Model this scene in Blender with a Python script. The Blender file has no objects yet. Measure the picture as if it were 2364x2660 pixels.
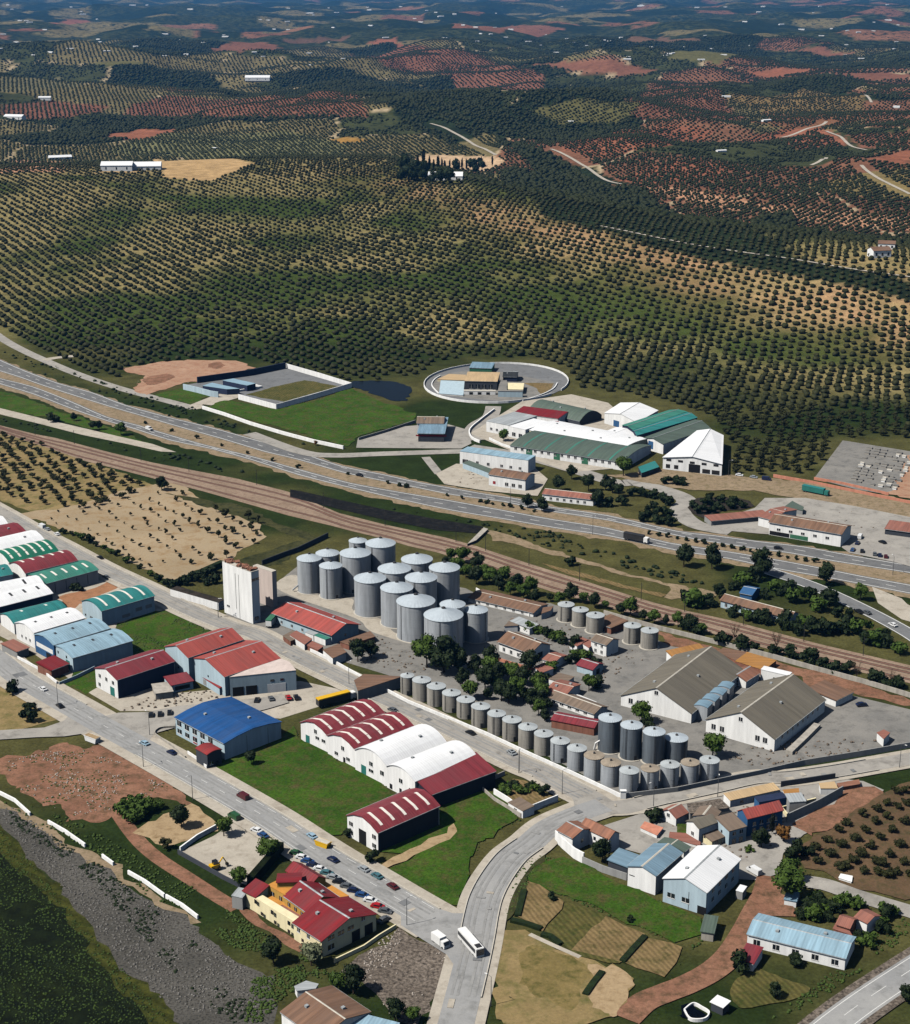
import bpy, bmesh, math, random
import numpy as np
from mathutils import Vector, Matrix
R = math.radians
scene = bpy.context.scene
COL = scene.collection
# ------------------------------------------------------------------ camera, sky, sun, exposure
CAMH, FPX, PW, PH = 258.0, 4275.0, 2364, 2660
PITCH = math.atan(1380 / FPX)
cd = bpy.data.cameras.new('camera'); cam = bpy.data.objects.new('camera', cd); COL.objects.link(cam)
cam.location = (0, 0, CAMH); cam.rotation_euler = (math.pi / 2 - PITCH, 0, 0)
cd.sensor_fit = 'VERTICAL'; cd.sensor_height = 24; cd.lens = FPX / PH * 24
cd.clip_start = 1; cd.clip_end = 200000
scene.camera = cam
SUN_EL, SUN_AZ = R(52), R(202)          # azimuth measured from +X: the sun stands to the left, a little behind the camera
w = bpy.data.worlds.new('World'); scene.world = w; w.use_nodes = True
nt = w.node_tree
sky = nt.nodes.new('ShaderNodeTexSky'); sky.sky_type = 'NISHITA'; sky.sun_disc = False
sky.sun_elevation = SUN_EL; sky.sun_rotation = math.pi / 2 - SUN_AZ
bg = nt.nodes['Background']; nt.links.new(sky.outputs[0], bg.inputs[0]); bg.inputs[1].default_value = 0.05
sd = bpy.data.lights.new('sun', 'SUN'); sun = bpy.data.objects.new('sun', sd); COL.objects.link(sun)
sd.energy = 5.0; sd.angle = R(0.5); sd.color = (1, .955, .88)
sv = Vector((math.cos(SUN_EL) * math.cos(SUN_AZ), math.cos(SUN_EL) * math.sin(SUN_AZ), math.sin(SUN_EL)))
sun.rotation_euler = sv.to_track_quat('Z', 'Y').to_euler(); sun.location = (-200, 300, 400)
scene.view_settings.view_transform = 'Standard'; scene.view_settings.look = 'None'
scene.view_settings.exposure = 0.0; scene.view_settings.gamma = 1
scene.render.engine = 'CYCLES'
scene.cycles.max_bounces = 4; scene.cycles.diffuse_bounces = 0; scene.cycles.glossy_bounces = 2
scene.cycles.transmission_bounces = 2; scene.cycles.volume_bounces = 0
# ------------------------------------------------------------------ helpers: photo measurement -> ground
cp, sp = math.cos(PITCH), math.sin(PITCH)
def ray(x, y):
    a = (x - PW / 2) / FPX; b = -(y - PH / 2) / FPX
    return Vector((a, cp + b * sp, -sp + b * cp))
def at(p, z=0.0):
    d = ray(*p); t = (z - CAMH) / d.z
    return Vector((d.x * t, d.y * t, z))
def proj(X, Y, Zz):
    zc = Y * cp - (Zz - CAMH) * sp; yc = Y * sp + (Zz - CAMH) * cp
    return PW / 2 + FPX * X / zc, PH / 2 - FPX * yc / zc
def hz(base, top_y):
    g = at(base); d = ray(base[0], top_y); return CAMH + d.z * g.y / d.y
def zone(x0, y0, s): return lambda x, y: (x0 + x / s, y0 + y / s)
D = zone(0, 0, 1 / 1.30105)
R3 = zone(0, 400, 1.5372); R4 = zone(1182, 400, 1.5372); R1 = zone(0, 0, 1.5372); R2 = zone(1182, 0, 1.5372)
R5 = zone(0, 850, 2.27125); R6 = zone(780, 880, 2.27125); R7 = zone(1564, 850, 2.27125); R8 = zone(0, 1300, 2.5957)
S1 = zone(560, 1340, 2.5957); S2 = zone(1160, 1340, 2.5957); S3 = zone(1664, 1340, 2.5957); S4 = zone(0, 1700, 2.5957)
S5 = zone(660, 1720, 2.5957); S6 = zone(1260, 1680, 2.5957); S7 = zone(1664, 1900, 2.5957); S8 = zone(0, 2060, 2.5957)
T1 = zone(560, 2160, 2.5957); T2 = zone(1160, 2160, 2.5957); T3 = zone(1764, 2160, 3.0283); T4 = zone(0, 1340, 5.1914)
T5 = zone(400, 1820, 4.5425); T6 = zone(540, 1380, 4.5425); T7 = zone(0, 900, 4.5425)
U1 = zone(580, 2200, 3.634); U2 = zone(1780, 2040, 5.1914); U3 = zone(1180, 1000, 4.5425); U4 = zone(1100, 920, 4.5425)
U5 = zone(1030, 380, 4.5425); U6 = zone(430, 930, 3.634); U7 = zone(1964, 1280, 4.5425); U8 = zone(1420, 1720, 6.0567)
def zz(z, *c):                       # zz(S4, x,y, x,y, ...) -> list of points
    return [z(c[i], c[i + 1]) for i in range(0, len(c), 2)]
# ------------------------------------------------------------------ terrain height
def h2(i, j, s):
    v = np.sin(i * 127.1 + j * 311.7 + s * 74.7) * 43758.5453
    return v - np.floor(v)
def vnoise(x, y, s=0):
    xi, yi = np.floor(x), np.floor(y); fx, fy = x - xi, y - yi
    fx = fx * fx * (3 - 2 * fx); fy = fy * fy * (3 - 2 * fy)
    a = h2(xi, yi, s); b = h2(xi + 1, yi, s); c = h2(xi, yi + 1, s); d = h2(xi + 1, yi + 1, s)
    return (a * (1 - fx) + b * fx) * (1 - fy) + (c * (1 - fx) + d * fx) * fy
def fbm(x, y, s=0, o=4):
    r = 0; a = .5
    for k in range(o):
        r = r + a * vnoise(x, y, s + k * 13); x = x * 2.03 + 7.1; y = y * 2.03 + 3.3; a *= .5
    return r / (1 - .5 ** o)
def sstep(t):
    t = np.clip(t, 0, 1); return t * t * (3 - 2 * t)
HC = 36.0
def foot(X): return np.interp(X, [-700, -100, 100, 300, 500, 900], [1250, 1230, 1215, 1040, 990, 960])
def crest(X): return np.interp(X, [-900, -500, -300, -100, -20, 75, 233, 395, 600, 900], [1950, 2080, 2130, 2190, 2000, 1780, 1540, 1390, 1320, 1280])
def hgt(X, Y):
    X = np.asarray(X, float); Y = np.asarray(Y, float)
    f = foot(X); c = crest(X)
    up = sstep((Y - f) / (c - f)); dn = sstep((Y - c) / 520)
    z = HC * up * (1 - .95 * dn) - 14 * dn
    z = z + up * (1 - dn) * 9 * (fbm(X / 260, Y / 320, 5, 2) - .5)
    far = sstep((Y - c - 120) / 1500)
    z = z + far * (190 * (fbm(X / 600 + 3, Y / 780, 11, 4) - .42)) + sstep((Y - 9000) / 9000) * 120 * (fbm(X / 3200, Y / 4200, 3, 3) - .35)
    return z
def atT(p, lift=0.0):                # where the sight line meets the terrain
    d = ray(*p); t0 = (60 - CAMH) / d.z if d.z < 0 else 100
    t = np.geomspace(max(t0 * .6, 300), 45000, 9000)
    below = CAMH + d.z * t < hgt(d.x * t, d.y * t)
    k = int(np.argmax(below)) if below.any() else len(t) - 1
    X, Y = d.x * t[k], d.y * t[k]
    return Vector((X, Y, float(hgt(X, Y)) + lift))
# ------------------------------------------------------------------ materials
def lin(r, g, b):
    f = lambda c: (c / 12.92 if c <= .04045 else ((c + .055) / 1.055) ** 2.4)
    return (f(r / 255), f(g / 255), f(b / 255))
MATS = {}
def mat(name, c, c2=None, var=.18, rough=.8, metal=0.0, scale=.35, stretch=(1, 1, 1), space='obj', speck=0.0, speck_c=None, speck_s=1.2, bump=0.0, spec=.3, detail=5, fine=0.0, stripes=None):
    if name in MATS: return MATS[name]
    m = bpy.data.materials.new(name); m.use_nodes = True; t = m.node_tree; N = t.nodes; Lk = t.links
    b = N['Principled BSDF']; b.inputs['Roughness'].default_value = rough; b.inputs['Metallic'].default_value = metal
    b.inputs['Specular IOR Level'].default_value = spec
    if space == 'obj':
        co = N.new('ShaderNodeTexCoord').outputs['Object']
    else:
        co = N.new('ShaderNodeNewGeometry').outputs['Position']
    mp = N.new('ShaderNodeMapping'); mp.inputs['Scale'].default_value = stretch; Lk.new(co, mp.inputs[0])
    n1 = N.new('ShaderNodeTexNoise'); n1.inputs['Scale'].default_value = scale; n1.inputs['Detail'].default_value = detail; n1.inputs['Roughness'].default_value = .62
    Lk.new(mp.outputs[0], n1.inputs['Vector'])
    rp = N.new('ShaderNodeValToRGB'); Lk.new(n1.outputs['Fac'], rp.inputs[0])
    if c2 is None:
        lo = tuple(max(0, x * (1 - var)) for x in c); hi = tuple(min(1, x * (1 + var)) for x in c)
    else: lo, hi = c, c2
    soft = .22 if space == 'world' else .36; rp.color_ramp.elements[0].position = soft; rp.color_ramp.elements[1].position = 1 - soft
    rp.color_ramp.elements[0].color = (*lo, 1); rp.color_ramp.elements[1].color = (*hi, 1)
    out = rp.outputs[0]
    if speck > 0:
        n2 = N.new('ShaderNodeTexNoise'); n2.inputs['Scale'].default_value = speck_s; n2.inputs['Detail'].default_value = 3
        Lk.new(co, n2.inputs['Vector'])
        r2 = N.new('ShaderNodeValToRGB'); r2.color_ramp.elements[0].position = .5 - speck * .12 + .02; r2.color_ramp.elements[1].position = .5 - speck * .12 + .24; n2.inputs['Detail'].default_value = 7; n2.inputs['Roughness'].default_value = .7
        Lk.new(n2.outputs['Fac'], r2.inputs[0])
        mx = N.new('ShaderNodeMix'); mx.data_type = 'RGBA'
        Lk.new(r2.outputs[0], mx.inputs[0]); mx.inputs[7].default_value = (*(speck_c or tuple(x * .5 for x in c)), 1); Lk.new(out, mx.inputs[6]); out = mx.outputs[2]
    def times(out, fac):
        vm = N.new('ShaderNodeVectorMath'); vm.operation = 'SCALE'; Lk.new(out, vm.inputs[0]); Lk.new(fac, vm.inputs['Scale']); return vm.outputs[0]
    if fine > 0:
        n4 = N.new('ShaderNodeTexNoise'); n4.inputs['Scale'].default_value = 1.3; n4.inputs['Detail'].default_value = 6; n4.inputs['Roughness'].default_value = .75; Lk.new(co, n4.inputs['Vector'])
        r4 = N.new('ShaderNodeMapRange'); r4.inputs[1].default_value = .28; r4.inputs[2].default_value = .72; r4.inputs[3].default_value = 1 - fine; r4.inputs[4].default_value = 1 + fine; Lk.new(n4.outputs['Fac'], r4.inputs[0]); out = times(out, r4.outputs[0])
    if stripes:
        ang, per, st = stripes; mp2 = N.new('ShaderNodeMapping'); mp2.inputs['Rotation'].default_value = (0, 0, ang); Lk.new(co, mp2.inputs[0])
        wv = N.new('ShaderNodeTexWave'); wv.inputs['Scale'].default_value = .314 / per; wv.inputs['Distortion'].default_value = 3.2; wv.inputs['Detail'].default_value = 3; wv.inputs['Detail Scale'].default_value = .9; Lk.new(mp2.outputs[0], wv.inputs['Vector'])
        r5 = N.new('ShaderNodeMapRange'); r5.inputs[3].default_value = 1 - st; r5.inputs[4].default_value = 1 + st * .6; Lk.new(wv.outputs['Fac'], r5.inputs[0]); out = times(out, r5.outputs[0])
    Lk.new(out, b.inputs['Base Color'])
    if bump > 0:
        n3 = N.new('ShaderNodeTexNoise'); n3.inputs['Scale'].default_value = scale * 6; n3.inputs['Detail'].default_value = 4; Lk.new(mp.outputs[0], n3.inputs['Vector'])
        bp = N.new('ShaderNodeBump'); bp.inputs['Strength'].default_value = bump; bp.inputs['Distance'].default_value = .5
        Lk.new(n3.outputs['Fac'], bp.inputs['Height']); Lk.new(bp.outputs[0], b.inputs['Normal'])
    MATS[name] = m; return m
def roofm(name, c, var=.22, rough=.6, metal=0.0, rib=1.0, dirt=.7):
    # sheet roofing: ribs run down the slope (local X), panels vary along the ridge (local Y)
    if name in MATS: return MATS[name]
    m = mat(name, c, var=var, rough=rough, metal=metal, scale=.5, stretch=(.10, 1.2, .1))
    t = m.node_tree; N = t.nodes; Lk = t.links; b = N['Principled BSDF']
    co = N.new('ShaderNodeTexCoord').outputs['Object']
    wv = N.new('ShaderNodeTexWave'); wv.bands_direction = 'Y'; wv.inputs['Scale'].default_value = .32 * rib; wv.inputs['Distortion'].default_value = .2; wv.inputs['Detail'].default_value = 1
    Lk.new(co, wv.inputs['Vector'])
    bp = N.new('ShaderNodeBump'); bp.inputs['Strength'].default_value = .35; bp.inputs['Distance'].default_value = .12
    Lk.new(wv.outputs['Fac'], bp.inputs['Height']); Lk.new(bp.outputs[0], b.inputs['Normal'])
    n = N.new('ShaderNodeTexNoise'); n.inputs['Scale'].default_value = .16; n.inputs['Detail'].default_value = 6; n.inputs['Roughness'].default_value = .7; mq = N.new('ShaderNodeMapping'); mq.inputs['Scale'].default_value = (.35, 1.6, .35); Lk.new(co, mq.inputs[0]); Lk.new(mq.outputs[0], n.inputs['Vector'])
    r = N.new('ShaderNodeValToRGB'); r.color_ramp.elements[0].position = .42; r.color_ramp.elements[1].position = .74; Lk.new(n.outputs['Fac'], r.inputs[0])
    mx = N.new('ShaderNodeMix'); mx.data_type = 'RGBA'; src = b.inputs['Base Color'].links[0].from_socket
    ml = N.new('ShaderNodeMath'); ml.operation = 'MULTIPLY'; ml.inputs[1].default_value = dirt; Lk.new(r.outputs[0], ml.inputs[0])
    Lk.new(ml.outputs[0], mx.inputs[0]); Lk.new(src, mx.inputs[6]); mx.inputs[7].default_value = (*tuple(x * .62 + .035 for x in c), 1)
    Lk.new(mx.outputs[2], b.inputs['Base Color'])
    return m
L = lin
roofm('red_sheet', L(126, 48, 55)); roofm('coral_sheet', L(160, 76, 68)); roofm('crimson_sheet', L(120, 27, 33)); roofm('teal_sheet', L(44, 124, 122))
roofm('green_sheet', L(22, 112, 88)); roofm('palegreen_sheet', L(60, 128, 112)); roofm('blue_sheet', L(26, 76, 132)); roofm('ltblue_sheet', L(142, 172, 188)); roofm('white_sheet', L(234, 235, 236), var=.05, dirt=.25)
roofm('grey_sheet', L(112, 106, 94), var=.2, rough=.8); roofm('palegrey_sheet', L(165, 170, 172)); roofm('brown_tile', L(120, 92, 74), var=.3, rib=2, rough=.85); roofm('terracotta', L(142, 98, 78), var=.32, rib=2, rough=.85)
roofm('pink_tile', L(146, 96, 82), var=.25, rib=2, rough=.85); roofm('greygreen_sheet', L(84, 98, 88), var=.2); roofm('sand_roof', L(196, 168, 128), var=.12); roofm('ochre_roof', L(170, 122, 66), var=.25); roofm('dark_sheet', L(40, 44, 46))
roofm('bluegrey_sheet', L(118, 146, 164)); roofm('bright_red', L(140, 44, 43)); roofm('grime_tile', L(120, 104, 90), var=.3, rib=2, rough=.9)
def wallm(name, c, var=.1, rough=.8): return mat(name, c, var=var, rough=rough, scale=.5, stretch=(1, 1, .12), detail=7)
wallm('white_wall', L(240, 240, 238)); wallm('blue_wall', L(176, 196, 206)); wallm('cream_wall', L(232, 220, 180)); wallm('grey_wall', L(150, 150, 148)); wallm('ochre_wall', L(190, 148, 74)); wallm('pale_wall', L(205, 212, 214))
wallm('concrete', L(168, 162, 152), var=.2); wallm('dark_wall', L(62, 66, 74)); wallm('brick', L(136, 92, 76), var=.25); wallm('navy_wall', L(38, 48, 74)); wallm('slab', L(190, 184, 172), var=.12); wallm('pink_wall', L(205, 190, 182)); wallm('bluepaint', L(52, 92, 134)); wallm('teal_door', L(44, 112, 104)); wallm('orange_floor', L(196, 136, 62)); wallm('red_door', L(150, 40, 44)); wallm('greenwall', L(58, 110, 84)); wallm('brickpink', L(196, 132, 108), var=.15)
wallm('inky_wall', L(34, 38, 50)); mat('glass', L(30, 34, 40), var=.3, rough=.15, spec=.6); mat('skylight', L(232, 226, 216), var=.08, rough=.5); mat('dark_open', L(18, 18, 20), rough=.9)
mat('steel', L(172, 177, 182), var=.18, rough=.5, metal=.12, scale=.5, stretch=(1.3, 1.3, .12)); mat('steel_dark', L(104, 112, 120), var=.32, rough=.5, metal=.2, scale=.4, stretch=(1.2, 1.2, .1)); mat('steel_roof', L(188, 198, 205), var=.06, rough=.42, metal=.15, scale=.6)
mat('steel_weather', L(158, 154, 146), var=.22, rough=.6, metal=.1, scale=.6, stretch=(1.2, 1.2, .12)); mat('rust_roof', L(152, 140, 124), var=.15, rough=.7, scale=.5); mat('weather_roof', L(178, 184, 186), var=.1, rough=.5, metal=.1)
mat('dark_metal', L(50, 50, 52), rough=.5); mat('tyre', L(22, 22, 23), rough=.9); mat('pole_metal', L(96, 98, 100), rough=.5, metal=.3); mat('white_paint', L(232, 232, 230), var=.05, rough=.6); mat('bark', L(70, 56, 44), rough=.95, var=.3)
# ground sheets
def gm(name, c, c2, scale=.05, speck=0, speck_c=None, speck_s=.9, bump=.3, stretch=(1, 1, 1), fine=.28, stripes=None):
    k_ = 1.0 if name == 'stripe' else .84
    c = tuple(x * k_ for x in c); c2 = tuple(x * k_ for x in c2); speck_c = tuple(x * k_ for x in speck_c) if speck_c else None
    return mat(name, c, c2, rough=.95, scale=scale, space='world', speck=speck, speck_c=speck_c, speck_s=speck_s, bump=bump, detail=10, spec=.1, stretch=stretch, fine=fine if bump > .1 else fine * .3, stripes=stripes)
gm('grass', L(34, 50, 22), L(66, 80, 36), .045, .3, L(88, 82, 52), .2, fine=.6); gm('lush', L(38, 68, 17), L(74, 104, 31), .07, .5, L(86, 80, 48), .2, fine=.6); gm('scrubgrass', L(50, 54, 30), L(88, 86, 54), .06, .5, L(34, 42, 22), .3); gm('darkgrass', L(15, 24, 11), L(36, 44, 18), .045, .5, L(11, 16, 9), .3, fine=.65, stripes=(-.95, 7, .25))
gm('bermgrass', L(50, 56, 20), L(84, 84, 36), .05, .5, L(30, 40, 14), .25, fine=.6, stripes=(-.95, 4, .25))
gm('asphalt', L(150, 151, 152), L(176, 175, 172), .05, .1, L(128, 128, 126), .12, bump=.05); gm('asphalt_old', L(154, 150, 144), L(186, 181, 172), .06, .2, L(132, 128, 122), .15, bump=.05); gm('asphalt_dark', L(112, 114, 116), L(140, 141, 142), .035, .1, L(104, 105, 106), .2, bump=.05); gm('highway', L(104, 105, 107), L(136, 136, 135), .04, .15, L(92, 93, 95), .2, bump=.05)
gm('asphalt_wear', L(144, 144, 143), L(170, 169, 166), .12, .3, L(136, 136, 134), .25, bump=.05); gm('pavement', L(178, 170, 156), L(206, 197, 182), .07, .2, L(160, 150, 136), .2, bump=.05, fine=.4); gm('yard', L(124, 123, 120), L(156, 152, 145), .06, .2, L(108, 107, 104), .16, bump=.08, fine=.4); gm('sand', L(166, 142, 110), L(192, 168, 132), .06, .3, L(140, 116, 84), .3, fine=.18); gm('tanfield', L(156, 138, 110), L(190, 170, 140), .03, .3, L(148, 118, 80), .12, fine=.14)
gm('redsoil', L(126, 88, 70), L(168, 126, 102), .06, .5, L(96, 78, 58), .25, fine=.35); gm('pinksoil', L(166, 130, 106), L(194, 158, 132), .06, .3, L(160, 112, 88), .2, fine=.16); gm('railbed', L(138, 118, 100), L(176, 154, 134), .06, .3, L(128, 102, 86), .4, fine=.2); gm('track', L(120, 88, 76), L(146, 112, 96), .2, 0, fine=.2); gm('tanverge', L(140, 122, 98), L(170, 150, 124), .07, .4, L(112, 102, 72), .3, fine=.25)
gm('rubble', L(88, 86, 80), L(136, 132, 125), .04, 1.0, L(38, 37, 34), 1.3, bump=.5, fine=.6); gm('rubble_soil', L(112, 102, 92), L(150, 138, 126), .08, .9, L(66, 60, 54), .9, bump=.5, fine=.6); gm('plough', L(116, 98, 66), L(150, 128, 90), .08, .3, L(88, 84, 48), .3, stripes=(-.42, 1.5, .22)); gm('plot_green', L(74, 78, 40), L(116, 104, 62), .07, .4, L(58, 70, 30), .3, stripes=(-.42, 1.6, .25)); gm('drygrass', L(132, 114, 76), L(166, 144, 102), .06, .5, L(104, 102, 58), .14, fine=.25); gm('plot_dry', L(112, 100, 58), L(150, 130, 86), .07, .5, L(84, 84, 42), .2); gm('orchard_soil', L(92, 74, 56), L(120, 96, 72), .06, .4, L(78, 74, 48), .25)
gm('water', L(5, 8, 16), L(8, 12, 22), .02, bump=0); gm('brownyard', L(160, 114, 84), L(182, 134, 100), .06, .3, L(140, 102, 74), .25, fine=.18); gm('ditch', L(16, 17, 19), L(34, 34, 34), .2, .3, L(50, 48, 44), .3); gm('mulch', L(46, 42, 38), L(72, 64, 58), .1, .5, L(34, 38, 28), .3); gm('stripe', L(206, 206, 202), L(230, 230, 226), .3, bump=0)
MATS['water'].node_tree.nodes['Principled BSDF'].inputs['Roughness'].default_value = .2
# ------------------------------------------------------------------ mesh helpers
def prop(o, label=None, cat=None, group=None, kind=None):
    if label: o['label'] = label
    if cat: o['category'] = cat
    if group: o['group'] = group
    if kind: o['kind'] = kind
    return o
def empty(name, loc, rz=0, label=None, cat=None, group=None):
    o = bpy.data.objects.new(name, None); o.empty_display_size = 1; COL.objects.link(o)
    o.location = loc; o.rotation_euler = (0, 0, rz); return prop(o, label, cat, group)
def link(name, me, m=None, parent=None, loc=None, rz=0):
    o = bpy.data.objects.new(name, me); COL.objects.link(o)
    if m is not None: me.materials.clear(); me.materials.append(MATS[m] if isinstance(m, str) else m)
    if parent: o.parent = parent
    if loc is not None: o.location = loc; o.rotation_euler = (0, 0, rz)
    return o
def mesh_from(bm, name='mesh', smooth=False):
    bmesh.ops.recalc_face_normals(bm, faces=bm.faces)
    me = bpy.data.meshes.new(name); bm.to_mesh(me); bm.free()
    if smooth: me.polygons.foreach_set('use_smooth', [True] * len(me.polygons))
    return me
def bm_box(bm, x0, x1, y0, y1, z0, z1, M=None):
    v = [bm.verts.new((x, y, z)) for z in (z0, z1) for x, y in ((x0, y0), (x1, y0), (x1, y1), (x0, y1))]
    if M: [setattr(q, 'co', M @ q.co) for q in v]
    for f in ((0, 3, 2, 1), (4, 5, 6, 7), (0, 1, 5, 4), (1, 2, 6, 5), (2, 3, 7, 6), (3, 0, 4, 7)): bm.faces.new([v[i] for i in f])
def bm_prism(bm, poly, axis_pts):    # poly: list of callables' coords at two ends
    a, b = axis_pts; n = len(a)
    va = [bm.verts.new(p) for p in a]; vb = [bm.verts.new(p) for p in b]
    bm.faces.new(va); bm.faces.new(list(reversed(vb)))
    for i in range(n):
        j = (i + 1) % n; bm.faces.new((va[j], va[i], vb[i], vb[j]))
def bm_lathe(bm, prof, n=24, M=None, cap0=True, cap1=True):
    rings = []
    for r, z in prof:
        rings.append([bm.verts.new((r * math.cos(2 * math.pi * k / n), r * math.sin(2 * math.pi * k / n), z)) for k in range(n)])
    for a, b in zip(rings, rings[1:]):
        for k in range(n):
            j = (k + 1) % n; bm.faces.new((a[k], a[j], b[j], b[k]))
    if cap0: bm.faces.new(list(reversed(rings[0])))
    if cap1: bm.faces.new(rings[-1])
    if M: bmesh.ops.transform(bm, matrix=M, verts=[v for r in rings for v in r])
def bm_tube(bm, a, b, r0, r1=None, n=6):
    a, b = Vector(a), Vector(b); d = (b - a); q = d.to_track_quat('Z', 'Y').to_matrix().to_4x4(); q.translation = a
    bm_lathe(bm, [(r0, 0), (r0 if r1 is None else r1, d.length)], n, q)
def copy_tree(o, parent=None):
    c = o.copy(); COL.objects.link(c)
    if parent: c.parent = parent
    for ch in o.children: copy_tree(ch, c)
    return c
def catmull(P, closed=False, n=6):
    P = [Vector(p) for p in P]; out = []; m = len(P)
    for i in range(m if closed else m - 1):
        if closed: p0, p1, p2, p3 = P[i - 1], P[i], P[(i + 1) % m], P[(i + 2) % m]
        else: p0, p1, p2, p3 = P[max(i - 1, 0)], P[i], P[i + 1], P[min(i + 2, m - 1)]
        for k in range(n):
            t = k / n
            out.append(.5 * ((2 * p1) + (p2 - p0) * t + (2 * p0 - 5 * p1 + 4 * p2 - p3) * t * t + (3 * p1 - p0 - 3 * p2 + p3) * t ** 3))
    if not closed: out.append(P[-1])
    return out
LAYER = [0]
def nextz():
    LAYER[0] += 1; return .02 + LAYER[0] * .004
NATURAL = ('grass', 'lush', 'scrubgrass', 'darkgrass', 'bermgrass', 'sand', 'tanfield', 'redsoil', 'pinksoil', 'tanverge', 'rubble', 'rubble_soil', 'plough', 'plot_green', 'plot_dry', 'drygrass', 'orchard_soil', 'brownyard', 'mulch', 'water')
def patch(name, pts, m, sm=False, z=None, jit=None):
    if jit is None: jit = (.7 if m in ('plough', 'plot_green') else 2.2) if m in NATURAL else 0
    W = [at(p) for p in pts]
    if sm: W = catmull(W, True, 5)
    if jit:                                    # ragged natural edge
        Q = []
        for i, p in enumerate(W):
            q = W[(i + 1) % len(W)]; k = max(1, int((q - p).length / 3.5))
            for j in range(k):
                r = p.lerp(q, j / k); e = jit * 2
                Q.append(r + Vector((float(vnoise(r.x / 5, r.y / 5, 3)) - .5 + .5 * (float(vnoise(r.x / 1.7, r.y / 1.7, 8)) - .5), float(vnoise(r.x / 5, r.y / 5, 4)) - .5 + .5 * (float(vnoise(r.x / 1.7, r.y / 1.7, 9)) - .5), 0)) * e)
        W = Q
    z = nextz() if z is None else z
    bm = bmesh.new(); vs = [bm.verts.new((p.x, p.y, z)) for p in W]
    f = bm.faces.new(vs); f.normal_update()
    if f.normal.z < 0: f.normal_flip()
    bmesh.ops.triangulate(bm, faces=[f])
    me = bpy.data.meshes.new(name); bm.to_mesh(me); bm.free()
    return prop(link(name, me, m), kind='structure')
def ribbon_pts(W, a, b):
    out = []
    for i, p in enumerate(W):
        d = (W[min(i + 1, len(W) - 1)] - W[max(i - 1, 0)]); d.z = 0; d.normalize(); n = Vector((-d.y, d.x, 0))
        out.append((p + n * a, p + n * b))
    return out
def ribbon(name, pts, width, m, off=0.0, z=None, raised=0.0, world=False, dash=None, terrain=False, n=6):
    W = catmull(pts if world else [at(p) for p in pts], False, n) if len(pts) > 2 else [Vector(p) if world else at(p) for p in pts]
    if terrain: W = catmull(pts, False, n)
    z = nextz() if z is None else z
    pr = ribbon_pts(W, off - width / 2, off + width / 2)
    bm = bmesh.new()
    if dash:                                   # resample to dashes
        on, gap = dash; s = 0; acc = []
        for (a0, b0), (a1, b1) in zip(pr, pr[1:]):
            ln = ((a1 + b1) / 2 - (a0 + b0) / 2).length; k = max(1, int(ln / 1.0))
            for i in range(k):
                t0, t1 = i / k, (i + 1) / k
                if (s + ln * t0) % (on + gap) < on:
                    q = [a0.lerp(a1, t0), a0.lerp(a1, t1), b0.lerp(b1, t1), b0.lerp(b1, t0)]
                    bm.faces.new([bm.verts.new((p.x, p.y, z)) for p in q])
            s += ln
    elif raised > 0:
        prev = None
        for a, b in pr:
            cur = [bm.verts.new((a.x, a.y, 0)), bm.verts.new((a.x, a.y, z + raised)), bm.verts.new((b.x, b.y, z + raised)), bm.verts.new((b.x, b.y, 0))]
            if prev:
                for i in range(3): bm.faces.new((prev[i], prev[i + 1], cur[i + 1], cur[i]))
            prev = cur
    else:
        prev = None
        for a, b in pr:
            za, zb = (a.z + z, b.z + z) if terrain else (z, z)
            cur = [bm.verts.new((a.x, a.y, za)), bm.verts.new((b.x, b.y, zb))]
            if prev: bm.faces.new((prev[0], prev[1], cur[1], cur[0]))
            prev = cur
    return prop(link(name, mesh_from(bm, name), m), kind='structure')
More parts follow.
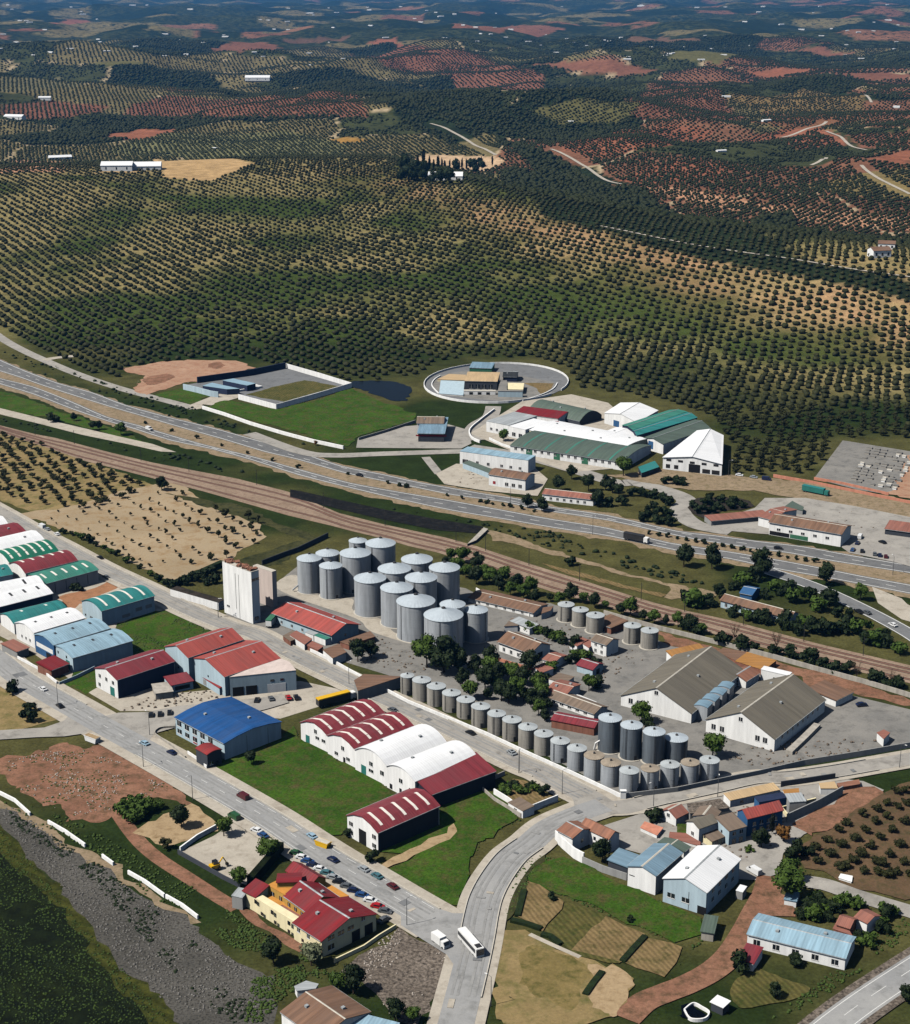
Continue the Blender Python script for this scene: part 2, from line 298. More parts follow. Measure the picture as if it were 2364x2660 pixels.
# ------------------------------------------------------------------ buildings
def profile(kind, rise):
    if kind == 'gable': return [(0, 0), (.5, rise), (1, 0)]
    if kind == 'arc': return [(i / 8, rise * (1 - (2 * i / 8 - 1) ** 2)) for i in range(9)]
    if kind == 'arc4': return [(0, 0), (.22, rise * .62), (.5, rise), (.78, rise * .62), (1, 0)]
    if kind == 'mono': return [(0, 0), (1, rise)]
    if kind == 'gambrel': return [(0, 0), (.3, rise * .75), (.5, rise), (.7, rise * .75), (1, 0)]
    return [(0, 0), (1, 0)]
WINM = {'w': 'glass', 'd': 'dark_open', 't': 'teal_door', 's': 'grey_wall', 'g': 'greenwall', 'r': 'red_door', 'b': 'bluepaint', 'm': 'dark_metal', 'n': 'inky_wall', 'c': 'navy_wall', 'p': 'white_paint'}
def hall(name, label, cat, p0, p1, p2, base=None, h=None, rise=2.0, prof='gable', roof='red_sheet', wall='white_wall', win=(), sky=0, sky_rng=(.1, .9), group=None, oh=.35, root=None, z0=0.0, W=None, LV=None, wall_parts=True, square=True, thick=.2, z_terr=False, skym='skylight'):
    """p0: near eave corner, p1: other end of the gable wall, p2: far end of the long wall (photo points at eave height)."""
    if h is None: h = hz((p0[0], base), p0[1])
    zt = 0.0
    if z_terr:
        b = atT((p0[0], base)) ; zt = b.z; A0 = Vector((b.x, b.y, 0)); h = h if z_terr is True else z_terr
    else: A0 = at(p0, h)
    B0 = at(p1, h + zt); C0 = at(p2, h + zt)
    A0 = Vector((A0.x, A0.y, 0)); u = Vector((B0.x - A0.x, B0.y - A0.y, 0)); v = Vector((C0.x - A0.x, C0.y - A0.y, 0))
    Wd = W or u.length; Ln = LV or v.length; u.normalize(); v.normalize()
    if square and abs(u.dot(v)) > .001:              # square the plan about its mean diagonal
        sgn = 1 if u.cross(v).z > 0 else -1
        ang = (math.atan2(u.y, u.x) + math.atan2(v.y, v.x) - sgn * math.pi / 2)
        a1 = math.atan2(u.y, u.x); a2 = math.atan2(v.y, v.x) - sgn * math.pi / 2
        d = (a2 - a1 + math.pi) % (2 * math.pi) - math.pi; a = a1 + d * .5
        u = Vector((math.cos(a), math.sin(a), 0)); v = Vector((-math.sin(a), math.cos(a), 0)) * sgn
    sg = 1 if u.cross(v).z > 0 else -1
    rz = math.atan2(u.y, u.x)
    loc = (A0.x, A0.y, zt)
    if root is None:
        E = empty(name, loc, rz, label, cat, group); off = Matrix.Identity(4)
    else:
        E = root; bpy.context.view_layer.update()
        off = E.matrix_world.inverted() @ (Matrix.Translation(loc) @ Matrix.Rotation(rz, 4, 'Z'))
    def put(nm, bm, m, par=None, smooth=False, lab=None):
        me = mesh_from(bm, nm, smooth)
        o = link(nm, me, m, par or E)
        if not par: o.matrix_local = off
        if lab: o['label'] = lab
        return o
    P = profile(prof, rise)
    pz = lambda f: float(np.interp(f, [q[0] for q in P], [q[1] for q in P]))
    wobj = None
    if wall_parts:
        bm = bmesh.new(); sec = [(0, z0), (Wd, z0)] + [(f * Wd, h + z - .02) for f, z in reversed(P)]
        bm_prism(bm, None, ([(a, 0, z) for a, z in sec], [(a, sg * Ln, z) for a, z in sec]))
        wobj = put('wall', bm, wall)
    # roof slab
    bm = bmesh.new(); ex = []
    s0 = (P[1][1] - P[0][1]) / ((P[1][0] - P[0][0]) * Wd); s1 = (P[-1][1] - P[-2][1]) / ((P[-1][0] - P[-2][0]) * Wd)
    ex = [(-oh, h - s0 * oh)] + [(f * Wd, h + z) for f, z in P[1:-1]] + [(Wd + oh, h + P[-1][1] + s1 * oh)]
    sec = [(a, z + .01) for a, z in ex] + [(a, z + thick) for a, z in reversed(ex)]
    bm_prism(bm, None, ([(a, -sg * oh, z) for a, z in sec], [(a, sg * (Ln + oh), z) for a, z in sec]))
    robj = put('roof', bm, roof)
    if prof == 'gable' and Wd > 6:
        bm = bmesh.new(); zr = h + rise + thick; bm_prism(bm, None, ([(Wd / 2 - .35, -sg * oh, zr - .1), (Wd / 2, -sg * oh, zr + .06), (Wd / 2 + .35, -sg * oh, zr - .1)], [(Wd / 2 - .35, sg * (Ln + oh), zr - .1), (Wd / 2, sg * (Ln + oh), zr + .06), (Wd / 2 + .35, sg * (Ln + oh), zr - .1)])); put('ridge', bm, 'slab' if 'tile' in roof or 'grey' in roof else 'palegrey_sheet', robj)
    if prof != 'flat' and Wd > 8 and wall_parts:
        for xx in (-oh - .12, Wd + oh - .02):
            bm = bmesh.new(); bm_box(bm, xx, xx + .14, min(0, sg * Ln), max(0, sg * Ln), h - .12 + (rise if prof == 'mono' and xx > 0 else 0), h + .06 + (rise if prof == 'mono' and xx > 0 else 0)); put('gutter', bm, 'palegrey_sheet', robj)
    if Wd > 11 and prof in ('gable', 'arc', 'arc4') and wall_parts and sky == 0:
        for k in range(max(2, int(Ln / 12))):
            bm = bmesh.new(); f = .3 if k % 2 else .68; vv = Ln * (k + .6) / (max(2, int(Ln / 12)) + .2); zv = h + pz(f) + thick; bm_box(bm, f * Wd - .45, f * Wd + .45, sg * vv - .45, sg * vv + .45, zv - .4, zv + .55); put('roof_vent', bm, 'palegrey_sheet', robj)
    for k in range(sky):
        vc = Ln * (k + .6) / (sky + .2); bm = bmesh.new()
        fs = [q for q in np.linspace(sky_rng[0], sky_rng[1], 9)] if prof.startswith('arc') else sorted(set([sky_rng[0], sky_rng[1]] + [q[0] for q in P if sky_rng[0] < q[0] < sky_rng[1]]))
        sec = [(f * Wd, h + pz(f) + thick - .05) for f in fs] + [(f * Wd, h + pz(f) + thick + .05) for f in reversed(fs)]
        bm_prism(bm, None, ([(a, sg * (vc - .5), z) for a, z in sec], [(a, sg * (vc + .5), z) for a, z in sec]))
        put('skylight', bm, skym, robj)
    for spec in win:
        face, n, zc, ww, wh = spec[:5]; t0, t1 = spec[5:7] if len(spec) > 6 else (.1, .9); kd = spec[7] if len(spec) > 7 else 'w'
        tot = Wd if face == 'u' else Ln
        if ww < 0: ww = -ww * tot
        if wh < 0: wh = -wh * h
        for i in range(n):
            c = tot * (t0 + (t1 - t0) * ((i + .5) / n)); zb = zc
            nm = 'sign_board' if kd == 'p' else 'side_panel' if kd in 'nc' else 'door' if kd in 'dtgrsb' and zc < .3 else 'window'  # the near-black and navy kinds are dark panels covering one side wall
            bm = bmesh.new()
            if face == 'u': bm_box(bm, c - ww / 2, c + ww / 2, -sg * .05, sg * .1, zb, zb + wh)
            else: bm_box(bm, -.05, .1, sg * (c - ww / 2), sg * (c + ww / 2), zb, zb + wh)
            o = put(nm, bm, WINM[kd])
            if kd == 'w' and ww > 1.0:
                bm = bmesh.new(); fr = .12
                for (a0, a1, b0, b1) in ((-ww / 2 - fr, ww / 2 + fr, zb - fr * 1.5, zb), (-.05, .05, zb, zb + wh)):
                    if face == 'u': bm_box(bm, c + a0, c + a1, -sg * .12, -sg * .02, b0, b1)
                    else: bm_box(bm, -.12, -.02, sg * (c + a0), sg * (c + a1), b0, b1)
                put('frame', bm, 'white_paint', o)
    E['dim'] = [Wd, Ln, h]
    return E
def qhall(name, label, cat, fl, fr, br, bl, h, rise, roof, wall, base=None):
    # tapered hall: four eave corners, ridge from the middle of the front to the middle of the back
    if base: h = hz((fr[0], base), fr[1])
    W = [at(p, h) for p in (fl, fr, br, bl)]; c = sum(W, Vector()) / 4; c.z = 0; E = empty(name, c, 0, label, cat)
    Q = [Vector((p.x - c.x, p.y - c.y, 0)) for p in W]; m0, m1 = (Q[0] + Q[1]) / 2, (Q[2] + Q[3]) / 2; U = Vector((0, 0, 1))
    bm = bmesh.new(); lo = [bm.verts.new(q) for q in Q]; hi = [bm.verts.new(q + U * (h - .02)) for q in Q]; r0 = bm.verts.new(m0 + U * (h + rise - .02)); r1 = bm.verts.new(m1 + U * (h + rise - .02))
    for f in ((lo[0], lo[1], hi[1], r0, hi[0]), (lo[1], lo[2], hi[2], hi[1]), (lo[2], lo[3], hi[3], r1, hi[2]), (lo[3], lo[0], hi[0], hi[3]), (hi[0], r0, r1, hi[3]), (hi[1], hi[2], r1, r0), (lo[3], lo[2], lo[1], lo[0])): bm.faces.new(f)
    link('wall', mesh_from(bm), wall, E); bm = bmesh.new(); k = 1.02
    for a_, b_, ra, rb in ((Q[0], Q[3], m0, m1), (Q[1], Q[2], m0, m1)):
        bm_prism(bm, None, ([a_ * k + U * (h + .02), b_ * k + U * (h + .02), rb * k + U * (h + rise + .02), ra * k + U * (h + rise + .02)], [a_ * k + U * (h + .2), b_ * k + U * (h + .2), rb * k + U * (h + rise + .2), ra * k + U * (h + rise + .2)]))
    link('roof', mesh_from(bm), roof, E); bm = bmesh.new(); bm_tube(bm, m0 * k + U * (h + rise + .2), m1 * k + U * (h + rise + .2), .2, None, 5); link('ridge', mesh_from(bm), 'palegrey_sheet', E); E['h'] = h
    return E
def block(name, label, cat, pts, h, wall='white_wall', roof='slab', group=None, root=None, par=.0, base=None, slope=0.0):
    """free-plan block: pts are photo points of its top outline at height h"""
    W = [at(p, h) for p in pts]; c = sum(W, Vector()) / len(W); c.z = 0
    E = root or empty(name, c, 0, label, cat, group)
    if root: bpy.context.view_layer.update(); o = root.matrix_world.inverted()
    area = sum(a.x * b.y - b.x * a.y for a, b in zip(W, W[1:] + W[:1]))
    if area < 0: W = W[::-1]
    loc = [Vector((p.x - c.x, p.y - c.y, 0)) for p in W]
    if root: loc = [o @ Vector((p.x, p.y, 0)) for p in W]
    bm = bmesh.new(); bm_prism(bm, None, ([(p.x, p.y, 0) for p in loc], [(p.x, p.y, h - .02) for p in loc])); link('wall', mesh_from(bm), wall, E)
    k = 1.0 + (.2 / max(1, loc[0].length)) if not root else 1.0
    if par > 0:                                 # parapet ring around a sunken flat roof
        bm = bmesh.new(); n = len(loc); cc = sum(loc, Vector()) / n; inn = [cc + (p - cc) * (1 - .35 / max(1, (p - cc).length)) for p in loc]
        for i in range(n):
            j = (i + 1) % n; q = [loc[i], loc[j], inn[j], inn[i]]
            bm_prism(bm, None, ([(p.x, p.y, h + .0) for p in q], [(p.x, p.y, h + par) for p in q]))
        link('parapet', mesh_from(bm), wall, E)
    bm = bmesh.new(); bm_prism(bm, None, ([(p.x * k, p.y * k, h) for p in loc], [(p.x * k, p.y * k, h + .12) for p in loc])); link('roof', mesh_from(bm), roof, E)
    return E
def wallrun(name, label, pts, h=2.0, th=.3, m='white_wall', cat='wall', world=False, sm=False, posts=0, cap=None):
    W = [Vector(p) if world else at(p) for p in pts]
    if sm: W = catmull(W, False, 6)
    pr = ribbon_pts(W, -th / 2, th / 2); o0 = W[0]
    bm = bmesh.new(); prev = None
    for (a, b), p in zip(pr, W):
        zb = p.z if world else 0; a = a - o0; b = b - o0
        cur = [bm.verts.new((a.x, a.y, zb - (.5 if world else 0) - (o0.z if world else 0))), bm.verts.new((a.x, a.y, zb + h - (o0.z if world else 0))), bm.verts.new((b.x, b.y, zb + h - (o0.z if world else 0))), bm.verts.new((b.x, b.y, zb - (.5 if world else 0) - (o0.z if world else 0)))]
        if prev:
            for i in range(3): bm.faces.new((prev[i], prev[i + 1], cur[i + 1], cur[i]))
        else: bm.faces.new(cur)
        prev = cur
    bm.faces.new(prev)
    return prop(link(name, mesh_from(bm, name), m, None, o0 if world else Vector((o0.x, o0.y, 0))), label, cat)
# ------------------------------------------------------------------ terrain
def inpoly(X, Y, poly):
    r = np.zeros(X.shape, bool); n = len(poly)
    for i in range(n):
        x1, y1 = poly[i]; x2, y2 = poly[(i + 1) % n]
        if y1 == y2: continue
        c = ((y1 > Y) != (y2 > Y)) & (X < (x2 - x1) * (Y - y1) / (y2 - y1) + x1); r ^= c
    return r
def wpoly(c):
    P = [atT(D(c[i], c[i + 1])) for i in range(0, len(c), 2)]
    return [(p.x, p.y) for p in P]
RED = L(124, 84, 66); REDB = L(140, 90, 68); TAN = L(176, 146, 104); OLV = L(96, 92, 56); DKG = L(46, 56, 36); PINK = L(182, 138, 108); OCH = L(160, 122, 62)
FIELDS = [  # display-coordinate outlines, colour, trees (0 none, 1 rows, 2 dense)
    ((1240, 222, 1290, 175, 1350, 165, 1440, 185, 1495, 238, 1380, 243), RED, 1), ((1115, 300, 1180, 275, 1330, 247, 1425, 262, 1330, 292, 1200, 314), REDB, 1),
    ((1225, 362, 1310, 330, 1400, 315, 1495, 335, 1400, 362, 1260, 370), REDB, 1), ((1275, 374, 1380, 377, 1600, 418, 1817, 433, 1817, 458, 1600, 442, 1400, 407), PINK, 1),
    ((1485, 282, 1560, 255, 1640, 250, 1690, 290, 1600, 300), REDB, 1), ((1690, 268, 1817, 262, 1817, 300, 1720, 296), RED, 1), ((1720, 318, 1817, 300, 1817, 330), REDB, 0),
    ((735, 85, 790, 75, 835, 85, 790, 90), REDB, 0), ((700, 105, 860, 95, 960, 110, 1090, 150, 1060, 185, 900, 150, 760, 125), RED, 1), ((1040, 130, 1180, 122, 1310, 140, 1290, 148, 1150, 142), RED, 0),
    ((240, 230, 330, 190, 520, 195, 700, 185, 735, 235, 500, 235), RED, 1), ((0, 207, 100, 200, 220, 215, 150, 232, 0, 228), RED, 1), ((203, 277, 270, 258, 357, 257, 330, 275, 270, 279), REDB, 0),
    ((650, 281, 690, 273, 737, 280, 690, 286), OCH, 0), ((1490, 145, 1560, 135, 1625, 140, 1560, 153), REDB, 0), ((1640, 150, 1817, 147, 1817, 155, 1700, 154), RED, 0),
    ((815, 322, 850, 308, 990, 312, 1008, 322, 965, 342, 900, 335), L(188, 160, 128), 0), ((0, 345, 30, 320, 150, 322, 120, 345), PINK, 1), ((270, 322, 320, 318, 510, 328, 420, 362, 330, 356), TAN, 0), ((190, 345, 270, 335, 280, 345), TAN, 0),
    ((1060, 220, 1160, 195, 1290, 205, 1240, 245, 1120, 250), OLV, 1), ((1450, 190, 1600, 175, 1740, 190, 1700, 235, 1500, 215), L(120, 100, 66), 1), ((1690, 180, 1817, 175, 1817, 200), RED, 1),
    ((210, 305, 330, 265, 580, 262, 700, 290, 560, 315, 400, 318), L(112, 110, 76), 1), ((0, 160, 120, 148, 180, 165, 100, 180, 0, 182), L(110, 104, 76), 1),
    ((1600, 370, 1817, 335, 1817, 400, 1700, 392), L(126, 110, 70), 1), ((80, 42, 130, 38, 180, 42, 120, 46), REDB, 0), ((900, 56, 1020, 52, 1130, 60, 1000, 68), RED, 0), ((420, 95, 500, 85, 560, 95, 480, 108), RED, 0), ((1330, 118, 1450, 105, 1560, 118, 1440, 130), OLV, 0), ((560, 78, 700, 70, 640, 90), L(100, 76, 60), 0), ((1240, 80, 1320, 72, 1400, 82), L(110, 84, 66), 0), ((0, 60, 60, 55, 90, 62), RED, 0),
    ((1560, 100, 1640, 92, 1720, 104, 1640, 112), RED, 0), ((180, 128, 260, 122, 300, 130, 220, 134), OLV, 0),
    ((1480, 245, 1590, 228, 1730, 232, 1690, 250, 1560, 256), L(120, 84, 60), 1), ((860, 190, 960, 178, 1000, 200, 900, 210), L(70, 62, 44), 1)]
FIELDS = [(wpoly(c), col, t) for c, col, t in FIELDS]
WOODS = [wpoly(c) for c in [(540, 150, 700, 140, 960, 180, 1010, 250, 900, 290, 800, 240, 620, 180), (1000, 335, 1290, 380, 1600, 520, 1817, 560, 1817, 600, 1400, 520, 1080, 430), (1500, 440, 1580, 425, 1640, 470, 1560, 490), (980, 260, 1150, 330, 1280, 370, 1100, 360)]]
def cells(X, Y):
    wx = X + 90 * (fbm(X / 240, Y / 240, 61, 2) - .5); wy = Y + 130 * (fbm(X / 240, Y / 240, 67, 2) - .5); gx, gy = wx / 250, wy / 360; ix, iy = np.floor(gx), np.floor(gy)
    d1 = np.full(X.shape, 1e9); d2 = d1.copy(); a1 = np.zeros(X.shape); b1 = a1.copy()
    for i in (-1, 0, 1):
        for j in (-1, 0, 1):
            cx, cy = ix + i, iy + j; px = (cx + .15 + .7 * h2(cx, cy, 1)) * 250; py = (cy + .15 + .7 * h2(cx, cy, 2)) * 360; d = np.hypot(wx - px, (wy - py) * .8)
            c = d < d1; d2 = np.where(c, d1, np.minimum(d2, d)); a1 = np.where(c, h2(cx, cy, 5), a1); b1 = np.where(c, h2(cx, cy, 6), b1); d1 = np.where(c, d, d1)
    return a1, b1, d2 - d1
def soil(X, Y):
    n1 = fbm(X / 90, Y / 90, 21, 4); n2 = fbm(X / 420, Y / 700, 31, 3); n3 = fbm(X / 30, Y / 30, 41, 3)
    shp = X.shape
    def C(c): return np.broadcast_to(np.array(c), shp + (3,))
    def mixc(a, b, t): return a + (b - a) * np.clip(t, 0, 1)[..., None]
    near = mixc(C(L(38, 50, 22)), C(L(78, 76, 44)), (n1 - .42) * 5)
    hill = mixc(C(L(62, 74, 32)), C(L(132, 120, 80)), (n1 - .36) * 4 + (n2 - .5) * 2)
    ridge = np.exp(-((Y - (foot(X) + (crest(X) - foot(X)) * np.interp(X, [-400, 0, 400], [.95, .78, .45]))) / 110) ** 2)
    hill = mixc(hill, C(L(182, 142, 108)), ridge * .65 * (n3 * 1.5 - .1) * np.clip((X + 250) / 250, .15, 1))
    r1, r2, edge = cells(X, Y); rb = np.clip(X / np.maximum(Y, 1) * 1.6 + .42, .12, .9) * np.where(Y > 5200, .3, 1.0); vall = (Y - crest(X)) < 330
    ty = np.where(r1 < .27, 3, np.where(r1 < .27 + .5 * rb, 1, np.where(r1 < np.where(Y > 6000, .5, .82), 4, np.where(r1 < .985, 2, 5)))); ty = np.where(vall, np.where(r1 < .45, 3, 2), ty)
    far = np.zeros(shp + (3,))
    for k, c_ in ((1, L(120, 84, 64)), (2, L(62, 66, 40)), (3, L(42, 52, 30)), (4, L(112, 102, 70)), (5, L(136, 98, 72))): far = np.where((ty == k)[..., None], C(c_), far)
    far = far * (.72 + .56 * n3)[..., None]; far = np.where(((ty == 1) & (r2 > .7))[..., None], far * np.array([1.15, 1.2, 1.2]), far)
    path = (edge < 5.5) & (r2 > .45) & (Y < 6500) & ~vall; far = np.where(path[..., None], C(L(170, 152, 122)), far)
    f = foot(X); c = crest(X)
    a = sstep((Y - f + 60) / 90); b = sstep((Y - c) / 90)
    col = near * (1 - a[..., None]) + hill * a[..., None]; col = col * (1 - b[..., None]) + far * b[..., None]
    veg = np.where(b > .5, np.choose(ty, [.2, .12, .3, .5, .14, .0]), 0.0) * np.ones(shp)
    tr = np.where(b > .5, np.where(path, 0, np.choose(ty, [0, 1, 2, 3, 1, 0])), np.where(a > .5, 1, 0)); ori = (r2 * 2.999).astype(int)
    for P, cc, t in FIELDS:
        m = inpoly(X, Y, P); cm = C(cc) * (.82 + .36 * n3)[..., None]
        col = np.where(m[..., None], cm, col); veg = np.where(m, .0 if t == 0 else .15, veg); tr = np.where(m, t, tr)
    for P in WOODS:
        m = inpoly(X, Y, P); col = np.where(m[..., None], C(L(40, 50, 30)), col); tr = np.where(m, 3, tr); veg = np.where(m, .5, veg)
    veg = np.where(Y > 6500, np.clip(veg + .22, 0, .62), veg)
    return col, veg, tr, ori
rows = [100 * 1.0062 ** k for k in range(1000)]
rows = [r for r in rows if r < 47000]
ss = np.linspace(-1, 1, 430); ss = np.sign(ss) * np.abs(ss) ** 1.25 * .72
Yg, Sg = np.meshgrid(np.array(rows), ss, indexing='ij'); Xg = Sg * (Yg + 350)
Zg = hgt(Xg, Yg); colr, vegr, _, _ = soil(Xg, Yg)
nr, nc = Yg.shape
me = bpy.data.meshes.new('ground'); V = np.stack([Xg, Yg, Zg], -1).reshape(-1, 3)
idx = np.arange(nr * nc).reshape(nr, nc); F = np.stack([idx[:-1, :-1], idx[:-1, 1:], idx[1:, 1:], idx[1:, :-1]], -1).reshape(-1, 4)
def np_mesh(me, V, F):
    k = F.shape[1]
    me.vertices.add(len(V)); me.vertices.foreach_set('co', V.astype(np.float32).ravel())
    me.loops.add(F.size); me.loops.foreach_set('vertex_index', F.astype(np.int32).ravel())
    me.polygons.add(len(F)); me.polygons.foreach_set('loop_start', np.arange(0, F.size, k, dtype=np.int32))
    me.update(calc_edges=True)
np_mesh(me, V, F)
at_ = me.color_attributes.new('soil', 'FLOAT_COLOR', 'POINT')
at_.data.foreach_set('color', np.concatenate([colr.reshape(-1, 3), vegr.reshape(-1, 1)], 1).astype(np.float32).ravel())
me.polygons.foreach_set('use_smooth', [True] * len(me.polygons))
m = bpy.data.materials.new('terrain'); m.use_nodes = True; t = m.node_tree; N = t.nodes; Lk = t.links; b = N['Principled BSDF']; b.inputs['Roughness'].default_value = 1; b.inputs['Specular IOR Level'].default_value = .05
ca = N.new('ShaderNodeVertexColor'); ca.layer_name = 'soil'; po = N.new('ShaderNodeNewGeometry')
def nz(scale, det, lo, hi):
    n = N.new('ShaderNodeTexNoise'); n.inputs['Scale'].default_value = scale; n.inputs['Detail'].default_value = det; n.inputs['Roughness'].default_value = .65; Lk.new(po.outputs['Position'], n.inputs['Vector'])
    r = N.new('ShaderNodeMapRange'); r.inputs[1].default_value = lo; r.inputs[2].default_value = hi; Lk.new(n.outputs['Fac'], r.inputs[0]); return n, r
_, r1 = nz(.09, 8, .3, .7); r1.inputs[3].default_value = .66; r1.inputs[4].default_value = 1.34
mx = N.new('ShaderNodeVectorMath'); mx.operation = 'SCALE'; Lk.new(ca.outputs['Color'], mx.inputs[0]); Lk.new(r1.outputs[0], mx.inputs['Scale'])
nf, rf = nz(.85, 6, .3, .7); nf.inputs['Roughness'].default_value = .75; rf.inputs[3].default_value = .55; rf.inputs[4].default_value = 1.45
mxf = N.new('ShaderNodeVectorMath'); mxf.operation = 'SCALE'; Lk.new(mx.outputs[0], mxf.inputs[0]); Lk.new(rf.outputs[0], mxf.inputs['Scale']); mx = mxf
n2, _ = nz(.035, 6, .3, .7); n2.inputs['Roughness'].default_value = .7
sb = N.new('ShaderNodeMath'); sb.operation = 'SUBTRACT'; Lk.new(ca.outputs['Alpha'], sb.inputs[0])
nn = N.new('ShaderNodeMapRange'); nn.inputs[1].default_value = .3; nn.inputs[2].default_value = .7; Lk.new(n2.outputs['Fac'], nn.inputs[0]); Lk.new(nn.outputs[0], sb.inputs[1])
ml = N.new('ShaderNodeMapRange'); ml.inputs[1].default_value = -.04; ml.inputs[2].default_value = .05; Lk.new(sb.outputs[0], ml.inputs[0])
m2 = N.new('ShaderNodeMix'); m2.data_type = 'RGBA'; Lk.new(ml.outputs[0], m2.inputs[0]); Lk.new(mx.outputs[0], m2.inputs[6]); m2.inputs[7].default_value = (*L(30, 38, 24), 1)
Lk.new(m2.outputs[2], b.inputs['Base Color'])
prop(link('ground', me, m), kind='structure')
# ------------------------------------------------------------------ haze
bm = bmesh.new(); bm_box(bm, -46000, 46000, -400, 60000, -160, 300)
hm = bpy.data.materials.new('haze'); hm.use_nodes = True; hn = hm.node_tree; hn.nodes.remove(hn.nodes['Principled BSDF'])
pv = hn.nodes.new('ShaderNodeVolumePrincipled'); pv.inputs['Density'].default_value = 2.8e-5; pv.inputs['Color'].default_value = (.10, .42, .98, 1); pv.inputs['Anisotropy'].default_value = .1
hn.links.new(pv.outputs[0], hn.nodes['Material Output'].inputs['Volume'])
prop(link('haze', mesh_from(bm, 'haze'), hm), kind='stuff')
# ------------------------------------------------------------------ ground patches (laid in order, each a little above the last)
patch('embankment', zz(S8, -300, 100, 0, 200, 250, 480, 560, 860, 870, 1190, 1250, 1560, 1400, 1760, -300, 1760), 'darkgrass')
patch('embankment_crest', zz(S8, -300, 100, 0, 190, 260, 470, 570, 840, 890, 1190, 1280, 1560, 1400, 1760, 1130, 1760, 900, 1400, 540, 960, 200, 560, -300, 180), 'bermgrass')
patch('rubble_ground', zz(S8, -100, 60, 0, 80, 150, 130, 330, 260, 560, 400, 760, 550, 1000, 720, 1250, 860, 1420, 1010, 1740, 1200, 1817, 1270, 1817, 1700, 1330, 1700, 1100, 1420, 870, 1190, 560, 840, 250, 460, 0, 190, -100, 110), 'rubble', True)
patch('dirt_track', zz(S8, -60, 20, 0, 40, 150, 100, 330, 210, 480, 330, 700, 450, 900, 600, 1150, 760, 1330, 870, 1280, 880, 1100, 770, 850, 610, 620, 470, 420, 350, 200, 190, 0, 90), 'tanverge')
patch('bare_soil', zz(S4, -60, 700, 150, 690, 280, 640, 480, 610, 620, 630, 760, 620, 960, 760, 1150, 880, 1270, 990, 1180, 980, 1060, 950, 850, 1000, 740, 1060, 720, 1120, 480, 1110, 400, 1010, 250, 1000, 130, 890, 0, 850), 'redsoil', True)
ribbon('dirt_track', zz(S8, 760, 80, 860, 230, 960, 350, 1080, 450, 1250, 560, 1450, 690, 1600, 780), 5, 'redsoil')
patch('vegetable_garden', zz(S4, 915, 1195, 1000, 1140, 1180, 1050, 1300, 1010, 1450, 1100, 1440, 1180, 1230, 1280, 1110, 1290), 'sand')
patch('yard', zz(S8, 1210, 400, 1440, 290, 1640, 160, 1817, 250, 1817, 380, 1720, 560, 1660, 620, 1480, 570), 'pavement')
patch('rubble_lot', zz(T1, 1060, 770, 1230, 660, 1400, 750, 1560, 850, 1520, 1080, 1470, 1200, 1380, 1300, 1200, 1260, 1080, 1080, 960, 960, 820, 930), 'rubble_soil')
patch('bare_soil', zz(T1, 180, 500, 330, 590, 560, 740, 710, 830, 690, 880, 480, 790, 250, 640, 130, 560), 'redsoil')
# industrial block, left
patch('yard', zz(D, -60, 1010, 20, 1030, 120, 1085, 250, 1160, 330, 1210, 420, 1255, 330, 1300, 345, 1385, 600, 1360, 720, 1385, 560, 1435, 380, 1420, 240, 1420, 180, 1385, 60, 1300, -60, 1240), 'pavement')
patch('brown_yard', zz(R8, 390, 650, 640, 590, 760, 545, 850, 580, 560, 690, 480, 740, 430, 700), 'brownyard')
patch('grass_lot', zz(R8, 760, 860, 1050, 740, 1180, 740, 1420, 880, 1330, 930, 1120, 1000, 1080, 1030, 880, 1040), 'lush')
patch('grass_lot', zz(S4, 430, 190, 510, 120, 640, 90, 650, 225, 560, 265), 'lush')
patch('dry_lot', zz(S4, -80, 120, 20, 150, 200, 270, 400, 395, 420, 420, 300, 470, 0, 520, -80, 520), 'drygrass')
# grove field and tan field by the railway
patch('orchard_floor', zz(R5, -60, 590, 60, 610, 280, 690, 480, 790, 640, 830, 920, 930, 870, 1000, 600, 1060, 330, 1090, 200, 1100, 0, 1010, -60, 980), 'drygrass')
patch('tan_field', zz(R8, 100, 90, 300, 70, 560, 20, 800, -60, 1180, -140, 1360, 0, 1560, 50, 1760, 110, 1780, 260, 1500, 420, 1160, 545, 1020, 480, 640, 280, 280, 140), 'tanfield')
patch('grass_verge', zz(D, 330, 985, 480, 1010, 640, 1080, 560, 1125, 430, 1155, 350, 1160, 610, 1075), 'scrubgrass')
# silo yard
patch('yard', zz(D, 420, 1245, 545, 1170, 595, 1130, 740, 1140, 930, 1175, 960, 1190, 1100, 1205, 1330, 1285, 1560, 1355, 1830, 1420, 1900, 1440, 1900, 1478, 1440, 1555, 1240, 1586, 1000, 1462, 780, 1350, 600, 1295), 'yard')
patch('yard_apron', zz(S1, 400, 470, 540, 400, 700, 540, 920, 560, 930, 640, 1120, 700, 1210, 790, 1400, 860, 1440, 900, 1100, 800, 1020, 760, 940, 690, 560, 560), 'pavement', True)
patch('dry_verge', zz(S3, 100, 770, 400, 860, 900, 980, 1300, 1080, 1817, 1230, 1900, 1300, 1400, 1200, 1150, 1170, 1100, 1080, 800, 1030, 640, 1000, 430, 890, 180, 880), 'redsoil')
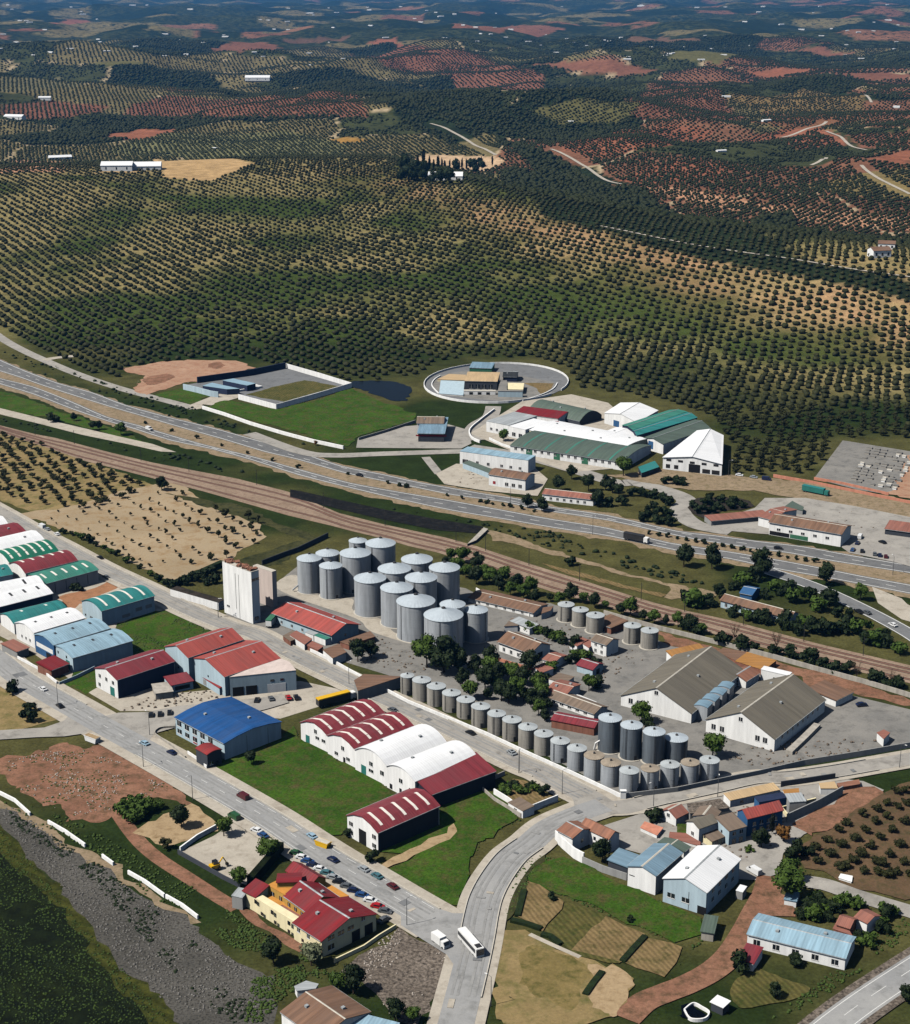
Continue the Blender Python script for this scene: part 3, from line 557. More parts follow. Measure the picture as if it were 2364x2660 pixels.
# highway corridor and railway
UPA = zz(R5, -60, 165, 0, 190, 150, 255, 350, 330, 550, 385, 750, 460, 1000, 530, 1250, 590, 1500, 660, 1760, 732) + zz(R6, 250, 750, 500, 800, 700, 845, 900, 880, 1100, 915, 1300, 945, 1480, 990, 1817, 1040) + zz(S3, 250, 100, 500, 130, 800, 170, 1100, 205, 1400, 260, 1900, 345)
UPB = zz(R5, -60, 245, 0, 262, 120, 300, 230, 340, 400, 395, 640, 470, 830, 525, 1050, 590, 1300, 660, 1550, 735, 1760, 785) + zz(R6, 250, 792, 500, 845, 700, 885, 900, 925, 1200, 965, 1400, 1010, 1817, 1075) + zz(S3, 300, 150, 700, 215, 1000, 255, 1300, 310, 1900, 402)
LOA = zz(R5, -60, 275, 0, 300, 200, 350, 420, 435, 640, 530, 830, 580, 900, 603, 1200, 690, 1500, 763, 1760, 835) + zz(R6, 300, 850, 600, 905, 900, 955, 1200, 1010, 1500, 1065, 1817, 1115) + zz(S3, 200, 180, 600, 240, 900, 290, 1200, 345, 1500, 405, 1900, 478)
LOB = zz(R5, -60, 315, 0, 338, 200, 400, 420, 485, 640, 560, 780, 600, 1000, 670, 1250, 722, 1500, 792, 1760, 875) + zz(R6, 300, 885, 600, 955, 900, 1018, 1200, 1068, 1500, 1120, 1817, 1168) + zz(S3, 250, 240, 600, 295, 900, 360, 1300, 430, 1900, 545)
patch('tan_verge', [(x, y - 3) for x, y in UPA] + [(x, y + 9) for x, y in LOB][::-1], 'tanverge'); patch('highway', UPA + UPB[::-1], 'highway'); patch('highway', LOA + LOB[::-1], 'highway')
for A_, B_ in ((UPA, UPB), (LOA, LOB)):
    wa = catmull([at(p) for p in A_], False, 3); wb = catmull([at(p) for p in B_], False, 3)
    c_ = (sum((p for p in wa), Vector()) / len(wa) - sum((p for p in wb), Vector()) / len(wb)); sgn_ = -1
    ribbon('edge_line', wa, .45, 'stripe', -1.3, world=True, n=1); ribbon('edge_line', wb, .45, 'stripe', 1.3, world=True, n=1)
    mid = [wa[int(i * (len(wa) - 1) / 60)].lerp(wb[int(i * (len(wb) - 1) / 60)], .5) for i in range(61)]
    ribbon('lane_line', mid, .35, 'stripe', 0, world=True, n=2, dash=(5, 9))
patch('grass_verge', zz(R5, -60, 370, 0, 375, 130, 415, 400, 510, 640, 590, 900, 690, 1040, 735, 700, 650, 500, 590, 250, 530, -60, 465), 'lush')
patch('service_track', zz(R5, -60, 465, 0, 478, 250, 540, 500, 598, 700, 645, 900, 690, 1040, 738, 950, 735, 750, 690, 480, 635, 250, 575, 0, 515, -60, 495), 'pavement')
RUA = zz(R5, -60, 560, 0, 580, 200, 630, 330, 655, 650, 740, 900, 800, 1100, 838, 1400, 895, 1700, 972) + zz(R6, 230, 1030, 500, 1098) + zz(S2, 0, 150, 200, 205, 330, 250, 560, 325, 800, 400, 1100, 495, 1400, 588) + zz(S3, 300, 640, 600, 705, 900, 785, 1200, 865, 1500, 935, 1900, 1030)
RUB = zz(R5, -60, 610, 60, 640, 300, 720, 500, 790, 700, 840, 950, 905, 1200, 970, 1500, 1055, 1700, 1112) + zz(S1, 780, 68, 920, 105, 1150, 160, 1300, 205, 1500, 250) + zz(S2, 100, 300, 400, 410, 700, 510, 1000, 590, 1300, 680, 1480, 732) + zz(S3, 300, 740, 600, 830, 900, 910, 1200, 985, 1500, 1060, 1900, 1150)
patch('railway_bed', RUA + RUB[::-1], 'railbed')
wa = catmull([at(p) for p in RUA], False, 3); wb = catmull([at(p) for p in RUB], False, 3)
for f_ in (.22, .44, .8):
    mid = [wa[int(i * (len(wa) - 1) / 70)].lerp(wb[int(i * (len(wb) - 1) / 70)], f_) for i in range(71)]
    ribbon('railway_track', mid, 1.6, 'track', 0, world=True, n=2)
    for o_ in (-.75, .75): ribbon('rail', mid, .12, 'dark_metal', o_, world=True, n=2, raised=.12)
patch('siding', zz(S2, 230, 90, 420, 130, 600, 190, 900, 290, 1200, 380, 1500, 455, 1800, 510, 1780, 560, 1570, 560, 1450, 545, 1500, 480, 1100, 380, 800, 290, 500, 200, 300, 150), 'tanverge')
patch('allotment', zz(S2, 640, 320, 860, 370, 1200, 470, 1480, 530, 1450, 550, 1280, 510, 1000, 440, 800, 390), 'plough')
patch('ditch', zz(R6, -60, 890, 0, 900, 200, 945, 500, 1010, 800, 1065, 1080, 1110, 1040, 1150, 800, 1130, 500, 1070, 200, 1000, -60, 935), 'ditch')
ribbon('exit_ramp', zz(S3, 780, 340, 900, 385, 1040, 430, 1200, 490, 1400, 580, 1620, 690, 1817, 800, 1950, 890), 9, 'asphalt_dark')
ribbon('edge_line', zz(S3, 780, 340, 900, 385, 1040, 430, 1200, 490, 1400, 580, 1620, 690, 1817, 800, 1950, 890), .4, 'stripe', 4)
ribbon('edge_line', zz(S3, 780, 340, 900, 385, 1040, 430, 1200, 490, 1400, 580, 1620, 690, 1817, 800, 1950, 890), .4, 'stripe', -4)
patch('yard', zz(S3, 1560, 480, 1760, 560, 1800, 600, 1900, 640, 1900, 740, 1760, 700, 1600, 590), 'pavement')
# beyond the highway
ribbon('lane', zz(R5, -160, -60, 0, 60, 120, 130, 260, 195, 450, 275, 700, 360, 1000, 440, 1150, 480), 8, 'asphalt_old')
ribbon('lane', zz(R5, 260, 195, 330, 182, 470, 168), 7, 'pavement')
patch('bare_soil', zz(R5, 700, 250, 950, 205, 1150, 195, 1400, 200, 1510, 240, 1200, 320, 1090, 330, 1000, 360, 860, 400, 780, 380, 860, 290), 'pinksoil')
patch('grass_lot', zz(R5, 905, 400, 1080, 360, 1240, 405, 1130, 455), 'lush')
patch('soil_mound', zz(R5, 1225, 228, 1260, 212, 1320, 215, 1342, 230, 1290, 246, 1240, 242), 'redsoil', True); patch('bare_soil', zz(R5, 850, 300, 980, 280, 1030, 295, 960, 330, 880, 340), 'redsoil', True); patch('compound_floor', zz(U6, 170, 260, 1130, 95, 1760, 280, 1050, 470, 690, 350, 430, 350), 'asphalt_dark')
patch('sports_field', zz(U6, 760, 350, 1000, 280, 1320, 210, 1640, 270, 1120, 415), 'plot_green')
patch('drive', zz(U6, 220, 450, 420, 370, 520, 340, 690, 335, 700, 375, 430, 450, 350, 440, 340, 480, 270, 490), 'pavement')
patch('grass_lot', zz(U6, 370, 460, 600, 400, 1050, 490, 1400, 410, 1760, 285) + zz(R6, 320, 310, 560, 400, 670, 440, 660, 490, 350, 570, 280, 640) , 'lush')
patch('pond', zz(R6, 290, 255, 420, 250, 560, 255, 645, 285, 640, 350, 560, 368, 420, 320, 300, 285), 'water', True)
ribbon('lane', zz(R6, -300, 560, 0, 668, 200, 690, 500, 680, 980, 665), 9, 'asphalt_old')
patch('yard', zz(R6, 330, 645, 340, 590, 600, 520, 850, 500, 990, 540, 1010, 620, 950, 650), 'asphalt_old')
ribbon('lane', zz(R6, 740, 700, 780, 750, 820, 800), 5, 'asphalt_old')
patch('oval_yard', [U4(855 + 850 * math.cos(a) , 345 + 232 * math.sin(a) - 20 * math.cos(a)) for a in np.linspace(0, 2 * math.pi, 40, endpoint=False)], 'asphalt_dark')
patch('oval_bed', zz(U4, 120, 330, 300, 230, 800, 200, 1300, 290, 1550, 350, 1400, 480, 1170, 560, 700, 540, 200, 470), 'yard', True)
patch('dry_bed', zz(U4, 1180, 340, 1545, 350, 1500, 420, 1390, 480, 1330, 400), 'plough')
ribbon('lane', zz(R6, 1140, 400, 1120, 460, 1040, 510, 1010, 560, 1040, 600), 10, 'asphalt_old')
ribbon('lane', zz(R6, 1000, 640, 1300, 690, 1600, 770, 1860, 850) + zz(R7, 200, 920, 420, 980, 500, 1030, 460, 1090, 560, 1170, 760, 1210), 11, 'asphalt_old')
patch('yard', zz(R6, 800, 800, 920, 740, 1380, 760, 1460, 830, 1400, 930, 1100, 900, 850, 860), 'pavement')
patch('yard', zz(R6, 1000, 560, 1100, 500, 1310, 370, 1600, 330, 1817, 380, 1950, 500, 1950, 760, 1600, 790, 1330, 700), 'pavement')
patch('yard', zz(R7, 0, 880, 330, 840, 700, 870, 1250, 920, 1900, 1040, 1900, 1150, 1300, 1040, 900, 970, 500, 960, 260, 920), 'tanverge')
patch('yard', zz(R7, 640, 1150, 900, 1070, 960, 1010, 1200, 1010, 1500, 1060, 1900, 1140, 1900, 1330, 1500, 1260, 920, 1220, 700, 1200), 'asphalt_old')
patch('yard', zz(U7, 1010, 650, 1090, 420, 1500, 300, 1900, 380, 1900, 900, 1640, 825, 1100, 715), 'asphalt_old'); patch('stock_yard', zz(R7, 1250, 895, 1420, 670, 1817, 735, 1950, 760, 1950, 900, 1690, 990, 1500, 960), 'yard')
patch('tan_strip', zz(R7, 1690, 990, 1817, 760, 1950, 770, 1950, 1040), 'pinksoil')
patch('planted_island', zz(R7, 510, 1080, 560, 1010, 800, 1010, 900, 1060, 640, 1110, 640, 1150), 'mulch', True)
# village and lower right
patch('village_ground', zz(S7, -250, 640, 0, 560, 300, 480, 940, 380, 1310, 320, 1500, 340, 1640, 400, 1580, 480, 1100, 700, 960, 830, 940, 960, 800, 1010, 620, 1000, -250, 760), 'asphalt_old')
patch('bare_soil', zz(S7, 1000, 640, 1350, 420, 1480, 370, 1560, 380, 1650, 410, 1640, 440, 1500, 560, 1290, 640, 1130, 710), 'redsoil')
patch('orchard_floor', zz(S7, 1040, 820, 1290, 640, 1660, 420, 2000, 260, 2000, 1180, 1500, 1080, 1080, 900), 'orchard_soil')
ribbon('lane', zz(S7, 1060, 1010, 1250, 1040, 1450, 1110, 1650, 1170, 1850, 1230, 2000, 1290), 7, 'asphalt_old')
ribbon('dirt_track', zz(T3, 720, 360, 680, 500, 600, 650, 520, 800, 400, 980, 250, 1110, 60, 1210, -120, 1280, -280, 1350, -420, 1480), 8, 'redsoil')
patch('bare_soil', zz(T3, 620, 520, 780, 480, 960, 610, 920, 690, 740, 650, 600, 640), 'redsoil')
patch('garden_bed', zz(T3, 430, 1190, 620, 1080, 850, 1180, 1020, 1220, 960, 1290, 700, 1370, 500, 1400, 410, 1300), 'plot_green', True)
patch('grass_lot', zz(T2, 550, 340, 640, 170, 800, 190, 1220, 380, 1500, 500, 1740, 600, 1700, 680, 1550, 760, 1100, 570), 'lush')
patch('ploughed_plot', zz(T2, 470, 575, 545, 345, 640, 370, 800, 480, 660, 680), 'plough'); patch('vegetable_plot', zz(T2, 665, 685, 815, 485, 1050, 570, 1340, 700, 1160, 900, 900, 850), 'plot_green')
patch('ploughed_plot', zz(T2, 850, 800, 1070, 580, 1340, 700, 1170, 890), 'plough'); patch('ploughed_plot', zz(T2, 1190, 890, 1360, 720, 1600, 790, 1470, 990), 'plough')
patch('dry_field', zz(T2, 300, 1100, 320, 900, 370, 690, 560, 700, 900, 850, 1250, 970, 1210, 1120, 1000, 1300, 700, 1400, 400, 1270), 'drygrass', True)
patch('ploughed_bare', zz(T2, 480, 1040, 500, 880, 560, 790, 700, 790, 900, 880, 960, 1000, 900, 1180, 760, 1180, 560, 1120), 'plot_dry', True); patch('dry_field_margin', zz(T2, 940, 900, 1250, 965, 1220, 1110, 1080, 1260, 1000, 1180, 1020, 1040), 'sand', True)
ribbon('main_road_verge', zz(T3, 1080, 1640, 1230, 1514, 1480, 1330, 1817, 1107, 2000, 990), 14, 'rubble_soil')
MR = zz(T3, 1080, 1640, 1230, 1514, 1480, 1330, 1817, 1107, 2000, 990)
ribbon('main_road', MR, 9.4, 'asphalt')
for o_ in (-3.8, 3.8): ribbon('edge_line', MR, .2, 'stripe', o_)
ribbon('lane_line', MR, .16, 'stripe', .2, dash=(6, 7))
patch('grass_lot', zz(S5, -700, 700, 160, 520, 260, 430, 320, 520, 600, 660, 975, 890, 1100, 990, 640, 1120, 600, 1160, 480, 1180, 60, 920, -60, 880), 'lush')
patch('grass_lot', zz(T1, 1150, 290, 1250, 230, 1450, 90, 1700, 0, 1817, -60, 1930, -330, 2140, -320, 2150, -210, 1860, -30, 1720, 200, 1660, 430, 1640, 510, 1480, 505), 'lush')
patch('grass_lot', zz(S5, 1240, 970, 1530, 850, 1620, 930, 1817, 1060, 1700, 1120, 1350, 1260, 1000, 1300, 900, 1290), 'lush')
patch('dirt_path', zz(T1, 1080, 240, 1250, 160, 1440, 60, 1640, -40, 1660, 0, 1440, 110, 1280, 190, 1140, 270), 'sand')
ribbon('garden_path', zz(T2, 560, 700, 720, 775, 900, 855), 1.6, 'pavement'); patch('scrub_bank', zz(T2, 310, 640, 400, 330, 560, 130, 660, 110, 700, 150, 600, 250, 480, 450, 430, 600, 380, 640), 'scrubgrass')
patch('walled_plot', zz(S6, 80, 1010, 255, 1130, 490, 1045, 330, 930, 200, 890), 'plough')
# streets
FR = zz(S4, -140, -50, 0, 55, 130, 160, 300, 262, 500, 375, 700, 490, 1000, 655, 1400, 880, 1817, 1125) + zz(T1, 620, 100, 800, 215, 1000, 330, 1250, 480, 1420, 580, 1520, 640)
BR = zz(R8, -120, 20, 60, 120, 250, 230, 450, 335, 700, 470, 1000, 610, 1300, 755, 1560, 862) + zz(S1, 255, 800, 400, 875, 540, 945, 700, 1025, 900, 1120, 1100, 1220, 1300, 1310) + zz(S5, 1300, 450, 1500, 545, 1800, 690) + zz(S6, 380, 850, 520, 930, 680, 1010, 780, 1070)
WR = zz(S6, 780, 1080, 900, 1085, 1050, 1065, 1200, 1030, 1500, 965, 1817, 895) + zz(S7, 1000, 320, 1300, 280, 1560, 235, 1900, 175)
CR = zz(S6, 800, 1075, 640, 1130, 440, 1220) + zz(T2, 560, 90, 440, 180, 340, 310, 270, 440, 235, 560, 205, 720, 165, 900, 110, 1120, 40, 1400)
ribbon('pavement', FR, 19, 'pavement'); ribbon('pavement', BR, 15.5, 'pavement'); ribbon('pavement', WR, 12.5, 'pavement'); ribbon('pavement', CR, 15, 'pavement')
patch('side_street', zz(S4, -60, 515, 0, 518, 300, 500, 430, 455, 480, 405, 560, 420, 640, 500, 570, 540, 430, 560, 250, 565, -60, 585), 'asphalt_old')
patch('cross_street', zz(S4, 640, 440, 800, 400, 1000, 395, 1200, 355, 1500, 330, 1817, 290, 1900, 270, 1950, 330, 1817, 370, 1700, 400, 1480, 400, 1190, 430, 1180, 500, 1040, 540, 1000, 600, 820, 560), 'asphalt_old')
patch('junction', zz(T1, 1250, 440, 1480, 520, 1600, 560, 1690, 560, 1760, 480, 1900, 560, 1850, 760, 1700, 900, 1600, 900, 1560, 840, 1400, 740, 1250, 640), 'asphalt')
patch('junction', zz(S6, 560, 970, 700, 1010, 850, 1060, 940, 1042, 1060, 1040, 1100, 1090, 980, 1130, 860, 1140, 740, 1190, 600, 1200, 500, 1180, 580, 1120, 600, 1060), 'asphalt_old', True)
ribbon('street', FR, 10.5, 'asphalt'); ribbon('street', BR, 9.5, 'asphalt_old'); ribbon('street', WR, 8, 'asphalt_old'); ribbon('street', CR, 9.5, 'asphalt')
patch('junction', zz(T1, 1380, 540, 1500, 580, 1620, 575, 1720, 540, 1800, 520, 1860, 640, 1700, 830, 1560, 740, 1420, 640), 'asphalt', True)
for rd_, n_ in ((FR, 3), (BR, 3), (CR, 3)):
    for o_ in (-3.1, -1.5, 1.5, 3.1): ribbon('tyre_wear', rd_[1:-1], .75, 'asphalt_wear', o_)
rnp = random.Random(12)
for rd_ in (FR, BR, CR, WR):
    W_ = catmull([at(p) for p in rd_], False, 10)
    for k_ in range(9):
        i_ = rnp.randrange(3, len(W_) - 5); ribbon('road_repair', W_[i_:i_ + rnp.choice((2, 2, 3))], rnp.uniform(1.2, 3.2), rnp.choice(('asphalt_dark', 'asphalt_wear', 'pavement')), rnp.uniform(-2.6, 2.6), world=True, n=1)
ribbon('lane_line', FR[2:-2], .18, 'stripe', 0, dash=(3, 7)); ribbon('edge_line', FR[7:-1], .18, 'stripe', 4.2, dash=(4, 3)); ribbon('edge_line', FR[6:-1], .15, 'stripe', -4.3)
for rd_, wd_, sl_ in ((FR, 5.45, slice(0, 5)), (FR, -5.45, slice(6, -2)), (FR, 5.45, slice(6, 14)), (BR, 4.95, slice(0, -1)), (BR, -4.95, slice(1, -3)), (CR, 4.95, slice(3, -1)), (CR, -4.95, slice(3, 9)), (WR, 4.2, slice(2, -1)), (WR, -4.2, slice(2, -1))):
    ribbon('kerb', rd_[sl_], .3, 'slab', wd_, raised=.13)
DIRT = []
for c_, w_ in (((860, 247, 900, 262, 940, 285, 990, 310), 10), ((1100, 298, 1150, 322, 1190, 348, 1240, 368), 9), ((1720, 330, 1760, 360, 1817, 388), 9), ((1560, 275, 1600, 262, 1640, 250, 1650, 243), 10), ((1650, 262, 1690, 285, 1730, 300), 9), ((1200, 452, 1400, 492, 1560, 515, 1700, 538, 1830, 556), 6), ((1620, 330, 1640, 320, 1650, 315), 9), ((1690, 190, 1740, 205), 9)):
    P_ = [atT(D(c_[i], c_[i + 1])) for i in range(0, len(c_), 2)]; P_ = catmull(P_, False, 8)
    for q in P_: q.z = float(hgt(q.x, q.y))
    DIRT.append(P_); ribbon('dirt_road', P_, w_ * .62, 'pavement', 0, z=.6, terrain=True, world=True, n=3)
# ------------------------------------------------------------------ buildings: the long row of workshops in the middle
g_row = 'bays of the long warehouse row'
wh = hall('warehouse_row', 'long row of joined white fronted warehouses under striped red, white and plain red roofs', 'warehouse', S5(682, 590), S5(497, 495), S5(1072, 433), base=S5(0, 720)[1], rise=2.5, prof='arc4', roof='red_sheet', win=[('u', 2, 1.6, 1.9, 1.2, .05, .9), ('u', 1, 4.6, 1.6, 1.5, .3, .6), ('u', 1, 0, 1.2, 2.2, .3, .5, 'd')], sky=5)
hall('', '', '', S5(497, 495), S5(312, 408), S5(880, 345), base=S5(0, 616)[1], rise=2.5, prof='arc4', roof='red_sheet', win=[('u', 2, 3.4, 2.0, 1.1, .05, .5), ('u', 1, 5.4, 1.5, 1.5, .3, .6), ('u', 1, 0, 2.2, 3.2, .6, .9, 't')], sky=5, root=wh)
hall('', '', '', S5(897, 700), S5(682, 590), S5(1290, 538), base=S5(0, 843)[1], rise=3.0, prof='arc', roof='white_sheet', win=[('u', 1, 3.4, 1.9, 1.6, .02, .3), ('u', 1, 4.8, 1.8, 1.5, .35, .65), ('u', 1, 2.4, 2.4, 1.1, .4, .6), ('u', 1, 0, 2.6, 3.6, .62, .85, 't')], root=wh)
hall('', '', '', S5(1085, 803), S5(897, 700), S5(1495, 634), base=S5(0, 948)[1], rise=2.4, prof='arc', roof='white_sheet', win=[('u', 1, 4.4, 1.8, 1.5, .4, .6), ('u', 1, 3.0, 1.9, 1.3, .05, .25), ('u', 1, 0.3, 1.2, 2, .42, .6, 'd'), ('u', 1, .3, 1.4, 1.8, .75, .95, 'd')], root=wh)
hall('', '', '', S5(1197, 893), S5(1085, 808), S5(1590, 716), base=S5(0, 1000)[1], rise=2.6, prof='mono', roof='red_sheet', wall='inky_wall', root=wh)  # lean-to walls coloured near-black all round
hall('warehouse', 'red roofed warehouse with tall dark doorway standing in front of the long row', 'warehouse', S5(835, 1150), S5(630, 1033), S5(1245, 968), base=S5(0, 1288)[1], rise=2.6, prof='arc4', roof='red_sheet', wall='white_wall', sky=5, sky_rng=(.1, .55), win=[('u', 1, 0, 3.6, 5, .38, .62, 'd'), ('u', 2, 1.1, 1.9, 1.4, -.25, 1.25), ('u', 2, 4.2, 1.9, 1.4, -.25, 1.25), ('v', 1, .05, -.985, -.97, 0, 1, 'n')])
hall('workshop', 'big blue roofed workshop with cream two storey front', 'workshop', T5(830, 505), T5(1490, 250), T5(262, 195), base=T5(0, 712)[1], rise=1.7, prof='arc4', roof='blue_sheet', wall='blue_wall', win=[('v', 5, 1.2, 2.6, 1.7, .2, 1.0), ('v', 5, 4.1, 2.6, 1.9, .2, 1.0), ('u', 2, 0, .12, 6.5, .2, .95, 'm'), ('v', 1, .4, 2.4, 2.6, .5, .7, 'r')])
hall('annex', 'small red roofed dark annex at the corner of the blue roofed workshop', 'shed', T5(628, 640), T5(790, 575), T5(505, 560), base=T5(0, 815)[1], rise=.6, prof='arc', roof='bright_red', wall='dark_wall', oh=.2, win=[('u', 1, 0, 1.2, 2.1, .5, .8, 'd'), ('u', 1, 1.4, 1.3, 1.2, .1, .4)])
wallrun('yard_wall', 'curved low wall round the brown forecourt of the blue workshop', zz(T5, 255, 330, 80, 345, 10, 400, 60, 450, 220, 560, 370, 690), 1.2, .25, 'concrete', sm=True)
wallrun('garden_wall', 'white front wall with planting beside the dark annex', zz(T5, 400, 640, 520, 720, 625, 815), 1.6, .25, 'white_wall')
hall('workshop', 'coral red double gabled workshop beside the rear street', 'workshop', R8(1515, 1188), R8(1270, 1060), S1(430, 960), base=S4(0, 285)[1], rise=3.4, prof='gable', roof='coral_sheet', wall='blue_wall', win=[('u', 1, 4.5, .8, .8, .3, .6), ('u', 2, .4, 2.2, 2.2, .1, .7, 's')])
cw = bpy.data.objects['workshop.001']
hall('', '', '', R8(1270, 1060), R8(1115, 985), R8(1635, 937), base=S4(0, 225 - 40)[1], rise=2.8, prof='gable', roof='coral_sheet', wall='blue_wall', win=[('u', 1, 3.5, .8, .8, .3, .6)], root=cw)
block('garage', 'low blue grey garage with brown flat roof and dark doorways against the coral workshop', 'garage', zz(S1, 95, 1088, 542, 1042, 495, 985, 432, 962, 200, 1045), hz(S1(100, 1222), S1(95, 1088)[1]), 'blue_wall', 'pink_wall', None)
ga = bpy.data.objects['garage']
def doors_on(root, a, b, base, n, z, ww, wh, m, nm, t0=0.1, t1=.9):
    A, B = at(a, base), at(b, base); A.z = B.z = 0; d = (B - A); ln = d.length; d.normalize(); nrm = Vector((d.y, -d.x, 0))
    if nrm.y > 0: nrm = -nrm
    bpy.context.view_layer.update(); iv = root.matrix_world.inverted()
    for i in range(n):
        c = A + d * ln * (t0 + (t1 - t0) * (i + .5) / n); bm = bmesh.new(); ps = [c - d * ww / 2 + nrm * .06, c + d * ww / 2 + nrm * .06, c + d * ww / 2 - nrm * .1, c - d * ww / 2 - nrm * .1]
        bm_prism(bm, None, ([iv @ Vector((p.x, p.y, z)) for p in ps], [iv @ Vector((p.x, p.y, z + wh)) for p in ps])); link(nm, mesh_from(bm, nm), m, root)
hg = hz(S1(100, 1222), S1(95, 1088)[1])
doors_on(ga, S1(95, 1088), S1(542, 1042), hg, 2, 0, 4.2, 3.8, 'dark_open', 'door', .02, .42); doors_on(ga, S1(95, 1088), S1(542, 1042), hg, 1, 0, 7, 3.6, 'white_wall', 'door', .45, .95); doors_on(ga, S1(95, 1088), S1(542, 1042), hg, 2, 4.6, 1.4, .9, 'glass', 'window', .56, .86)
hall('shed', 'small open shed with dark red roof between the red and coral workshops', 'shed', S4(1155, 210), S4(1112, 162), S4(1300, 178), h=3.2, rise=.6, prof='mono', roof='red_sheet', wall='blue_wall', win=[('v', 1, .8, 6, 1.6, .1, .9, 'd')])
hall('lean_to', 'long low pink lean-to along the gables of the coral workshop', 'lean-to', S4(1480, 228), S4(1548, 212), S4(1310, 140), h=3.0, rise=.5, prof='mono', roof='bright_red', wall='blue_wall', oh=.2)
hall('shed', 'flat grey carport in the yard behind the dark red gable building', 'shed', S4(1050, 265), S4(1010, 205), S4(1165, 255), h=2.6, rise=.2, prof='flat', roof='concrete', wall='concrete')
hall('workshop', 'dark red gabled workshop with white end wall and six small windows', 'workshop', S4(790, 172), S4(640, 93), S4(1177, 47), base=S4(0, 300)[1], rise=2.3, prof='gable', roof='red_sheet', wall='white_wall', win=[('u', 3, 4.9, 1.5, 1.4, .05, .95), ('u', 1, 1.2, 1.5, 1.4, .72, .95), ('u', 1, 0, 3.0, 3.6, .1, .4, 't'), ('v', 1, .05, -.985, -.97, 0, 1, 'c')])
hall('workshop', 'light blue roofed workshop bay at the open end of its row', 'workshop', R8(490, 1062), R8(362, 975), R8(880, 940), base=R8(0, 1160)[1], rise=1.6, prof='arc4', roof='ltblue_sheet', wall='blue_wall', win=[('u', 2, 4.4, 1.0, 1.1, .1, .9), ('u', 1, 0, 3, 3.8, .1, .4, 't')], sky=3, sky_rng=(.4, .5), skym='dark_metal')
hall('workshop', 'light blue roofed workshop bay with a blue and white sign board on its front', 'workshop', R8(362, 975), R8(235, 905), R8(735, 862), base=R8(0, 1093)[1], rise=1.6, prof='arc4', roof='ltblue_sheet', wall='bluepaint', win=[('u', 1, 3.1, -.86, 1.9, 0, 1, 'p'), ('u', 1, 0, 4, 2.6, .1, .5, 'd')], sky=3, sky_rng=(.4, .5), skym='dark_metal')
hall('workshop', 'white roofed workshop bay between the teal and light blue roofs', 'workshop', R8(230, 892), R8(95, 828), R8(580, 797), base=R8(0, 1000)[1], rise=1.8, prof='arc4', roof='white_sheet', wall='white_wall', win=[('u', 3, 2.0, 1.1, 1.1, .15, .8)], sky=3, sky_rng=(.38, .46), skym='dark_metal')
hall('workshop', 'bright teal roofed workshop bay next to the white roofed bay', 'workshop', R8(95, 830), R8(8, 765), R8(452, 737), base=R8(0, 905)[1], rise=1.8, prof='arc4', roof='teal_sheet', wall='white_wall', sky=2, sky_rng=(.45, .6))
hall('porch', 'square red canopy at the entrance of the light blue roofed workshop', 'canopy', R8(345, 1145), R8(270, 1102), R8(446, 1097), h=3.6, rise=.9, prof='mono', roof='crimson_sheet', wall='brick', oh=.5)
hall('porch', 'faded pink canopy on the forecourt left of the light blue workshops', 'canopy', R8(115, 1020), R8(32, 970), R8(185, 990), h=3.2, rise=.6, prof='mono', roof='pink_tile', wall='grey_wall', oh=.4)
hall('workshop', 'teal roofed workshop with four white roof stripes standing alone by the grass lot', 'workshop', R8(685, 745), R8(548, 680), R8(1043, 645), base=R8(0, 852)[1], rise=2.1, prof='arc', roof='teal_sheet', wall='blue_wall', sky=4, win=[('u', 1, .6, 2.0, 1.6, .4, .7), ('u', 1, 1.2, 1.0, .9, .75, .95), ('v', 1, 1.2, 4, 1.4, .35, .55, 's'), ('v', 2, 2.4, 3.2, 1.6, .6, .98, 's')])
hall('workshop', 'sea green roofed workshop with grey side wall at the end of the rear row', 'workshop', T4(590, 922), T4(362, 790), T4(1297, 718), base=T4(0, 1090)[1], rise=1.6, prof='arc', roof='palegreen_sheet', wall='pink_wall', sky=5, sky_rng=(.2, .5), win=[('v', 4, .6, .25, 4.2, .1, .9, 'm'), ('v', 1, 0, 2.6, 2.4, .52, .66, 'd')])
hall('workshop', 'dark red barrel roofed workshop between two green roofs in the rear row', 'workshop', T4(345, 772), T4(140, 645), T4(1027, 598), h=7.5, rise=2.4, prof='arc', roof='red_sheet', wall='white_wall', sky=5, sky_rng=(.45, .97))
hall('workshop', 'green barrel roofed workshop with five white stripes in the rear row', 'workshop', T4(135, 636), T4(-110, 500), T4(785, 480), h=7.5, rise=2.8, prof='arc', roof='green_sheet', wall='white_wall', sky=6)
hall('workshop', 'plain white roofed workshop behind the green striped roof', 'workshop', T4(-120, 500), T4(-330, 370), T4(588, 325), h=7.5, rise=2.4, prof='arc4', roof='white_sheet', wall='greenwall')
hall('workshop', 'dark red roofed workshop cut by the left edge of the rear row', 'workshop', T4(-250, 360), T4(-440, 235), T4(325, 208), h=7.2, rise=2.2, prof='arc4', roof='red_sheet', wall='white_wall')
hall('workshop', 'white roofed workshop farthest up the rear row', 'workshop', T4(-420, 200), T4(-560, 110), T4(105, 108), h=7.0, rise=1.8, prof='arc4', roof='white_sheet', wall='white_wall')
hall('workshop', 'white roofed workshop with orange edged skylight behind the bright teal roof', 'workshop', T4(-60, 1240), T4(-270, 1110), T4(705, 1045), h=7.2, rise=1.9, prof='arc4', roof='white_sheet', wall='navy_wall', sky=4, sky_rng=(.3, .5), skym='dark_metal')
hall('workshop', 'white roofed workshop below the dark red barrel roof', 'workshop', T4(-200, 1090), T4(-330, 960), T4(590, 930), h=7.2, rise=1.7, prof='arc4', roof='white_sheet', wall='white_wall', sky=2, sky_rng=(.2, .5), skym='dark_metal')
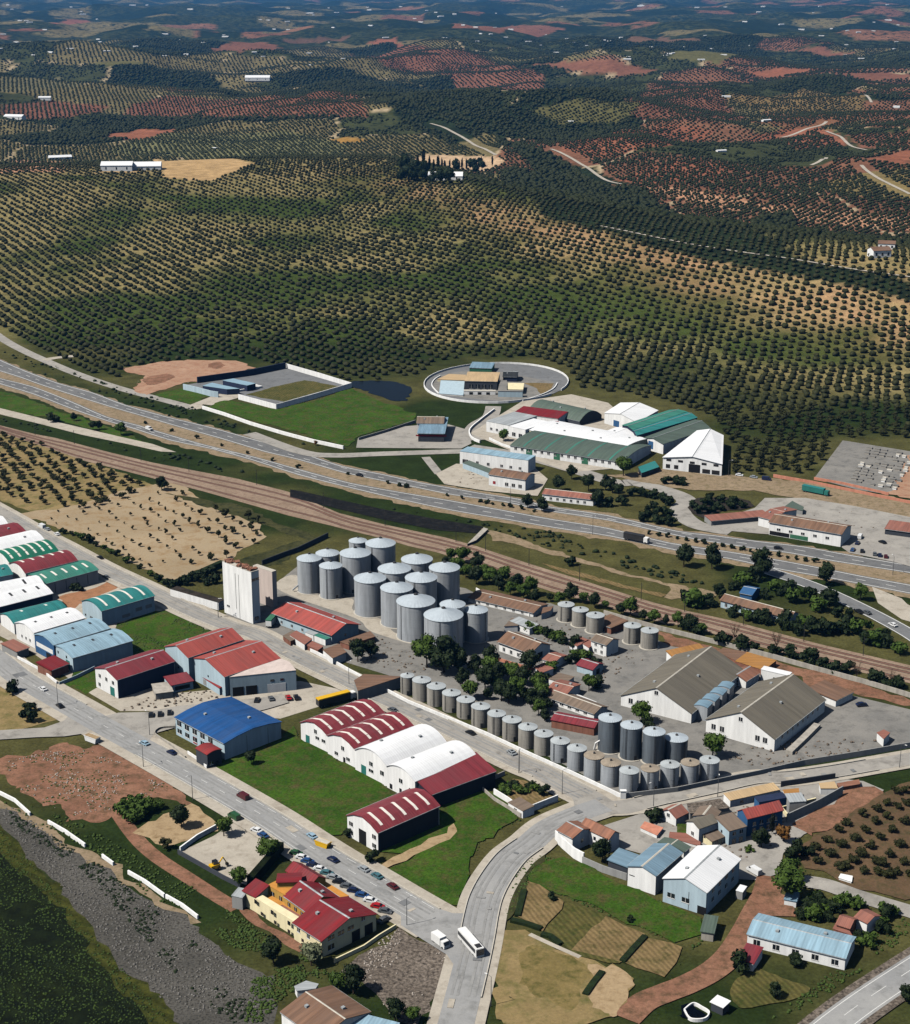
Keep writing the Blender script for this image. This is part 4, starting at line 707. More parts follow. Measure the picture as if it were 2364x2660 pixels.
hall('workshop', 'teal roofed workshop tucked behind the white roofs at the left edge', 'workshop', T4(-140, 845), T4(-330, 730), T4(178, 800), h=7.6, rise=2.0, prof='arc4', roof='teal_sheet', wall='white_wall')
wallrun('yard_wall', 'white forecourt wall along the street below the light blue workshops', zz(S4, 120, 35, 280, 120, 385, 205), 1.6, .3, 'white_wall'); wallrun('yard_wall', 'white wall between the small green lot and the street', zz(S4, 400, 210, 520, 160, 640, 100), 1.4, .25, 'blue_wall')
# ------------------------------------------------------------------ tower, red shed, shacks
tw = hall('grain_tower', 'tall white concrete grain tower with rusty rubble on its roof', 'tower', T6(510, 487), T6(187, 352), T6(597, 458), base=T6(0, 1098)[1], rise=0, prof='flat', roof='slab', wall='white_wall', oh=.0, win=[('u', 1, 3.4, 2.0, .8, .78, .92), ('u', 1, 0, .2, 20, .4, .5, 'm'), ('u', 1, 4, .2, 16, .5, .62, 'm'), ('v', 1, 1.4, 2, 1.6, .2, .8), ('v', 1, 19, 4, 1.2, .1, .9), ('u', 1, 23.6, .25, .1, .1, .3, 'm')])
W_, L_, H_ = tw['dim']
hall('', '', '', T6(757, 484), T6(575, 395), T6(800, 464), base=T6(0, 905)[1], rise=0, prof='flat', roof='slab', wall='pink_wall', root=tw, oh=0.0)
bm = bmesh.new(); rnd = random.Random(4)
for i in range(60):
    x = rnd.uniform(1, W_ - 1); y = -rnd.uniform(.5, L_ - .5); s = rnd.uniform(.35, 1.0); Mx = Matrix.Translation((x, y, H_ + .4 + s * .3)) @ Matrix.Rotation(rnd.uniform(0, 6), 4, 'Z') @ Matrix.Rotation(rnd.uniform(-.5, .5), 4, 'X'); bm_box(bm, -s, s, -s * .7, s * .7, -s * .4, s * .4, Mx)
link('rubble', mesh_from(bm), 'terracotta', tw)
hall('low_building', 'long low building with white street wall and dark flat roof beside the grain tower', 'building', R8(1472, 690), R8(1506, 668), R8(1224, 572), base=R8(0, 742)[1], rise=0, prof='flat', roof='mulch', wall='white_wall', oh=.0)
hall('red_shed', 'long bright red roofed shed in front of the big silos', 'shed', S1(783, 800), S1(945, 725), S1(436, 640), base=S1(0, 868)[1], rise=2.6, prof='gable', roof='coral_sheet', wall='blue_wall', oh=.8, win=[('v', 5, 1.0, 1.2, 1.2, .05, .95), ('u', 1, 1.5, 1, 1, .4, .6)])
for i, (q, ro, wa_, lb, hh) in enumerate([(zz(S1, 505, 845, 455, 810, 520, 775, 580, 815), 'grime_tile', 'brick', 'small brown roofed shack nearest the grain tower end of the yard', 2.6), (zz(S1, 600, 868, 500, 805, 545, 775, 650, 830), 'pink_tile', 'white_wall', 'dark red roofed shack in the middle of the huts by the red shed', 3.0), (zz(S1, 660, 805, 605, 785, 655, 765, 710, 790), 'palegrey_sheet', 'white_wall', 'grey sheet roofed hut against the wall of the red shed', 2.8), (zz(S1, 740, 835, 665, 805, 720, 785, 800, 815), 'palegreen_sheet', 'white_wall', 'pale green roofed hut against the wall of the red shed', 2.8), (zz(S1, 690, 905, 610, 870, 650, 845, 725, 880), 'pink_tile', 'brick', 'low pink roofed shack beside the street wall', 2.4), (zz(S1, 790, 960, 725, 905, 830, 865, 880, 920), 'brown_tile', 'white_wall', 'brown roofed hut with white gable beside the tree on the street wall', 3.4), (zz(S1, 900, 870, 840, 850, 1040, 780, 1075, 815), 'brown_tile', 'brick', 'long low brown lean-to behind the hut with white gable', 2.4), (zz(S1, 960, 1180, 935, 1110, 1000, 1068, 1255, 1085), 'brown_tile', 'grey_wall', 'rusty brown tank house at the start of the low silo row', 4.6)]):
    block('hut' if i < 7 else 'shed', lb, 'hut', q, hh, wa_, ro)
# ------------------------------------------------------------------ the yellow and red building in front
yb = hall('dining_hall', 'cream and ochre building with crimson gabled roofs facing the parked cars', 'building', T1(715, 737), T1(1068, 550), T1(537, 612), base=T1(0, 850)[1], rise=3.0, prof='gable', roof='crimson_sheet', wall='cream_wall', win=[('u', 3, 4.2, 2.2, 1.4, .08, .62), ('u', 1, 5.4, 1.2, 1.2, .72, .8), ('u', 2, 0, 3.0, 3.4, .5, .98, 'd'), ('u', 1, 1.2, 2.2, 1.6, .08, .25), ('v', 2, 3.4, 1.3, 1.3, .3, 1.0)], oh=.4)
hy = yb['dim'][2]
B_ = dict(root=yb)
block('', '', '', zz(T1, 537, 614, 188, 400, 230, 378, 575, 585), hy - .6, 'cream_wall', 'cream_wall', root=yb)
block('', '', '', zz(T1, 575, 622, 262, 436, 330, 402, 640, 582), hy - 2.0, 'ochre_wall', 'orange_floor', root=yb)
block('', '', '', zz(T1, 562, 610, 405, 520, 450, 495, 605, 585), hy - 1.75, 'ochre_wall', 'pink_tile', root=yb)
hall('', '', '', T1(270, 442), T1(352, 395), T1(190, 398), h=hy - .4, rise=1.4, prof='mono', roof='crimson_sheet', wall='cream_wall', **B_)
hall('', '', '', T1(612, 540), T1(825, 442), T1(475, 432), h=hy + .6, rise=2.6, prof='gable', roof='crimson_sheet', wall='ochre_wall', win=[('v', 3, 2.6, 1.4, 2.2, .05, .95)], **B_)
hall('', '', '', T1(470, 430), T1(600, 370), T1(350, 365), h=hy + .8, rise=0.05, prof='mono', roof='orange_floor', wall='ochre_wall', win=[('v', 2, 2.6, 1.4, 2.2, .05, .95)], oh=.1, **B_)
hall('', '', '', T1(640, 362), T1(760, 330), T1(430, 290), h=hy + .6, rise=1.8, prof='gable', roof='crimson_sheet', wall='ochre_wall', **B_)
hall('', '', '', T1(415, 345), T1(570, 330), T1(440, 290), h=hy + 2.6, rise=.2, prof='mono', roof='crimson_sheet', wall='ochre_wall', **B_)
block('', '', '', zz(T1, 540, 262, 560, 228, 900, 435, 820, 455), 3.6, 'ochre_wall', 'orange_floor', root=yb)
bpy.context.view_layer.update()
doors_on(yb, T1(190, 400), T1(715, 737), hy, 3, 3.6, 1.2, 1.2, 'glass', 'window', .05, .7); doors_on(yb, T1(190, 400), T1(715, 737), hy, 4, 1.0, 1.1, 1.0, 'glass', 'window', .15, .85)
hall('shed', 'grey sheet lean-to at the left end of the cream and ochre building', 'shed', T1(180, 450), T1(190, 400), T1(130, 420), h=4, rise=.4, prof='mono', roof='palegrey_sheet', wall='grey_wall', oh=.1)
wallrun('garden_wall', 'white wall in front of the shaded gable of the ochre building', zz(T1, 800, 885, 1000, 790, 1100, 720, 1215, 650), 1.2, .4, 'cream_wall'); wallrun('hedge', 'dark hedge between the concrete yard and the ochre building', zz(T1, 235, 370, 330, 260, 440, 130), 3.2, 2.2, 'leaf_dark' if 'leaf_dark' in MATS else 'darkgrass', cat='hedge')
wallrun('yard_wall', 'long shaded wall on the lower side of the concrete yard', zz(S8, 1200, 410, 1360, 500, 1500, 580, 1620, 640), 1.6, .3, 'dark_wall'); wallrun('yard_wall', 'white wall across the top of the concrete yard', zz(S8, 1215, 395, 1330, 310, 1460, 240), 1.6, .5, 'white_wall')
hall('cottage', 'weathered terracotta tile cottage cut by the bottom edge', 'house', T1(700, 1400), T1(1035, 1215), T1(450, 1215), h=4.0, rise=2.0, prof='gable', roof='brown_tile', wall='white_wall', win=[('u', 2, 1, 1.2, 1.2)])
hall('lean_to', 'pale blue sheet lean-to beside the terracotta cottage at the bottom edge', 'lean-to', T1(1150, 1420), T1(1180, 1300), T1(930, 1310), h=3.2, rise=.5, prof='mono', roof='ltblue_sheet', wall='white_wall'); block('shed', 'pale rounded sheet shelter above the terracotta cottage', 'shed', zz(T1, 550, 1075, 535, 1045, 610, 1010, 690, 1030, 670, 1060), 2.2, 'white_wall', 'palegrey_sheet')
for i_, w_ in enumerate([(0, 10, 100, 60, 150, 105, 205, 155), (325, 205, 440, 270, 575, 365), (690, 435, 765, 490), (865, 545, 980, 610, 1110, 705), (1120, 708, 1230, 770, 1335, 850)]): wallrun('retaining_wall', ['curved white', 'long white', 'short white', 'pale jointed', 'lowest white'][i_] + ' length of low retaining wall along the tan track', zz(S8, *w_), 1.3, .5, 'white_wall')
# ------------------------------------------------------------------ grey gabled warehouses
hall('warehouse', 'grey roofed white gabled warehouse with metal bins along its side', 'warehouse', S6(1392, 450), S6(937, 316), S6(1690, 148), base=S6(0, 520)[1], rise=6.6, prof='gable', roof='grey_sheet', wall='white_wall', win=[('u', 1, 8.0, 1.5, 1.5, .46, .54), ('u', 2, 1.9, 1.7, 2.0, .68, .92)])
hall('warehouse', 'grey roofed white gabled warehouse nearest the right edge of the yard', 'warehouse', S7(905, 52), S6(1497, 487), S3(1232, 1237), base=S7(0, 138)[1], rise=6.6, prof='gable', roof='grey_sheet', wall='white_wall', win=[('u', 1, 8.0, 1.5, 1.5, .46, .54), ('u', 2, 2.4, 1.7, 2.0, .08, .3), ('u', 2, 1.9, 1.7, 2.0, .7, .95), ('v', 8, 3, 1.2, 1.2)])
for i in range(4):
    f = i / 4; a = (1410 + (1580 - 1410) * f * 1.33, 420 - 133 * f * 1.28)
    hall('grain_bin', ['front most', 'second', 'third', 'rear most'][i] + ' square metal bin along the side of the grey roofed warehouse', 'bin', S6(1510 - 10 + 50 * i, 415 - 43 * i), S6(1405 + 53 * i, 402 - 42 * i), S6(1562 + 50 * i, 378 - 43 * i), base=S6(0, 505 - 43 * i)[1], rise=.5, prof='arc', roof='bluegrey_sheet', wall='steel', oh=.1, group='metal bins along the warehouse', LV=5.2)
hall('house', 'white hut with terracotta roof between the two grey warehouses', 'house', S3(712, 1115), S3(580, 1080), S3(807, 1063), base=S3(0, 1165)[1], rise=1.6, prof='gable', roof='terracotta', wall='white_wall', win=[('u', 1, .6, 1.4, 2.0, .4, .6)])
hall('house', 'brown tiled hut behind the right hand grey roofed warehouse', 'house', S3(1318, 1245), S3(1155, 1165), S3(1398, 1180), base=S3(0, 1290)[1], rise=.6, prof='mono', roof='brown_tile', wall='white_wall', win=[('u', 1, .8, 1.4, 1.4, .3, .6)])
hall('shed', 'ochre roofed shed behind the left grey warehouse', 'shed', S3(215, 950), S3(180, 925), S3(420, 895), h=3.2, rise=.8, prof='mono', roof='ochre_roof', wall='white_wall')
block('lean_to', 'flat ochre roof along the railway wall', 'shed', zz(S3, 830, 1040, 640, 980, 720, 920, 915, 975), 2.4, 'brick', 'ochre_roof')
block('lean_to', 'rust brown flat roof along the railway wall behind the left warehouse', 'shed', zz(S3, 640, 975, 520, 920, 560, 890, 715, 920), 2.2, 'brick', 'brown_tile')
hall('house', 'small white house with arched dark door between the warehouses and the railway wall', 'house', S3(1000, 1080), S3(805, 1055), S3(1030, 1060), h=4, rise=.4, prof='mono', roof='white_sheet', wall='white_wall', oh=.1, win=[('u', 1, 0, 1.2, 2.2, .4, .6, 'd')])
wallrun('loading_ramp', 'grey concrete ramp wall beside the right grey warehouse', zz(S7, 1000, 155, 1100, 60, 1190, -30), 1.4, 2.5, 'concrete')
block('hut', 'small pink roofed gatehouse by the street wall at the right edge', 'hut', zz(S7, 1640, 50, 1595, 10, 1640, -10, 1680, 10), 3.2, 'white_wall', 'pink_tile')
# central yard houses
hall('house', 'brown tiled farmhouse among the silos', 'house', S2(562, 925), S2(722, 878), S2(325, 862), base=S2(0, 990)[1], rise=2.6, prof='gable', roof='brown_tile', wall='white_wall', oh=.7, win=[('v', 3, .8, 1.3, 1.5, .25, .95), ('u', 1, .5, 3, 2.2, .3, .7, 'd')])
hall('shed', 'long brown roofed shed with white wall below the trackside trees', 'shed', S2(585, 655), S2(640, 590), S2(225, 520), base=S2(0, 685)[1], rise=1.2, prof='gable', roof='brown_tile', wall='white_wall', win=[('v', 6, .6, 1.2, 1.1)])
hall('hut', 'red roofed hut with dark doorway in the middle of the yard', 'hut', S2(985, 1037), S2(1067, 1002), S2(873, 1008), base=S2(0, 1085)[1], rise=1.3, prof='gable', roof='red_sheet', wall='blue_wall', oh=.4, win=[('u', 1, 0, 2.2, 2.2, .3, .7, 'd')])
hall('house', 'white two storey house with grey roof below the pair of small silos', 'house', S2(1078, 872), S2(1147, 830), S2(985, 835), base=S2(0, 955)[1], rise=1.4, prof='gable', roof='grime_tile', wall='white_wall', win=[('v', 2, 1, 1.1, 1.3), ('v', 2, 3.6, 1.1, 1.2)])
hall('hut', 'small white hut with pink roof in front of the brown farmhouse', 'hut', S2(725, 990), S2(800, 940), S2(655, 965), base=S2(0, 1035)[1], rise=1.0, prof='gable', roof='pink_tile', wall='white_wall', win=[('v', 1, .6, 1, 1.2)])
hall('hut', 'grey flat roofed shelter beside the three upper silos', 'hut', S2(560, 760), S2(600, 735), S2(470, 700), h=3, rise=.4, prof='mono', roof='palegrey_sheet', wall='white_wall')
hall('canopy', 'rust red canopy behind the three upper silos', 'canopy', S2(1110, 755), S2(1160, 700), S2(1050, 700), h=3.0, rise=.4, prof='mono', roof='brown_tile', wall='brick')
for q_, l_ in ((zz(S2, 880, 880, 830, 850, 905, 815, 960, 840), 'small pink roofed hut left of the white two storey house'), (zz(S2, 800, 1130, 690, 1100, 760, 1060, 860, 1085), 'low grey roofed hut in the lower yard near the tree'), (zz(S2, 640, 1060, 590, 1020, 660, 990, 720, 1030), 'brown roofed hut below the white hut with pink roof'), (zz(S2, 960, 890, 915, 860, 960, 835, 1000, 860), 'tiny red roofed store against the two storey house'), (zz(S2, 480, 740, 390, 745, 440, 690, 520, 700), 'grey roofed garden store beside the long brown shed'), (zz(S2, 700, 640, 640, 660, 650, 620, 720, 610), 'small tan store at the end of the long brown shed')):
    block('hut', l_, 'hut', q_, 2.8, 'white_wall', 'pink_tile' if 'pink' in l_ or 'red' in l_ else 'grime_tile' if 'grey' in l_ else 'brown_tile')
wallrun('garden_wall', 'white garden wall winding between the huts of the lower yard', zz(S2, 660, 1150, 740, 1200, 900, 1240, 1010, 1285), 1.8, .3, 'white_wall'); wallrun('garden_wall', 'low wall in front of the brown tiled farmhouse', zz(S2, 290, 960, 420, 1000, 560, 1040, 640, 1060), 1.4, .3, 'brickpink')
hall('house', 'long white house with grey and pink roof in the lower yard', 'house', S6(735, 452), S6(815, 402), S6(445, 330), base=S6(0, 490)[1], rise=1.4, prof='gable', roof='grime_tile', wall='white_wall', oh=.4, win=[('v', 5, .9, 1.6, 1.5, .1, .95)])
hall('canopy', 'long dark red canopy in front of the white house in the lower yard', 'canopy', S6(735, 548), S6(752, 492), S6(480, 468), h=3.2, rise=.9, prof='gable', roof='red_sheet', wall='brick', oh=.3)
hall('hut', 'low pink tiled hut with two pitched roofs behind the long white house', 'hut', S6(545, 325), S6(612, 250), S6(430, 285), h=3.4, rise=1.2, prof='gable', roof='pink_tile', wall='white_wall')
wallrun('garden_wall', 'white and grey wall round the overgrown corner plot by the rear street', zz(S6, 60, 1000, 158, 1060, 255, 1135, 380, 1085, 490, 1042), 2.4, .4, 'white_wall'); hall('hut', 'small white hut with dark opening inside the overgrown corner plot', 'hut', S6(255, 1110), S6(330, 1080), S6(160, 1050), h=2.6, rise=.3, prof='mono', roof='grime_tile', wall='white_wall', oh=.1, win=[('v', 1, .8, 1.4, 1.2, .4, .6)])
wallrun('garden_wall', 'white garden wall around the corner plot beside the long row', zz(S5, 1690, 760, 1535, 830, 1540, 870, 1620, 940, 1800, 1050), 1.6, .3, 'concrete')
# boundary walls of the silo yard
wallrun('boundary_wall', 'long white wall along the street in front of the low silo row', zz(S1, 640, 920, 800, 1000, 960, 1090, 1150, 1190, 1300, 1270) + zz(S6, 0, 600, 300, 740, 600, 875, 930, 1030), 1.7, .45, 'white_wall')
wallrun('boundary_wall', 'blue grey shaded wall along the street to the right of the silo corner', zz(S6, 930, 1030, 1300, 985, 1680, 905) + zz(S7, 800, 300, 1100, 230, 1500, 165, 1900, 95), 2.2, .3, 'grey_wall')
wallrun('railway_wall', 'brick red wall between the warehouses and the railway', zz(S2, 1060, 665, 1430, 770, 1817, 865) + zz(S3, 900, 965, 1200, 1050, 1500, 1130, 1900, 1250), 2.0, .4, 'concrete')
wallrun('boundary_wall', 'white wall at the corner of the big silo yard', zz(S2, 200, 510, 340, 590, 560, 680), 1.8, .4, 'white_wall')
bm = bmesh.new(); gp = at(S6(930, 1030)); bm_box(bm, -.9, .9, -.5, .5, 0, 3.2); bm_box(bm, -1.05, 1.05, -.65, .65, 3.2, 3.45); prop(link('gate_pillar', mesh_from(bm), 'white_wall', None, gp), 'stout white pillar where the two yard walls meet', 'pillar')
# ------------------------------------------------------------------ village cluster
hall('hall_building', 'big white roofed hall with pale blue front in the village', 'hall', S7(445, 1085), S7(172, 998 - 20), S7(622, 850), base=S7(0, 1243)[1], rise=2.4, prof='gable', roof='white_sheet', wall='blue_wall', win=[('u', 2, 2.2, 2.4, 1.5, .3, .98), ('u', 1, 0, .15, 6, .3, .5, 'm'), ('u', 1, 0, 2.8, 2.6, .02, .16, 'd'), ('v', 4, 2.6, 1.4, 1.3), ('v', 4, 5.6, 1.4, 1.3)])
hall('workshop', 'blue roofed workshop joined to the left of the big white hall', 'workshop', T2(1412, 297), T2(1220, 237), T2(1600, 150), base=T2(0, 430)[1], rise=1.5, prof='gable', roof='bluegrey_sheet', wall='white_wall', win=[('u', 1, 3.8, 1.8, .25, .75, .95, 'm')])
hall('lean_to', 'low blue roofed lean-to at the left of the blue workshop', 'lean-to', T2(1218, 240), T2(1088, 205), T2(1298, 165), h=3.8, rise=.5, prof='mono', roof='bluegrey_sheet', wall='dark_wall')
hall('shed', 'grey roofed shed behind the blue workshop', 'shed', T2(1600, 135), T2(1430, 75), T2(1640, 105), h=5.0, rise=.8, prof='gable', roof='greygreen_sheet', wall='white_wall')
wallrun('boundary_wall', 'grey block wall below the lean-to of the blue workshop', zz(T2, 915, 215, 1050, 275, 1215, 330), 2.4, .3, 'grey_wall')
hall('house', 'terracotta tiled house with white street wall at the village corner', 'house', S6(835, 1295), S6(885, 1250), S6(690, 1190), h=5.2, rise=1.6, prof='gable', roof='terracotta', wall='white_wall', win=[('v', 3, 2.4, 1, 1.2)])
hall('house', 'smaller terracotta house beside the junction', 'house', S6(590, 1290), S6(690, 1215), S6(515, 1230), h=5.0, rise=1.4, prof='gable', roof='terracotta', wall='white_wall', win=[('u', 1, 2, 1, 1.2)])
wallrun('garden_wall', 'white garden wall with openings below the terracotta house', zz(T2, 735, 60, 780, 110, 860, 180, 925, 215), 3.6, .5, 'white_wall')
hall('house', 'red and brown roofed house at the upper left of the village', 'house', S7(240, 640 - 55), S7(120, 545), S7(332, 555), base=S7(0, 645)[1], rise=1.8, prof='gable', roof='pink_tile', wall='white_wall', win=[('u', 1, 2.4, 1.2, 1.2)])
block('ruin', 'roofless stone house plot beside the brown and red roofed house', 'ruin', zz(S7, 335, 555, 315, 490, 535, 455, 600, 515), 4.2, 'grey_wall', 'rubble_soil')
hall('house', 'long low house with tan flat roof along the upper street', 'house', S7(605, 468), S7(560, 432), S7(940, 395), base=S7(0, 520)[1], rise=.6, prof='mono', roof='sand_roof', wall='white_wall', oh=.1, win=[('v', 3, 1, 1.2, 1.2)])
hall('house', 'blue painted house with dark flat roof in the upper street row', 'house', S7(800, 480), S7(770, 450), S7(985, 445), h=4.4, rise=.3, prof='mono', roof='navy_wall', wall='bluepaint', oh=.1, win=[('v', 4, 1.2, 1.3, 1.2)])
hall('house', 'grey roofed shed at the right end of the upper street row', 'house', S7(1005, 480), S7(985, 430), S7(1110, 465), h=4.2, rise=.4, prof='mono', roof='palegrey_sheet', wall='grey_wall', oh=.1)
hall('house', 'red roofed house with deep blue wall in the village', 'house', S7(722, 588), S7(662, 535), S7(947, 520), base=S7(0, 715)[1], rise=1.9, prof='gable', roof='coral_sheet', wall='bluepaint', oh=.3, win=[('v', 4, 3.6, 1.2, 1.3), ('v', 4, .9, 1.2, 1.8)])
hall('house', 'grey brown roofed house left of the red roofed blue house', 'house', S7(598, 675), S7(500, 605), S7(715, 642), base=S7(0, 775)[1], rise=1.2, prof='mono', roof='grime_tile', wall='blue_wall', oh=.15, win=[('v', 2, 3.4, 1.2, 1.2), ('v', 2, .2, 1.4, 2.0), ('u', 1, 3, .8, .9)])
hall('house', 'lowest brown roofed house next to the cream gable wall', 'house', S7(482, 745), S7(375, 690), S7(595, 708), base=S7(0, 790)[1], rise=1.0, prof='mono', roof='grime_tile', wall='cream_wall', oh=.15, win=[('u', 1, 2.2, .8, .9), ('v', 2, .4, 1.2, 1.8)])
hall('house', 'dark grey roofed house with arched dormer in the village', 'house', S7(395, 655), S7(328, 600), S7(500, 600), h=5.6, rise=1.2, prof='gable', roof='grey_sheet', wall='white_wall', win=[('u', 1, 2, 1.2, 1.2)])
hall('house', 'house with dark slate roof behind the arched dormer house', 'house', S7(490, 600), S7(350, 600 - 20), S7(560, 548), h=5.6, rise=1.2, prof='gable', roof='grime_tile', wall='white_wall')
block('patio', 'pink paved raised terrace with a green pool frame', 'terrace', zz(S7, 400, 775, 195, 715, 200, 680, 330, 690, 400, 745), 1.2, 'white_wall', 'pink_tile'); block('pool', 'small green covered pool with white surround', 'pool', zz(S7, 310, 695, 250, 680, 250, 625, 310, 630, 325, 650), .9, 'white_wall', 'lush')
block('patio', 'pink walled terrace below the red and brown roofed house', 'terrace', zz(S7, 110, 700, 0, 650, 30, 610, 150, 650), 1.5, 'white_wall', 'brickpink')
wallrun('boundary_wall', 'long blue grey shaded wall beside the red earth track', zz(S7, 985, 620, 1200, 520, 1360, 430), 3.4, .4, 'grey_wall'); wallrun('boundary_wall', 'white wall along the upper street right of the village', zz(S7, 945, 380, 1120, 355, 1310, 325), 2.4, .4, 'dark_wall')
wallrun('garden_wall', 'cream garden wall between the village and the blue grey wall', zz(S7, 990, 590, 950, 540, 1060, 510, 1180, 480), 1.8, .5, 'cream_wall'); block('lean_to', 'sloping tan shed roof at the right end of the village', 'shed', zz(S7, 1330, 385, 1215, 385, 1205, 350, 1305, 340), 2.6, 'white_wall', 'sand_roof'); block('lean_to', 'ochre flat roof at the right end of the upper street row', 'shed', zz(S7, 1070, 440, 975, 430, 960, 395, 1065, 385), 3, 'white_wall', 'ochre_roof')
block('low_building', 'long dark timber stack beside the upper street', 'stack', zz(S7, 1480, 355, 1340, 380, 1325, 352, 1470, 325), 1.6, 'brick', 'terracotta')
hall('shed', 'long pale blue roofed shed beside the red earth track', 'shed', T3(1308, 998), T3(1377, 830), T3(545, 797), base=T3(0, 1092)[1], rise=1.3, prof='gable', roof='ltblue_sheet', wall='white_wall', oh=.3, win=[('v', 5, 1.0, 1.9, 1.6, .0, 1.0)])
hall('hut', 'small blue roofed hut under the big tree by the red earth track', 'hut', T3(922, 552), T3(948, 475), T3(828, 535), base=T3(0, 600)[1], rise=.4, prof='mono', roof='bluegrey_sheet', wall='white_wall', oh=.2)
hall('hut', 'white hut with dark red roof at the end of the long blue shed', 'hut', T3(585, 1045), T3(655, 930), T3(462, 1010), h=2.6, rise=.6, prof='mono', roof='red_sheet', wall='white_wall', oh=.2, win=[('v', 1, .3, 1.2, 1.7)])
hall('shed', 'white topped shelter in the garden at the bottom right', 'shed', T3(345, 1385), T3(400, 1345), T3(250, 1345), h=2.5, rise=.2, prof='mono', roof='white_sheet', wall='dark_wall', oh=.3)
hall('house', 'pink tiled cottage behind the long blue shed', 'house', T3(1340, 760), T3(1400, 690), T3(1240, 730), h=3.4, rise=1.2, prof='gable', roof='pink_tile', wall='brick'); hall('house', 'pink tiled cottage end nearest the grey lane', 'house', T3(1480, 720), T3(1545, 650), T3(1405, 665), h=3.6, rise=1.0, prof='gable', roof='pink_tile', wall='white_wall')
block('hut', 'low tiled outbuilding touching the roof of the long blue shed', 'hut', zz(T3, 1355, 815, 1215, 765, 1235, 730, 1320, 755), 2.4, 'brick', 'pink_tile')
hall('shed', 'grey green roofed shack in the yard corner below the big white hall', 'shed', T3(270, 800), T3(320, 690), T3(175, 790), h=2.8, rise=.5, prof='mono', roof='greygreen_sheet', wall='concrete')
hall('shed', 'white flat shed in the shadow of the big white hall', 'shed', T3(500, 480), T3(530, 440), T3(450, 465), h=2.6, rise=.2, prof='mono', roof='white_sheet', wall='grey_wall', oh=.1)
patch('water', zz(T3, 45, 1425, 110, 1375, 180, 1405, 230, 1440, 195, 1485, 90, 1485), 'water', True, z=.5); wallrun('tank', 'white rimmed dark water tank at the bottom edge', zz(T3, 40, 1420, 110, 1370, 180, 1400, 235, 1440, 200, 1490, 90, 1490, 40, 1420), 1.0, .35, 'white_wall', cat='tank', sm=True); block('low_building', 'white concrete slab beside the grey lane', 'slab', zz(T3, 1355, 395, 1258, 365, 1275, 335, 1362, 352), .9, 'white_wall', 'white_wall')
# ------------------------------------------------------------------ silos
def bm_ring(bm, r, z, w=.06, t=.12, n=28): bm_lathe(bm, [(r - .02, z), (r + w, z), (r + w, z + t), (r - .02, z + t)], n, None, False, False)
def silo(q, label, z, body='steel', roof='steel_roof', group=None, h=None, cone=.34, pad=True, band=3, rmul=1.0):
    xl, xr, yt, yb = q; xc = (xl + xr) / 2; pf = z(xc, yb); g = at(pf)
    a, b = z(xl, yt), z(xr, yt); zc = g.y * cp + CAMH * sp; r = (b[0] - a[0]) / 2 / FPX * (zc - 6) * 1.0 * rmul
    d = Vector((g.x, g.y, 0)).normalized(); c = g + d * r
    hh = h or hz(pf, z(xc, yt)[1]); rnd = random.Random(int(xc * 7 + yb))
    E = empty('silo', (c.x, c.y, 0), rnd.uniform(0, 6.28), label, 'silo', group)
    n = 40; bm = bmesh.new(); prof = []; k = 4
    bm_lathe(bm, [(r, .15), (r, hh)], n, None, False, False); bo = link('body', mesh_from(bm, 'body', True), body, E)
    bm = bmesh.new()
    for i in range(1, k + 1): bm_ring(bm, r, hh * i / (k + .6), .03, .08, 40)
    link('hoop', mesh_from(bm, 'hoop'), body, bo)
    bm = bmesh.new()                                   # roof with radial seams
    m_ = 28; top = r * .09
    for i in range(m_):
        a0, a1 = 2 * math.pi * i / m_, 2 * math.pi * (i + 1) / m_; am = (a0 + a1) / 2; hc = cone * r
        P = lambda rr, an, zz_: (rr * math.cos(an), rr * math.sin(an), zz_)
        v = [bm.verts.new(p) for p in (P(r * 1.03, a0, hh + .10), P(r * 1.03, a1, hh + .10), P(top, a1, hh + hc), P(top, a0, hh + hc))]; mid = [bm.verts.new(P(r * 1.03, am, hh + .02)), bm.verts.new(P(top, am, hh + hc - .02))]
        bm.faces.new((v[0], mid[0], mid[1], v[3])); bm.faces.new((mid[0], v[1], v[2], mid[1]))
        e = [bm.verts.new(p) for p in (P(r * 1.03, a0, hh - .12), P(r * 1.03, a1, hh - .12))]; bm.faces.new((e[0], e[1], v[1], mid[0], v[0]))
    ro = link('roof', mesh_from(bm, 'roof'), roof, E)
    bm = bmesh.new(); bm_lathe(bm, [(top * 1.25, hh + cone * r - .05), (top * 1.25, hh + cone * r + .35), (top * .5, hh + cone * r + .65)], 12); link('cap', mesh_from(bm, 'cap'), 'dark_metal', ro)
    bm = bmesh.new(); an = rnd.uniform(-2.6, -.6) - E.rotation_euler[2]; px, py = math.cos(an), math.sin(an)
    Mx = Matrix.Rotation(an, 4, 'Z')
    for s_ in (-.22, .22): bm_box(bm, r + .1, r + .16, s_ - .04, s_ + .04, .6, hh, Mx)
    for i in range(int(hh / .6)): bm_box(bm, r + .1, r + .15, -.2, .2, .7 + i * .6, .76 + i * .6, Mx)
    link('ladder', mesh_from(bm, 'ladder'), 'dark_metal', E)
    bm = bmesh.new(); Mx = Matrix.Rotation(an + .9, 4, 'Z'); bm_box(bm, r - .05, r + .08, -.5, .5, .5, 2.0, Mx); link('hatch', mesh_from(bm, 'hatch'), 'dark_metal', E)
    if pad: bm = bmesh.new(); bm_lathe(bm, [(r + .6, 0.05), (r + .6, .3), (r + .02, .34)], n, None, False, False); link('plinth', mesh_from(bm, 'plinth'), 'slab', E)
    return E
